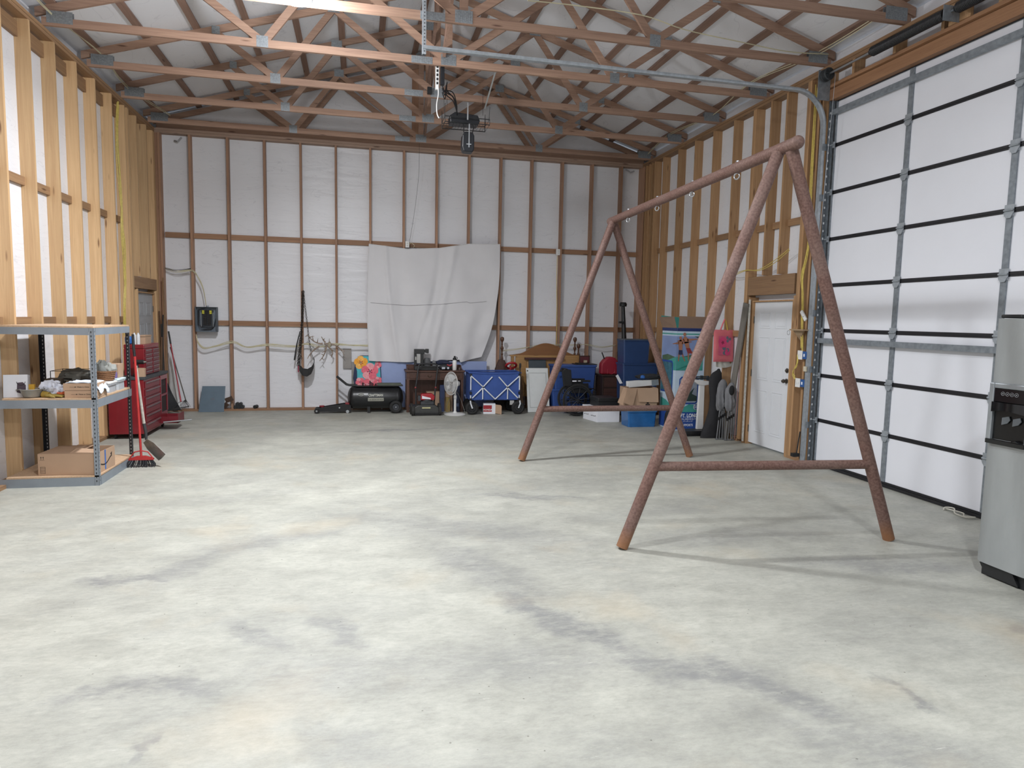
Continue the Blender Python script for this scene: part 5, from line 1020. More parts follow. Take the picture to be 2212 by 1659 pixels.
# --- lawn mower
o = thing('lawn_mower', 'black push lawn mower with red engine cover, facing out before the desk', 'lawn mower', (1.18, 12.15, 0)); mdk = mat('mower_deck', '3a3b39', .5, var=.1)
my = 11.99
build('deck', MB().prism([(.95, my, .03), (1.42, my, .03), (1.40, my, .14), (1.33, my, .185), (1.03, my, .185), (.96, my, .14)], (0, .22, 0)), mdk, o, bevel=.012)
build('front_lip', MB().box((.97, my-.012, .012), (1.40, my-.001, .05)), mat('mower_black', '151515', .5), o)
build('front_slot', MB().prism([(1.06, my-.006, .07), (1.33, my-.006, .07), (1.31, my-.006, .115), (1.08, my-.006, .115)], (0, .005, 0)), mdk, o); build('deck_label', MB().box((1.10, my-.0025, .128), (1.25, my-.0005, .152)), mat('label_yellowish', 'b9b48a', .5), o)
for i, (x, y, r) in enumerate(((.93, my+.02, .088), (1.41, my+.02, .088), (.92, my+.20, .10), (1.42, my+.20, .10))):
    x0_ = x-.02 if x < 1.2 else x-.02; build('wheel', MB().lathe([(.0, 0), (r*.5, .004), (r*.75, .0), (r, .006), (r, .05), (r*.75, .055), (0, .05)], (x0_, y, r), (1, 0, 0), 28), mat('mower_tyre', '2c2b29', .8, bump=.3), o, smooth=True)
eng = build('engine', MB().box((1.08, my+.04, .19), (1.31, my+.20, .25)).cyl((1.195, my+.12, .25), (1.195, my+.12, .29), .10, seg=22).box((1.03, my+.05, .26), (1.08, my+.17, .35)).lathe([(.0, 0), (.035, .0), (.035, .04), (0, .04)], (1.29, my+.1, .32), (0, -.3, 1), 16), mat('engine_grey', '45474a', .45, .4), o)
build('engine_cover', MB().prism([(1.08, my+.03, .275), (1.32, my+.03, .275), (1.33, my+.03, .345), (1.29, my+.03, .385), (1.11, my+.03, .385), (1.08, my+.03, .365)], (0, .17, 0)), mat('engine_red', 'a5232d', .35), eng, bevel=.012)
build('engine_label', MB().prism([(1.10, my+.028, .30), (1.26, my+.028, .29), (1.25, my+.028, .315), (1.17, my+.028, .335), (1.10, my+.028, .355)], (0, .0015, 0)), paper_w, eng)
hb = [(1.005, my+.18, .16), (1.005, my+.24, .48), (1.06, my+.33, .86), (1.08, my+.34, .895), (1.12, my+.345, .905), (1.36, my+.345, .905), (1.40, my+.34, .885), (1.41, my+.33, .85), (1.36, my+.24, .48), (1.33, my+.18, .16)]
build('handlebar', MB().tube(hb, .0155, 10).tube([(1.06, my+.31, .78), (1.08, my+.325, .835), (1.38, my+.325, .835), (1.405, my+.31, .78)], .004, 6), black, o, smooth=True)
build('handle_knob', MB().ball((1.000, my+.23, .48), .018, 12).ball((1.365, my+.23, .48), .018, 12), mat('knob_red', '8d3a3a', .5), o, smooth=True)
# --- pedestal fan
o = thing('pedestal_fan', 'white pedestal fan turned sideways with round base, before the desk', 'fan', (1.72, 12.05, 0)); fw_ = mat('fan_white', 'd9d9d7', .35, var=.03); fy = 12.05
build('base', MB().lathe([(.0, .0), (.19, .0), (.195, .012), (.15, .028), (.04, .042), (.03, .06), (0, .06)], (1.70, fy, .001), (0, 0, 1), 36), fw_, o, smooth=True)
build('pole', MB().tube([(1.70, fy, .05), (1.70, fy, .34), (1.70, fy, .345), (1.70, fy, .50)], [.022, .022, .016, .016], 16).lathe([(.028, 0), (.028, .05), (.02, .06)], (1.70, fy, .30), (0, 0, 1), 18), fw_, o, smooth=True)
ax = Vector((-.86, -.42, .06)).normalized(); hc = Vector((1.615, fy-.035, .575))
bp = hc - ax*.03
build('motor_housing', MB().lathe([(.0, -.17), (.045, -.165), (.058, -.12), (.06, -.06), (.03, -.045), (0, -.045)], hc, ax, 22).tube([hc-ax*.10, Vector((1.70, fy, .50))], [.03, .018], 14), fw_, o, smooth=True)
g_ = MB(); R0 = .205; u_, v_ = _perp(ax)
for k in range(60):
    a = 2*math.pi*k/60; d = u_*math.cos(a)+v_*math.sin(a); g_.tube([hc+ax*.062+d*.035, hc+ax*.058+d*.12, hc+ax*.03+d*(R0-.02), hc+d*R0, hc-ax*.03+d*(R0-.02), hc-ax*.05+d*.11, hc-ax*.05+d*.05], .0016, 4, False)
gr_ = build('wire_cage', g_, fw_, o); build('cage_rings', MB().torus(hc, R0+.002, .006, ax, 44, 8).torus(hc+ax*.045, R0*.72, .002, ax, 40, 6).torus(hc+ax*.058, R0*.45, .002, ax, 36, 6).torus(hc-ax*.045, R0*.72, .002, ax, 40, 6), fw_, o, smooth=True)
build('cage_hub', MB().lathe([(0, .058), (.04, .058), (.042, .066), (.03, .072), (0, .072)], hc, ax, 22), mat('hub_grey', 'a4a6a8', .4), o, smooth=True)
for k in range(3):
    a = 2*math.pi*k/3+.4
    def bl(u, v, a=a): r = .03+u*.135; t = a+(v-.5)*1.15*(.8+.5*u); d = u_*math.cos(t)+v_*math.sin(t); return hc + d*r + ax*(.018*(v-.5)*2)
    build('fan_blade', MB().sheet(bl, 8, 8, .002), mat('blade_white', 'c9cbcc', .3), o, smooth=True)
fan_ = o
pcd = cable('power_cord', '', [(1.70, fy+.06, .47), (1.78, fy+.1, .35), (1.85, fy+.12, .18), (1.89, fy+.1, .03), (1.84, fy+.22, .008), (1.66, fy+.30, .008), (1.58, fy+.26, .10), (1.62, fy+.16, .28)], .004, mat('cord_grey', '8d8a82', .5))
pl0 = wloc(pcd); pcd.parent = fan_; pcd.location = pl0 - wloc(fan_); del pcd['label'], pcd['category']
# --- folding wagon
o = thing('folding_wagon', 'blue fabric folding wagon with white crossed tubes and wide black wheels', 'wagon', (2.45, 12.3, 0)); wy0, wy1, wx0, wx1 = 12.08, 12.55, 1.95, 2.93; wb_ = mat('wagon_blue', '3a5699', .8, var=.08, bump=.15, bscale=8); wt = mat('wagon_tube', 'dfe3e8', .35)
def wag(u, v, side): return (wx0+.02+(wx1-wx0-.04)*u, (wy0 if side < 0 else wy1)+side*-.014*math.sin(3*math.pi*u)*math.sin(math.pi*v)*.6+side*.003, .275+(.49)*v - .02*math.sin(math.pi*u)*v)
fb_ = MB().sheet(lambda u, v: wag(u, v, -1), 30, 10, .004).sheet(lambda u, v: wag(1-u, v, 1), 30, 10, .004).sheet(lambda u, v: (wx0+.02, wy1+(wy0-wy1)*u, .275+.49*v), 6, 6, .004).sheet(lambda u, v: (wx1-.02, wy0+(wy1-wy0)*u, .275+.49*v), 6, 6, .004)
fb_.box((wx0+.02, wy0, .262), (wx1-.02, wy1, .274)); build('fabric_body', fb_, wb_, o, smooth=True)
build('fabric_rim', MB().tube([(wx0+.01, wy0-.004, .765), (2.2, wy0-.004, .748), (2.44, wy0-.004, .742), (2.7, wy0-.004, .75), (wx1-.01, wy0-.004, .765), (wx1, wy1, .765), (wx0, wy1, .765), (wx0+.01, wy0-.004, .765)], .014, 8), wb_, o, smooth=True)
def tb(a, c, y=wy0-.022, r=.0115): build('tube', MB().tube([(a[0], y, a[1]), (c[0], y, c[1])], r, 10), wt, o, smooth=True)
L1x, R1x, xm, cz_ = wx0+.035, wx1-.035, (wx0+wx1)/2, .50
for s, ex in ((-1, L1x), (1, R1x)):
    mx = (ex+xm)/2+s*.005
    tb((ex, .71), (mx+s*-.015*0, cz_+.01)); tb((ex+(-s)*.03, .30), (mx, cz_-.01), wy0-.024); tb((mx, cz_), (xm-s*-.06, .69), wy0-.026); tb((mx, cz_), (xm+s*-.05*-1*0-s*.04*-1*0, .28), wy0-.028); tb((mx, cz_-.02), (mx, .28), wy0-.02)
    tb((ex, .45), (ex, .70), wy0-.018); tb((ex, .30), (ex, .35), wy0-.018)
for x in (L1x, R1x):
    for zc in (.72, .275, .395): build('corner_joint', MB().box((x-.018, wy0-.032, zc-.024), (x+.018, wy0+.0, zc+.024)), black, o, bevel=.003)
for x in ((L1x+xm)/2, (xm+R1x)/2): build('cross_joint', MB().cyl((x, wy0-.04, cz_), (x, wy0-.008, cz_), .014, seg=12), black, o)
for i, (x, y) in enumerate(((wx0+.06, wy0-.03), (wx1-.06, wy0-.03), (wx0+.08, wy1-.04), (wx1-.08, wy1-.04))):
    wh = build('wheel', MB().lathe([(0, .0), (.06, .0), (.065, .008), (.095, .0), (.118, .015), (.12, .05), (.118, .078), (.095, .092), (.06, .085), (0, .088)], (x, y-.045, .122), (0, 1, 0), 34), rubber, o, smooth=True)
    if i < 2: build('fork', MB().tube([(x+(.02 if i else -.04), y-.055, .26), (x+(.03 if i else -.03), y-.057, .20), (x+(.0), y-.058, .12)], .014, 10), wt, wh, smooth=True)
    build('hub', MB().torus((x, y-.047, .122), .05, .006, (0, 1, 0), 20, 6), mat('rim_dark', '33353a', .4), wh)
build('pull_handle', MB().tube([(wx1-.03, wy0-.02, .75), (wx1-.03, wy0-.02, .86)], .010, 10).lathe([(.008, 0), (.018, .01), (.02, .05), (.016, .09), (0, .095)], (wx1-.03, wy0-.02, .85), (0, 0, 1), 16), black, o, smooth=True)
build('cup_tag', MB().box((2.72, wy0-.012, .17), (2.80, wy0-.004, .25)), mat('tag_grey', 'b4b4b2', .6), o, bevel=.012)
# box under wagon
o = thing('oil_carton', 'red and white printed carton with an open flap, under the blue wagon', 'box', (2.34, 12.2, 0)); M = rot((2.36, 12.16, .001), -6)
build('carton_body', MB(M).box((-.12, -.06, 0), (.10, .1, .19)), paper_w, o); build('red_panel', MB(M).box((-.121, -.0615, .04), (.035, -.0605, .16)), mat('carton_red', 'a32b33', .5), o)
letters('HONDA', .045, M @ Vector((-.042, -.0625, .075)), M.to_3x3() @ X3, Z3, white_p, o, bold=.001)
build('carton_flap', MB(M).prism([(.10, -.06, .01), (.21, -.12, -.0), (.21, -.12, .15), (.19, -.11, .17), (.10, -.06, .175)], (0, .004, 0)), card, o)
for i, (x, lab) in enumerate(((2.63, 'dark brown wooden plank side standing behind wagon wheel'), )): one('brown_board', MB().prism([(2.96, 12.50, .0), (3.10, 12.50, .0), (3.06, 12.62, .72), (2.96, 12.62, .72)], (0, .02, 0)), wood('board_tan', '7b5f45', '57402d', 'Z', False), 'narrow brown board standing between the blue wagon and white cabinet door', 'board')
# bag and red handle behind the wagon
one('brown_bag', blob((2.68, 12.70, .50), (.13, .08, .30), 41, .18, 26), mat('bag_brown', '4a3730', .8), 'dark brown bag slumped behind the blue wagon under the turned post', 'bag', smooth=True)
one('bag_support_crate', MB().box((2.56, 12.60, .001), (2.875, 12.80, .499)), mat('crate_dark', '3a2f2a', .8), 'dark crate behind the blue wagon carrying the brown bag', 'crate')
o = one('red_fan_housing', MB().torus((2.86, 12.64, .855), .10, .022, (0, .75, 1), 26, 10).box((2.83, 12.625, .50), (2.86, 12.655, .86)).box((2.82, 12.61, .4995), (2.87, 12.67, .51)), mat('tool_red_bright', 'a8252d', .4), 'red curved tool handle above the blue wagon near its pull handle', 'tool', smooth=True)
# --- wooden headboard
pine = wood('headboard_pine', 'bd935f', '9c774a', 'X', True, .4)
o = thing('headboard', 'honey pine headboard with arched top leaning on the back wall', 'headboard', (3.55, 12.78, 0)); hx0, hx1, hy = 2.89, 4.27, 12.74
build('panel', MB().box((hx0+.08, hy, .25), (hx1-.02, hy+.03, 1.055)), pine, o); build('panel_joint', MB().box((hx0+.05, hy-.006, 1.03), (hx1-.02, hy-.0005, 1.045)), pine, o)
arc = [(hx0, 1.056)]+[(hx0+.12+(hx1-hx0-.24)*k/24, 1.075+.215*max(0, math.sin(math.pi*k/24))**1.6) for k in range(25)]+[(hx1, 1.056)]
build('arched_rail', MB().prism([(x, hy-.008, z) for x, z in arc], (0, .045, 0)), wood('headboard_rail', '99683c', '7d5330', 'X', False, .4), o)
for x in (hx0+.02, hx1-.02): build('post', MB().box((x-.03, hy-.012, 0), (x+.03, hy+.04, 1.055)), pine, o, bevel=.003)
build('cap', MB().box((hx0-.03, hy-.025, 1.03), (hx0+.09, hy+.05, 1.055)), pine, o)
# turned bed posts
tn = mat('turned_walnut', '5a3d2c', .35)
def turned(x, y, z1, lab):
    p_ = [(.03, 0), (.03, .35), (.022, .37), (.03, .42), (.02, .6), (.027, z1-.42), (.015, z1-.36), (.026, z1-.34), (.012, z1-.31), (.02, z1-.26), (.034, z1-.225), (.02, z1-.19), (.010, z1-.17), (.02, z1-.155), (.010, z1-.14), (.018, z1-.125), (.012, z1-.11), (.033, z1-.075), (.038, z1-.045), (.03, z1-.015), (0, z1)]
    one('bed_post', MB().lathe(p_, (x, y, 0), (0, 0, 1), 20), tn, lab, 'bed post', 'turned bed posts', smooth=True)
q = at(1085, 727, 12.80); turned(q.x+.0, 12.80, q.z, 'dark turned ball-top bed post beside the white sheet')
q = at(1243, 728, 12.81); turned(q.x, 12.83, q.z, 'dark turned ball-top bed post behind the end of pine headboard')
q = at(1247, 742, 12.84); turned(q.x+.03, 12.85, q.z, 'shorter dark turned post just behind the other ball-top post')
# --- grey board with maroon top
o = thing('chalk_board', 'dark grey board with a maroon top rail leaning on the pine headboard', 'board', (3.55, 12.6, 0)); build('board_face', MB().prism([(3.22, 12.54, .001), (3.565, 12.54, .001), (3.565, 12.70, .97), (3.22, 12.70, .97)], (0, .02, 0)), mat('slate', '444c52', .7), o); build('top_rail', MB().box((3.14, 12.67, .972), (3.93, 12.725, 1.01)), mat('rail_maroon', '4a2a26', .5), o); build('side_edge', MB().prism([(3.18, 12.53, .001), (3.215, 12.53, .001), (3.215, 12.69, .93), (3.18, 12.69, .93)], (0, .03, 0)), pine, o)
# --- white cabinet door
o = thing('cabinet_door', 'white painted cabinet door with routed panel leaning behind the swing frame leg', 'cabinet door', (3.3, 12.25, 0)); c = [P(3.115, 12.25, .002), P(3.545, 12.25, .002), P(3.515, 12.36, .83), P(3.085, 12.36, .83)]
wdm = mat('cab_white', 'd9dcdb', .45, var=.03); build('door_panel', MB().prism(c, (0, .018, 0)), wdm, o, bevel=.004); b = MB(); cc = (c[0]+c[1]+c[2]+c[3])/4
ii = [cc+(p-cc)*.78+Vector((0, -.0022, 0)) for p in c]
for a_, e_ in zip(ii, ii[1:]+ii[:1]): b.board(a_, e_, .008, .003, (0, 1, -.1))
for dx, dz in ((.03, -.1), (.06, -.2), (-.1, .0)): b.cyl(cc+Vector((dx, -.003+dz*.13, dz)), cc+Vector((dx, -.001+dz*.13, dz)), .004, seg=8)
build('routed_groove', b, mat('groove_grey', 'a8adac', .5), o); b = MB().cyl(c[3].lerp(cc, .12)+Vector((0, -.006, 0)), c[3].lerp(cc, .12), .014, seg=14); build('hinge_cup', b, mat('dark_nickel', '6f6a63', .3, .9), o)
# --- big blue totes
tote = mat('tote_blue', '33508f', .4, var=.05); toteL = mat('tote_lid_blue', '3a5a9e', .4); tdk = mat('tote_navy', '2c446f', .4, var=.05); tlid = mat('tote_lid_grey', '4a525c', .5)
bin_('large_tote', 'large blue plastic tote on the floor behind the wheelchair, lower of two', 3.58, 4.42, 12.25, 12.62, .001, .44, tote, toteL, 'tote')
bin_('large_tote', 'large blue plastic tote behind the wheelchair, upper of two, below pine headboard', 3.60, 4.46, 12.23, 12.63, .4415, .90, tote, toteL, 'tote')
one('black_tray', MB().box((4.05, 12.28, .901), (4.48, 12.55, .915)).box((4.10, 12.3, .9155), (4.3, 12.5, .93)), black, 'thin black tray lying on the upper blue tote', 'tray')
o = thing('picture_frame', 'small dark framed picture propped on the wall over the blue totes', 'picture', (4.35, 12.6, .90)); a_ = at(1251, 784, 12.6); c_ = at(1270, 770, 12.6); build('frame', MB().box((a_.x, 12.60, .9015), (a_.x+.22, 12.615, 1.06)), mat('frame_brown', '3a2520', .4), o, bevel=.003); build('picture', MB().box((a_.x+.02, 12.598, .925), (a_.x+.20, 12.5995, 1.04)), mat('picture_maroon', '5c2a30', .5), o)
one('small_maroon_box', MB().box((a_.x-.03+.10, 12.50, .9305), (a_.x+.13, 12.545, .975)), mat('note_pale', 'b2a58f', .6), 'tiny pale note before the dark framed picture', 'note')
# --- wheelchair
o = thing('wheelchair', 'black folded wheelchair with large spoked wheels before the blue totes', 'wheelchair', (3.95, 11.9, 0)); wk = mat('wc_black', '17181b', .5); WY = (11.68, 12.0)
for y in WY:
    wh = build('wheel', MB().torus((3.905, y, .298), .275, .019, (0, 1, 0), 56, 12), rubber, o, smooth=True); b = MB().torus((3.905, y-.035, .298), .235, .007, (0, 1, 0), 50, 8); build('hand_rim', b, mat('rim_black', '26282b', .3), wh, smooth=True)
    b = MB().torus((3.905, y, .298), .25, .008, (0, 1, 0), 48, 8).cyl((3.905, y-.03, .298), (3.905, y+.03, .298), .026, seg=18)
    for k in range(10): a = 2*math.pi*k/10+.16; b.tube([(3.905, y, .298), (3.905+.25*math.cos(a), y, .298+.25*math.sin(a))], .007, 8)
    build('spokes', b, mat('spoke_dark', '2c2d31', .35), wh)
    build('side_frame', MB().tube([(3.78, y+.05, .30), (3.74, y+.05, .62), (3.72, y+.05, .80), (3.64, y+.05, .84), (3.59, y+.05, .83)], .011, 10).tube([(3.76, y+.05, .50), (4.22, y+.05, .50), (4.26, y+.05, .46), (4.27, y+.05, .2), (4.36, y+.05, .09)], .011, 10).tube([(3.77, y+.05, .24), (4.26, y+.05, .24)], .011, 10), mat('wc_frame', '2a2b2f', .3, .5), o, smooth=True)
    build('armrest', MB().box((3.80, y+.03, .625), (4.15, y+.075, .66)).box((3.79, y+.045, .42), (4.12, y+.055, .60)), wk, o, bevel=.008)
    build('caster', MB().cyl((4.30, y+.035, .085), (4.30, y+.065, .085), .084, seg=26), rubber, o, smooth=True); build('footplate', MB().box((4.33, y+.07, .10), (4.45, y+.16, .115)), wk, o)
    build('push_grip', MB().cyl((3.60, y+.05, .835), (3.555, y+.05, .825), .016, seg=12), wk, o)
build('seat', MB().box((3.77, WY[0]+.07, .47), (4.20, WY[1]+.03, .50)), wk, o, bevel=.01); build('backrest', MB().sheet(lambda u, v: (3.70+.06*(1-v)+.05*math.sin(math.pi*u)-.07*0, WY[0]+.05+u*(WY[1]-WY[0]), .46+.40*v), 10, 8, .02), wk, o, smooth=True)
build('side_pocket', MB().prism([(3.64, WY[0]+.02, .55), (3.80, WY[0]+.02, .55), (3.77, WY[0]+.02, .85), (3.66, WY[0]+.02, .87), (3.60, WY[0]+.02, .82)], (0, .02, 0)), wk, o, bevel=.006)
build('label_plate', MB().box((3.80, WY[0]+.0275, .632), (3.88, WY[0]+.0295, .655)).box((3.91, WY[0]+.0275, .638), (3.96, WY[0]+.0295, .653)), paper_w, o)
# --- dark chest and fuel can
o = thing('dark_cabinet', 'low dark brown wooden cabinet carrying the red fuel can', 'cabinet', (4.76, 12.2, 0)); build('cabinet_body', MB().box((4.50, 12.02, .001), (5.04, 12.40, .70)), wood('cabinet_dark', '3d2d26', '2c1f1a', 'X', False, .5), o, bevel=.004); build('cabinet_top', MB().box((4.48, 12.0, .701), (5.08, 12.42, .735)), wood('cabinet_dark', '3d2d26', '2c1f1a', 'X', False, .5), o, bevel=.004)
build('drawer_front', MB().box((4.53, 12.012, .50), (5.01, 12.0195, .68)).box((4.53, 12.012, .06), (5.01, 12.0195, .47)), wood('cabinet_dark2', '4a3029', '35211c', 'X', False, .5), o)
o = thing('fuel_can', 'red plastic fuel can with recessed handle standing on the dark cabinet', 'fuel can', (4.66, 12.15, .735)); frd = mat('fuel_red', '8f2030', .45, var=.06); cxf = 4.665
pr_ = [(-.175, 0), (.175, 0), (.178, .16), (.16, .25), (.11, .31), (.04, .335), (-.04, .33), (-.10, .29), (-.16, .22), (-.175, .18)]
build('can_body', MB().prism([(cxf+x, 12.08, .736+z) for x, z in pr_], (0, .16, 0)), frd, o, bevel=.028, bseg=3)
build('handle_recess', MB().torus((cxf+.03, 12.085, .80+.02), .075, .010, (0, 1, 0), 24, 8, -10, 190).tube([(cxf-.045, 12.085, .82), (cxf-.045, 12.085, .75)], .010, 8).tube([(cxf+.105, 12.085, .82), (cxf+.105, 12.085, .75)], .010, 8), frd, o, smooth=True)
build('spout', MB().tube([(cxf-.09, 12.16, 1.02), (cxf-.115, 12.16, 1.08), (cxf-.145, 12.16, 1.15)], [.013, .011, .011], 10), black, o, smooth=True)
# --- navy totes
bin_('navy_tote', 'navy blue tote in the back corner, lower of the two stacked', 4.74, 5.46, 11.62, 12.0, .30, .98, tdk, tdk, 'tote')
bin_('navy_tote', 'navy blue tote with grey lid, upper of the two stacked in the back corner', 4.74, 5.28, 11.63, 11.99, .9815, 1.425, tdk, tlid, 'tote')
one('low_crate', MB().box((4.76, 11.64, .001), (5.44, 11.98, .299)), mat('crate_dark', '3a2f2a', .8), 'dark crate on the floor under the stacked navy totes', 'crate')
o = thing('umbrella_stand_pole', 'tall black bracketed post leaning behind the navy totes', 'post', (5.0, 12.2, 0)); a_, c_ = at(1348, 735, 12.52), at(1346, 662, 12.62)
build('pole', MB().tube([(a_.x+.03, 12.50, .001), a_, c_], [.05, .05, .035], 14), black, o, smooth=True)
build('cap', MB().tube([c_, c_+Vector((0, 0, .06))], [.07, .075], 14).tube([c_+Vector((-.06, 0, .07)), c_+Vector((.06, 0, .07))], .012, 8).box(tuple(a_+Vector((-.12, -.02, .33))), tuple(a_+Vector((-.03, .02, .37)))), black, o)
# --- white file box and black case
o = thing('file_box', 'white low printed storage box on the floor behind the far crossbar', 'box', (4.15, 11.2, 0)); M = rot((4.17, 11.1, .001), 0)
fbk = [(-.24, .42), (.24, .42), (.24, 0), (-.10, 0)]
build('box_body', MB().prism([(4.21-.20, 10.92, .001), (4.42, 10.92, .001), (4.42, 11.40, .001), (3.92, 11.40, .001)], (0, 0, .215)), paper_w, o, bevel=.003); build('box_lid', MB().prism([(4.20-.20, 10.905, .2165), (4.435, 10.905, .2165), (4.435, 11.41, .2165), (3.905, 11.41, .2165)], (0, 0, .04)), paper_w, o, bevel=.003)
sd_ = Vector((4.01-3.92, 10.92-11.40, 0)).normalized(); nn_ = Vector((sd_.y, -sd_.x, 0))
b = MB()
for cx0_, cy0_ in ((3.943, 11.28), (3.987, 11.04)):
    for k, (o_, w_k, h_) in enumerate(((-.07, .030, .03), (-.025, .008, .036), (.01, .028, .026), (.055, .020, .036))): b.board(Vector((cx0_, cy0_, .10)) + sd_*o_ - sd_*w_k/2, Vector((cx0_, cy0_, .10+.01*(k % 2))) + sd_*o_ + sd_*w_k/2, h_*.35, .006, nn_)
build('printed_marks', b, ink, o)
o = thing('black_case', 'black flat rectangular case resting on the white storage box', 'case', (4.2, 11.2, .257)); build('case_body', MB().box((4.03, 10.95, .2575), (4.40, 11.36, .355)), black, o, bevel=.008); build('case_lid', MB().box((4.025, 10.945, .356), (4.405, 11.365, .42)), black, o, bevel=.01)
# --- blue clear bin with open carton
tb_ = mat('clear_blue', '2e6aa8', .15, alpha=.88, var=.12); bin_('clear_blue_bin', 'translucent blue bin on the floor under the open brown carton', 4.34, 4.87, 10.36, 10.72, .001, .285, tb_, mat('clear_blue_lid', '6d8fb0', .3, alpha=.9))
o, M, w_, d_ = carton('open_carton', 'open brown carton with folded down flaps on the translucent blue bin', 4.33, 4.86, 10.38, 10.72, .286, .37, card, flaps=True)
build('side_flap', MB(M).prism([(-w_-.002, -d_, .36), (-w_-.10, -d_-.05, .06+.03), (-w_-.17, -d_+.0, .13), (-w_-.02, -d_+.12, .37)], (0, .004, .0)), card, o); build('front_flap', MB(M).prism([(-w_+.17, -d_-.006, .36), (w_+.01, -d_-.006, .36), (w_+.015, -d_-.03, .13), (-w_+.19, -d_-.03, .14)], (0, .004, 0)), card, o)
build('left_front_flap', MB(M).prism([(-w_-.01, -d_-.006, .365), (-w_+.165, -d_-.008, .35), (-w_+.08, -d_-.05, .07), (-w_-.08, -d_-.05, .13)], (0, .004, 0)), card, o)
b = MB(M); b.box((.06, -d_-.0018, .05), (.14, -d_-.0005, .10)).prism([(.08, -d_-.0018, .105), (.12, -d_-.0018, .105), (.12, -d_-.0018, .12), (.10, -d_-.0018, .13), (.08, -d_-.0018, .12)], (0, .001, 0)); build('printed_mark', b, ink, o)
one('white_card', MB().prism([at(1330, 812, 10.62), at(1335, 809, 10.62), at(1345, 828, 10.66), at(1339, 829, 10.66)], (0, .006, 0)).box((4.36, 10.60, .291), (4.39, 10.66, .60)), paper_w, 'white card standing up out of the open brown carton', 'card')
o = thing('white_shelf_panel', 'white metal channel panel lying across the open brown carton', 'metal panel', (4.75, 10.6, .66)); a_, c_ = at(1360, 818, 10.5), at(1425, 813, 10.55); build('channel', MB().board((a_.x, 10.52, .695), (c_.x-.02, 10.56, .735), .095, .02, (0, 1, 0)).board((a_.x, 10.60, .70), (c_.x-.02, 10.64, .74), .09, .08, (0, 1, 0)), white_p, o, bevel=.003); build('end_bracket', MB().board((c_.x-.16, 10.505, .722), (c_.x-.02, 10.545, .737), .098, .006, (0, 1, 0)), mat('bracket_grey', 'a9acae', .4, .4), o)
one('dark_sweater', blob((4.82, 10.62, .79), (.24, .10, .05), 51, .3, 28), mat('cloth_charcoal', '2a2b2d', .9, bump=.3), 'dark crumpled clothes on the white channel panel', 'clothes', smooth=True)
one('blue_pouch', blob((4.66, 10.55, .80), (.045, .04, .035), 55, .2, 16), mat('pouch_blue', '2f62a8', .7), 'small bright blue pouch on the dark crumpled clothes', 'pouch', smooth=True)
one('black_backpack', blob((4.915, 10.05, .001), (.05, .09, .22), 61, .16, 26), mat('pack_black', '202124', .8, bump=.2), 'black backpack on the floor between blue bin and tall printed carton', 'backpack', smooth=True)
# --- tall printed carton
o = thing('retail_carton', 'tall printed retail carton for a water toy, turquoise and blue, flaps open', 'carton', (5.22, 10.2, 0)); kx0, kx1, ky, kyb, kz = 4.975, 5.475, 9.98, 10.52, 1.66
cb = mat('carton_pale_blue', 'bccfe0', .4, var=.05); bl_ = mat('carton_royal', '2a4d98', .4, var=.05); tq = mat('carton_turq', '459a90', .4, var=.15, scale=6); sky_ = mat('print_sky', '8296c2', .4, var=.15, scale=2)
build('carton_body', MB().box((kx0, ky, .001), (kx1, kyb, kz)), cb, o)
def pnl(nm, m, pts, k=1, par=None): return build(nm, MB().prism([(kx0+x, ky-.001-.0015*k, z) for x, z in pts], (0, .0012, 0)), m, par or o)
def spl(nm, m, pts, k=1, par=None): return build(nm, MB().prism([(kx0-.001-.0015*k, ky+y, z) for y, z in pts], (.0012, 0, 0)), m, par or o)
def rect(x0, z0, x1, z1): return [(x0, z0), (x1, z0), (x1, z1), (x0, z1)]
for f, L in ((pnl, .5), (spl, kyb-ky)):
    f('top_band', mat('carton_navy', '22346a', .4), rect(0, kz-.05, L, kz)); f('stripe', tq, rect(0, kz-.105, L, kz-.085)); f('lower_band', bl_, rect(.0, .02, L, .30), 1)
ph = pnl('picture_panel', sky_, rect(.0, .98, .47, kz-.13)); pnl('picture_hills', mat('print_hill', '4c6650', .5), [(0, 1.19), (.15, 1.21), (.3, 1.24), (.47, 1.25), (.47, 1.1), (0, 1.1)], 1.5, ph); pnl('picture_sea', tq, [(.0, .98), (.47, .98), (.47, 1.16), (.25, 1.20), (0, 1.20)], 2, ph)
pnl('picture_slide', mat('print_slide', '2f8478', .4), [(.03, .985), (.36, 1.10), (.38, 1.14), (.0, .995)], 3, ph)
pnl('picture_palm', mat('print_palm', '2c3f3a', .6), [(.25, 1.22), (.33, 1.35), (.36, 1.28), (.42, 1.30), (.38, 1.24), (.40, 1.2), (.3, 1.2)], 2.5, ph)
pnl('picture_frond', mat('print_palm', '2c3f3a', .6), [(.30, 1.53), (.38, 1.50), (.45, 1.44), (.44, 1.50), (.47, 1.53)], 2.5, ph)
ph2 = spl('side_picture', sky_, rect(.0, .98, kyb-ky-.01, kz-.13)); spl('picture_sea', tq, [(.0, .98), (.5, .98), (.5, 1.08), (.25, 1.14), (0, 1.20)], 2, ph2); spl('picture_hills', mat('print_hill', '4c6650', .5), [(0, 1.19), (.3, 1.23), (.5, 1.2), (.5, 1.1), (0, 1.1)], 1.5, ph2)
sk = mat('print_skin', 'a5725a', .6)
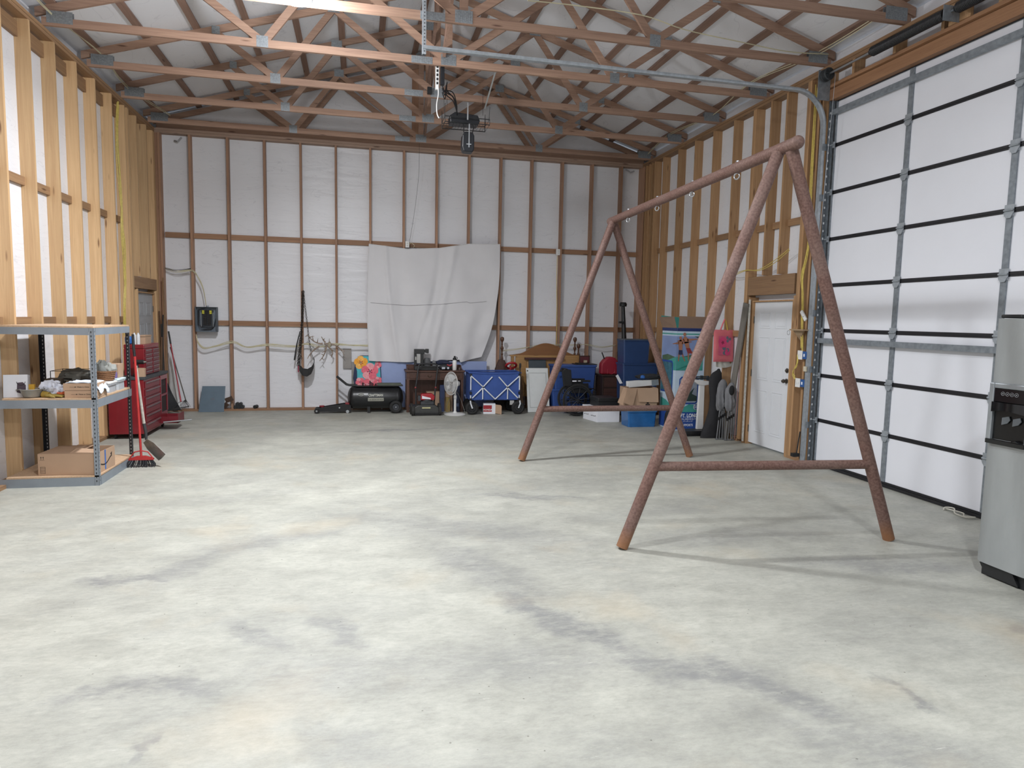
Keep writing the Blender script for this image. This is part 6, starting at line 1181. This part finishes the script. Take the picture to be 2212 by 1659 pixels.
def fig(bx_, bz_, s, lean, sh):
    q = MB(); t = MB(); Y_ = ky-.0075
    hx, hz = bx_+lean*.21*s, bz_+.325*s
    q.lathe([(0, 0), (.021*s, .0), (.021*s, .001), (0, .001)], (kx0+hx, Y_, hz), (0, -1, 0), 14)
    q.prism([(kx0+bx_-.022*s+lean*.1*s, Y_, bz_+.15*s), (kx0+bx_+.026*s+lean*.1*s, Y_, bz_+.15*s), (kx0+bx_+.036*s+lean*.18*s, Y_, bz_+.27*s), (kx0+bx_+lean*.2*s, Y_, bz_+.305*s), (kx0+bx_-.034*s+lean*.18*s, Y_, bz_+.27*s)], (0, .001, 0))
    for sgn, dz, r_ in ((-1, .0, .12), (1, .03, .17)): q.prism([(kx0+bx_+lean*.18*s+sgn*.025*s, Y_, bz_+.27*s), (kx0+bx_+lean*.15*s+sgn*r_*s, Y_, bz_+(.245+dz)*s), (kx0+bx_+lean*.15*s+sgn*r_*s, Y_, bz_+(.237+dz)*s), (kx0+bx_+lean*.16*s+sgn*.02*s, Y_, bz_+.238*s)], (0, .001, 0))
    for sgn in (-1, 1): q.prism([(kx0+bx_+sgn*.004*s+lean*.04*s, Y_, bz_+.12*s), (kx0+bx_+sgn*.032*s+lean*.04*s, Y_, bz_+.12*s), (kx0+bx_+(sgn*.055+.02)*s, Y_, bz_+.0*s), (kx0+bx_+(sgn*.043+.02)*s, Y_, bz_-.004*s)], (0, .001, 0))
    t.prism([(kx0+bx_-.03*s+lean*.03*s, Y_-.001, bz_+.09*s), (kx0+bx_+.034*s+lean*.03*s, Y_-.001, bz_+.09*s), (kx0+bx_+.03*s+lean*.1*s, Y_-.001, bz_+.155*s), (kx0+bx_-.025*s+lean*.1*s, Y_-.001, bz_+.155*s)], (0, .001, 0))
    build('printed_figure', q, sk, ph); build('printed_shorts', t, sh, ph)
fig(.07, 1.13, 1.15, -.05, mat('print_navy', '2b3354', .6)); fig(.25, 1.14, 1.3, -.45, mat('print_red', '8f3334', .6))
pnl('photo_frame', bl_, [(.07, .47), (.11, .43), (.37, .43), (.41, .47), (.41, .84), (.37, .88), (.11, .88), (.07, .84)], 2); pnl('framed_photo', mat('print_photo_grey', '8f9aa8', .5, var=.3, scale=9), [(.09, .48), (.12, .455), (.36, .455), (.39, .48), (.39, .83), (.36, .855), (.12, .855), (.09, .83)], 3); pnl('photo_palms', mat('print_palm', '2c3f3a', .6), [(.09, .48), (.39, .48), (.39, .56), (.3, .60), (.34, .70), (.26, .62), (.2, .68), (.18, .56), (.09, .54)], 3.6)
spl('photo_frame', bl_, [(.09, .64), (.13, .60), (.52, .60), (.52, 1.13), (.13, 1.13), (.09, 1.09)], 3); spl('framed_photo', mat('print_teal_dark', '3a6878', .5, var=.4, scale=14), [(.12, .65), (.15, .63), (.52, .63), (.52, 1.10), (.15, 1.10), (.12, 1.08)], 4)
pnl('turquoise_wave', tq, [(.02, .30), (.46, .30), (.46, .34), (.42, .41), (.26, .43), (.12, .36), (.05, .34)], 1.6); spl('turquoise_wave', tq, [(.0, .31), (.5, .31), (.5, .5), (.3, .47), (.12, .40), (0, .33)], 1.6)
b = MB()
for k in range(26): a0_, a1_ = 2*math.pi*k/26, 2*math.pi*(k+1)/26; b.board((kx0+.385+.045*math.cos(a0_), ky-.008, .385+.045*math.sin(a0_)), (kx0+.385+.045*math.cos(a1_), ky-.008, .385+.045*math.sin(a1_)), .006, .001, (0, 1, 0))
build('round_seal', b, white_p, o); build('round_seal_fill', MB().lathe([(0, 0), (.042, 0), (.042, .002), (0, .002)], (kx0+.385, ky-.005, .385), (0, -1, 0), 26), bl_, o)
wi = mat('print_white', 'e6ebf2', .5)
for s_, z, sz in (('DUAL', .40, .032), ('COLOR', .372, .024)): letters(s_, sz, P(kx0+.385, ky-.0085, z), X3, Z3, wi, o, bold=.0008)
letters('15 FT. LONG', .085, P(kx0+.225, ky-.0055, .240), X3, Z3, wi, o, bold=.003, sx=.82); letters('TOTAL AREA 80 SQ. FT.', .034, P(kx0+.25, ky-.0055, .185), X3, Z3, wi, o, sx=.85); letters("15' x 8' x 1.2'", .032, P(kx0+.25, ky-.0055, .15), X3, Z3, wi, o)
letters('SUPPORTS', .052, P(kx0+.24, ky-.0055, .085), X3, Z3, wi, o, bold=.001, sx=.85)
build('left_flap', MB().prism([(kx0-.002, ky+.02, kz+.001), (kx0-.002, kyb-.0, kz+.001), (kx0-.08, kyb-.02, kz+.175), (kx0-.06, ky+.0, kz+.18)], (-.004, 0, 0)), card2, o)
build('main_flap', MB().prism([(kx0+.02, ky+.004, kz+.001), (kx1-.005, ky+.004, kz+.001), (kx1+.01, ky-.05, kz+.185), (kx0+.0, ky-.05, kz+.19)], (0, .004, 0)), card2, o)
build('back_flap', MB().prism([(kx0+.0, kyb-.005, kz), (kx1-.01, kyb-.005, kz), (kx1-.01, kyb+.03, kz+.16), (kx0-.02, kyb+.03, kz+.20)], (0, .004, 0)), tq, o)
# --- upright scale
o = thing('physician_scale', 'white upright beam scale with black platform, before the tall printed carton', 'scale', (5.1, 9.55, 0)); sx_ = 5.235
build('platform', MB().box((4.92, 9.42, .03), (5.36, 9.66, .085)).box((4.94, 9.44, .002), (5.34, 9.64, .029)), black, o, bevel=.006); build('column', MB().prism([(sx_-.055, 9.58, .086), (sx_+.055, 9.58, .086), (sx_+.045, 9.58, .80), (sx_-.035, 9.58, .80)], (0, .05, 0)), white_p, o, bevel=.004)
build('head', MB().prism([(sx_-.15, 9.57, .87), (sx_+.13, 9.57, .84), (sx_+.13, 9.57, .79), (sx_+.03, 9.57, .775), (sx_-.06, 9.57, .79), (sx_-.15, 9.57, .845)], (0, .07, 0)), white_p, o, bevel=.005)
build('beam', MB().box((sx_-.14, 9.60, .871), (sx_+.10, 9.615, .895)).box((sx_-.14, 9.62, .90), (sx_+.09, 9.63, .918)).box((sx_+.10, 9.60, .85), (sx_+.125, 9.64, .925)).box((sx_-.02, 9.59, .865), (sx_+.02, 9.62, .93)), mat('beam_dark', '4e5458', .35, .5), o)
# --- black bag and folded chairs
def loft(rings, seg=18):
    """rings: (centre, rx, ry)"""
    b = MB(); vs = []
    for c_, rx, ry in rings: vs += [Vector(c_)+Vector((rx*math.cos(2*math.pi*k/seg), ry*math.sin(2*math.pi*k/seg), 0)) for k in range(seg)]
    n = len(rings); b.add(vs, [(i*seg+k, i*seg+(k+1) % seg, (i+1)*seg+(k+1) % seg, (i+1)*seg+k) for i in range(n-1) for k in range(seg)] + [tuple(range(seg-1, -1, -1)), tuple((n-1)*seg+k for k in range(seg))]); return b
o = thing('chair_bag', 'tall black soft carrying bag leaning beside the upright scale', 'bag', (5.25, 9.30, 0)); bgm = mat('bag_black', '232326', .85, bump=.15, bscale=12)
R_g = [((5.275, 9.30, .002), .185, .06), ((5.285, 9.30, .08), .18, .08), ((5.320, 9.32, .25), .14, .08), ((5.345, 9.33, .42), .11, .08), ((5.345, 9.35, .60), .09, .07), ((5.340, 9.36, .78), .105, .075), ((5.345, 9.38, .92), .105, .06), ((5.370, 9.385, .99), .075, .045), ((5.395, 9.39, 1.03), .03, .022), ((5.400, 9.39, 1.055), .014, .012)]
build('bag_body', loft(R_g, 22), bgm, o, smooth=True)
gch = mat('chair_fabric_grey', '77787b', .85, bump=.3, bscale=18, var=.12); gtb = mat('chair_tube_grey', '8b8d90', .35, .6)
for i, (cx_, cy_, hgt, lab) in enumerate(((5.34, 9.14, .90, 'folded grey camping chair leaning beside the black bag'), (5.432, 9.05, .86, 'folded grey camping chair with black opening at its top beside the entry door jamb'))):
    c = thing('camping_chair', lab, 'folding chair', (cx_, cy_, 0), 'folded camping chairs by the entry door')
    fbm = loft([((cx_-.02, cy_, .33), .035, .03), ((cx_-.02, cy_, .36), .055, .04), ((cx_-.015, cy_, .42), .075, .05), ((cx_-.01, cy_, .48), .082, .05), ((cx_-.01, cy_, .54), .085, .052), ((cx_-.015, cy_+.01, .60), .078, .05), ((cx_-.01, cy_+.01, .68), .085, .05), ((cx_-.005, cy_+.01, .75), .082, .05), ((cx_+.005, cy_+.02, hgt-.07), .068, .045), ((cx_+.01, cy_+.02, hgt-.02), .045, .035), ((cx_+.015, cy_+.03, hgt+.01), .02, .02)], 40)
    for q_ in fbm.v:
        q_.z = .44+(q_.z-.33)*(hgt+.01-.44)/(hgt+.01-.33)
        a_ = math.atan2(q_.y-cy_, q_.x-cx_); w_ = max(0, min(1, (hgt-q_.z)*3)); k_ = 1+w_*(.20*math.sin(a_*6+q_.z*9+i*2)+.14*noise.noise(Vector((a_*2.2, q_.z*7, i*5))))
        q_.x = cx_-.005+(q_.x-cx_+.005)*k_; q_.y = cy_+(q_.y-cy_)*k_; q_.z += .05*w_*noise.noise(Vector((a_*2, 3.3, i))) if q_.z < .5 else 0
    build('fabric', fbm, gch, c, smooth=True)
    if i == 1: build('dark_opening', MB().ball((cx_-.02, cy_-.04, hgt-.10), 1, 18, (.042, .03, .075)), mat('opening_black', '1d1e20', .9), c, smooth=True)  # black lump put in for the dark inside of the fabric's opening
    for k, (dx0_, dx1__) in enumerate(((-.075, -.035), (-.03, .0), (.015, .005), (.055, .03))):
        build('leg', MB().tube([(cx_+dx0_, cy_-.02+.01*(k % 2), .012), (cx_+dx1__, cy_-.02+.01*(k % 2), .62)], .0095, 8), gtb, c, smooth=True); build('foot', MB().box((cx_+dx0_-.018, cy_-.036+.01*(k % 2), .001), (cx_+dx0_+.014, cy_-.004+.01*(k % 2), .02)), gtb, c, bevel=.004)
        build('hinge_block', MB().box((cx_+dx1__*.4+dx0_*.6-.011, cy_-.032+.01*(k % 2), .30+.02*k), (cx_+dx1__*.4+dx0_*.6+.011, cy_-.008+.01*(k % 2), .345+.02*k)), black, c)
# --- pink hanging cushion
o = thing('seat_cushion', 'coral pink flower print cushion hanging by loops from a wall stud', 'cushion', (5.37, 9.40, 1.15))
cc_ = at(1563, 747, 9.39); Wc, Hc = .19, .245
ex = Vector((.985, .17, 0)).normalized(); ez = Vector((-.05, .03, 1)).normalized(); ez = (ez-ex*ez.dot(ex)).normalized(); M = frame(ex, ez, ex.cross(ez), cc_); sg = 1
cm = mat('cushion_coral', 'd8727a', .85, var=.05, bump=.1); 
def cush(u, v, s):
    k = (math.sin(math.pi*u)*math.sin(math.pi*v))**.35; return M @ Vector(((u-.5)*2*Wc, (v-.5)*2*Hc*1.0, sg*s*.03*k + 0))
build('cushion_body', MB().sheet(lambda u, v: cush(u, v, 1), 20, 20).sheet(lambda u, v: cush(1-u, v, -1), 20, 20), cm, o, smooth=True)
build('print_panel', MB().prism([M @ Vector((x, y, sg*.0305)) for x, y in ((-.12, -.14), (.11, -.14), (.11, .15), (-.12, .15))], M.to_3x3() @ Vector((0, 0, sg*.001))), mat('print_salmon', 'd0607e', .85), o)
F1, F2, F3 = MB(), MB(), MB(); Mf = M @ Matrix.Scale(sg, 4, (0, 0, 1)) if sg < 0 else M
flower([F1], F3, Mf, -.045, .05, .082, 5, .3, .033); flower([F1], MB(), Mf, .05, -.10, .05, 5, .9, .033); flower([F2], MB(), Mf, .06, .10, .05, 3, .1, .0325); flower([F2], MB(), Mf, .01, -.07, .07, 3, 2.2, .0325)
build('print_flower', F1, mat('print_magenta', 'd9487a', .85), o); build('print_leaf', F2, mat('print_leafgrey', '66727f', .85), o); build('print_core', F3, mat('print_black', '2a1a22', .85), o)
for s in (-1, 1): build('hanging_loop', MB().tube([M @ Vector((s*.07, Hc-.01, 0)), M @ Vector((s*.035+.01, Hc+.09, 0)), M @ Vector((s*.005+.015, Hc+.16, .0))], .012, 8), cm if s < 0 else mat('loop_yellow', 'b89a4a', .8), o, smooth=True)
one('white_tote_bag', MB().sheet(lambda u, v: M @ Vector(((-.15+.40*u)*(1-.25*v)+.02, .16-.48*v-.02*math.sin(math.pi*u)*v, -.055-.012*math.sin(9*u))), 20, 10, .004), mat('tote_striped', 'cfcfc4', .8, var=.3, scale=14, stretch=(1, 6, .4)), 'white striped cloth bag hanging behind the coral cushion', 'cloth bag', smooth=True)
# --- weathered board leaning and others near the door jamb
b0, b1 = Vector((5.47, 9.24, .002)), atx(1609, 655, 5.47)
one('weathered_board', MB().board(b0, Vector((5.495, b1.y, b1.z)), .13, .02, (1, 0, 0)), wood('grey_barn_wood', '8f8b84', '6c675f', 'Z', False), 'long grey weathered board leaning upright beside the entry door', 'board')
one('slim_rod', MB().tube([(5.505, 9.02, .02), (5.508, 8.98, 1.55)], .007, 8), mat('rod_pinkgrey', '8f6f6c', .5), 'slim reddish rod leaning against the entry door studs', 'rod')
# ================================================================ right of the entry door
o = thing('corner_shelf', 'small rough plywood shelf bracket on the stud between the two doors', 'shelf', (5.46, 7.6, 1.73)); s0, s1 = atx(1718, 714, 5.44), atx(1752, 714, 5.44)
build('shelf_board', MB().box((5.40, 7.43, s0.z), (5.515, 7.70, s0.z+.018)), wood('ply_pale', 'b29a7c', '94795c', 'Y', False), o); build('support', MB().prism([(5.515, 7.44, s0.z-.001), (5.515, 7.74, s0.z-.001), (5.40, 7.70, s0.z-.001)], (0, 0, -.0)) if False else MB().prism([(5.44, 7.48, s0.z-.001), (5.44, 7.68, s0.z-.001), (5.50, 7.60, s0.z-.13)], (.015, 0, 0)), wood('ply_pale', 'b29a7c', '94795c', 'Y', False), o); build('hook_ring', MB().torus((5.40, 7.715, s0.z-.03), .028, .003, (1, 0, 0), 18, 6), steel, o)
o = thing('wall_remote', 'white garage remote hung aslant on yellow cables above the plywood shelf', 'remote', (5.46, 7.55, 1.95)); r0, r1 = atx(1731, 672, 5.47), atx(1741, 692, 5.47); build('remote_body', MB().board(r0, r1, .045, .025, (1, 0, 0)), white_p, o, bevel=.006); build('button', MB().cyl(r0.lerp(r1, .6)+Vector((-.016, 0, 0)), r0.lerp(r1, .6)+Vector((-.012, 0, 0)), .007, seg=10), mat('button_grey', '8a8a8a', .5), o)
for i, (px, py, wid, lab) in enumerate(((1730, 767, .11, 'white two-gang switch plate on blue box above the other, by the overhead door'), (1725, 827, .11, 'white switch plate on blue box, lower one by the overhead door'))):
    p = atx(px, py, 5.47); c = thing('switch_box', lab, 'light switch', p, 'switch boxes by the overhead door'); build('blue_box', MB().box((5.475, p.y-.10, p.z-.048), (5.515, p.y-.005, p.z+.048)), mat('box_switch_blue', '2a5590', .5), c, bevel=.003)
    build('cover_plate', MB().box((5.466, p.y-.03, p.z-.057), (5.474, p.y+.065, p.z+.057)), white_p, c, bevel=.003); b = MB()
    for k in (0, 1): b.box((5.458, p.y-.008+.04*k, p.z-.012), (5.4655, p.y+.002+.04*k, p.z+.012))
    build('toggle', b, white_p, c); build('blue_box_slot', MB().box((5.4735, p.y-.07, p.z-.018), (5.4748, p.y-.045, p.z+.018)), paper_w, c)
one('small_white_sensor', MB().box((5.45, 7.40, 1.17), (5.48, 7.45, 1.235)), mat('sensor_cream', 'cdc4ae', .5), 'tiny cream plastic sensor on the stud between the switch boxes', 'sensor', bevel=.008)
cable('cable', 'bundle of bright yellow cables running down the stud between the two doors', [(5.50, 7.60, 4.7), (5.49, 7.585, 3.6), (5.495, 7.56, 2.8), (5.49, 7.62, 2.35), (5.48, 7.57, 2.1), (5.49, 7.585, 1.85), (5.48, 7.56, 1.6), (5.485, 7.555, 1.46)], .006, romex, 4, .05, hs=.02)
cable('cable', 'yellow cables looping between the upper and lower switch boxes', [(5.47, 7.60, 1.37), (5.455, 7.58, 1.27), (5.45, 7.62, 1.2), (5.46, 7.66, 1.12), (5.475, 7.63, 1.05)], .006, romex, 3, .03)
cable('cable', 'yellow cable strung level across the studs above the entry door', [(5.50, 9.5, 2.52), (5.49, 9.25, 2.50), (5.50, 8.95, 2.53), (5.49, 8.6, 2.50), (5.50, 8.27, 2.58), (5.50, 7.95, 2.72)], .005, romex, 2, .03)
o = thing('garage_sensor', 'black safety sensor bracket at the foot of the overhead door track', 'sensor', (5.45, 7.43, .1)); build('sensor_body', MB().box((5.38, 7.44, .08), (5.47, 7.50, .125)), black, o, bevel=.004); build('sensor_arm', MB().tube([(5.44, 7.46, .125), (5.48, 7.47, .40)], .008, 8), black, o)
cable('rope', 'pale thin rope looped on the floor at the overhead door seal', [(5.55, 5.30, .01), (5.52, 5.24, .03), (5.56, 5.12, .02), (5.50, 5.05, .01), (5.55, 4.98, .012), (5.47, 5.0, .01), (5.50, 5.15, .012), (5.56, 5.22, .04), (5.54, 5.30, .03), (5.50, 5.28, .01)], .006, mat('rope_pale', 'c3c0b4', .8))
# long cables in the left studs and at the eaves
cable('cable', 'long bundle of yellow cables hanging down the studs beside the grey door', [(XL+.02, 11.06, 4.75), (XL+.015, 11.0, 4.2), (XL+.02, 11.02, 3.4), (XL+.02, 10.98, 2.9), (XL+.03, 11.0, 2.5), (XL+.025, 11.06, 2.2), (XL+.03, 11.02, 1.9), (XL+.02, 11.03, 1.55)], .007, romex, 6, .06, hs=.035)
cable('cable', 'thin cream cables strung along the truss heels over the left-side studs', [(XL+.05, 6.3, 5.0), (XL+.12, 7.5, 5.02), (XL+.10, 8.7, 4.99), (XL+.16, 10.0, 5.03), (XL+.09, 11.25, 5.0), (XL+.35, 12.5, 4.98)], .005, romexw, 2, .03)
cable('cable', 'thin cream cables strung along the truss heels over the entry door', [(XR-.07, 12.5, 4.99), (XR-.20, 11.25, 5.04), (XR-.10, 10.0, 5.0), (XR-.25, 8.7, 5.05), (XR-.10, 7.5, 5.01), (XR-.12, 6.3, 5.04)], .005, romexw, 2, .03)
cable('cable', 'wavy cream cable along the truss chord above the galvanised track', [at(1140, 0, 7.35), at(1240, 10, 7.42), at(1385, 32, 7.42), at(1480, 65, 7.42), at(1600, 92, 7.42), at(1700, 112, 7.42), at(1790, 117, 7.42)], .006, romexw)
# ================================================================ overhead devices
o = thing('wire_basket', 'black wire basket hung by perforated straps under the roof trusses', 'wire basket', (1.42, 9.35, 4.3)); bx0, bx1, by0, by1, bz0 = 1.12, 1.72, 9.20, 9.55, 4.34
b = MB()
for z in (bz0, bz0+.07): b.tube([(bx0, by0, z), (bx1, by0, z), (bx1, by1, z), (bx0, by1, z), (bx0, by0, z)], .006, 8)
for k in range(15): x = bx0+(bx1-bx0)*k/14; b.cyl((x, by0, bz0), (x, by1, bz0), .0025, seg=6)
for x, y in ((bx0, by0), (bx1, by0), (bx0, by1), (bx1, by1)): b.cyl((x, y, bz0), (x, y, bz0+.07), .005, seg=6).tube([(x, y-.03 if y > 9.4 else y+.03, bz0+.07), (x, y, bz0+.23), (x, y+.03 if y > 9.4 else y+.06, bz0+.07)], .004, 6)
build('wire_frame', b, black, o)
strap = mat('perforated_strap', 'b9bdc0', .35, .8); b = MB().board((1.70, 8.76, 4.87), (1.66, 9.25, 4.56), .02, .002, (0, 1, 1)).board((1.42, 9.19, 4.60), (1.42, 9.19, 4.38), .018, .002, (0, 1, 0)); build('strap', b, strap, o)
b = MB()
for x, y in ((1.14, 9.5), (1.68, 9.5), (1.15, 9.25)): b.cyl((x, y, bz0+.2), (x, y+.02, 4.87 if y < 9.4 else 4.9), .0025, seg=6)
build('hanging_wires', b, wire_b, o)
one('audio_box', MB().prism([(1.20, 9.26, 4.346), (1.58, 9.26, 4.346), (1.60, 9.26, 4.40), (1.57, 9.26, 4.47), (1.26, 9.26, 4.49), (1.19, 9.26, 4.44)], (0, .2, 0)), mat('device_black', '15181e', .4), 'flat black electronic box lying in the hanging wire basket', 'electronic box', bevel=.01)
o = thing('hanging_speaker', 'black rounded box hanging on wires beneath the wire basket', 'speaker', (1.44, 9.3, 4.03)); build('speaker_body', MB().prism([(1.355, 9.22, 4.04), (1.375, 9.22, 3.98), (1.50, 9.22, 3.975), (1.52, 9.22, 4.02), (1.52, 9.22, 4.19), (1.495, 9.22, 4.235), (1.385, 9.22, 4.235), (1.36, 9.22, 4.19)], (0, .16, 0)), mat('device_black', '15181e', .4), o, bevel=.012)
build('strap', MB().board((1.445, 9.205, 4.235), (1.445, 9.205, 4.03), .014, .002, (0, 1, 0)).board((1.41, 9.203, 4.07), (1.475, 9.203, 4.07), .012, .002, (0, 1, 0)).board((1.445, 9.205, 4.236), (1.445, 9.205, 4.335), .014, .002, (0, 1, 0)), strap, o); build('hanging_wires', MB().tube([(1.385, 9.28, 4.235), (1.38, 9.28, 4.30), (1.385, 9.28, 4.338)], .006, 7).tube([(1.50, 9.28, 4.235), (1.515, 9.28, 4.30), (1.51, 9.28, 4.338)], .006, 7), wire_b, o)
p = at(945, 155, 8.80); one('power_strip', MB().box((p.x-.025, 8.78, 4.60), (p.x+.02, 8.82, 4.92)), white_p, 'white power strip fixed vertically at the truss centre', 'power strip', bevel=.004)
o = bpy.data.objects['power_strip']; b = MB()
for k in range(5): b.box((p.x-.014, 8.775, 4.66+k*.05), (p.x+.008, 8.7795, 4.69+k*.05))
build('sockets', b, black, o); one('power_adapter', MB().box((p.x+.035, 8.76, 4.66), (p.x+.085, 8.82, 4.88)), mat('device_black', '15181e', .4), 'dark power adapter beside the white power strip on the truss', 'adapter', bevel=.005)
q = at(928, 195, 9.95); one('junction_box', MB().box((q.x-.035, 9.90, 4.90), (q.x+.03, 9.96, 4.99)), black, 'small black junction box on the truss centre plate', 'junction box', bevel=.004)
cable('cable', 'tangled black cables from the power adapter to the box in the basket', [(p.x+.06, 8.79, 4.66), (p.x+.10, 8.82, 4.60), (p.x+.13, 8.9, 4.70), (p.x+.14, 9.0, 4.62), (p.x+.24, 9.1, 4.58), (p.x+.30, 9.2, 4.50), (p.x+.32, 9.3, 4.48)], .007, wire_b, 4, .05)
cable('cable', 'white extension cable end hanging from the power strip on the truss', [(p.x+.0, 8.76, 4.66), (p.x+.01, 8.76, 4.55), (p.x-.01, 8.76, 4.42), (p.x-.005, 8.76, 4.30), (p.x+.02, 8.76, 4.24)], .007, white_p)
cable('cable', 'black cable lying over the floor behind the mower and fan', [(1.47, 12.40, .006), (1.62, 12.36, .006), (1.8, 12.38, .006), (1.95, 12.5, .006), (2.2, 12.45, .006)], .006, wire_b)
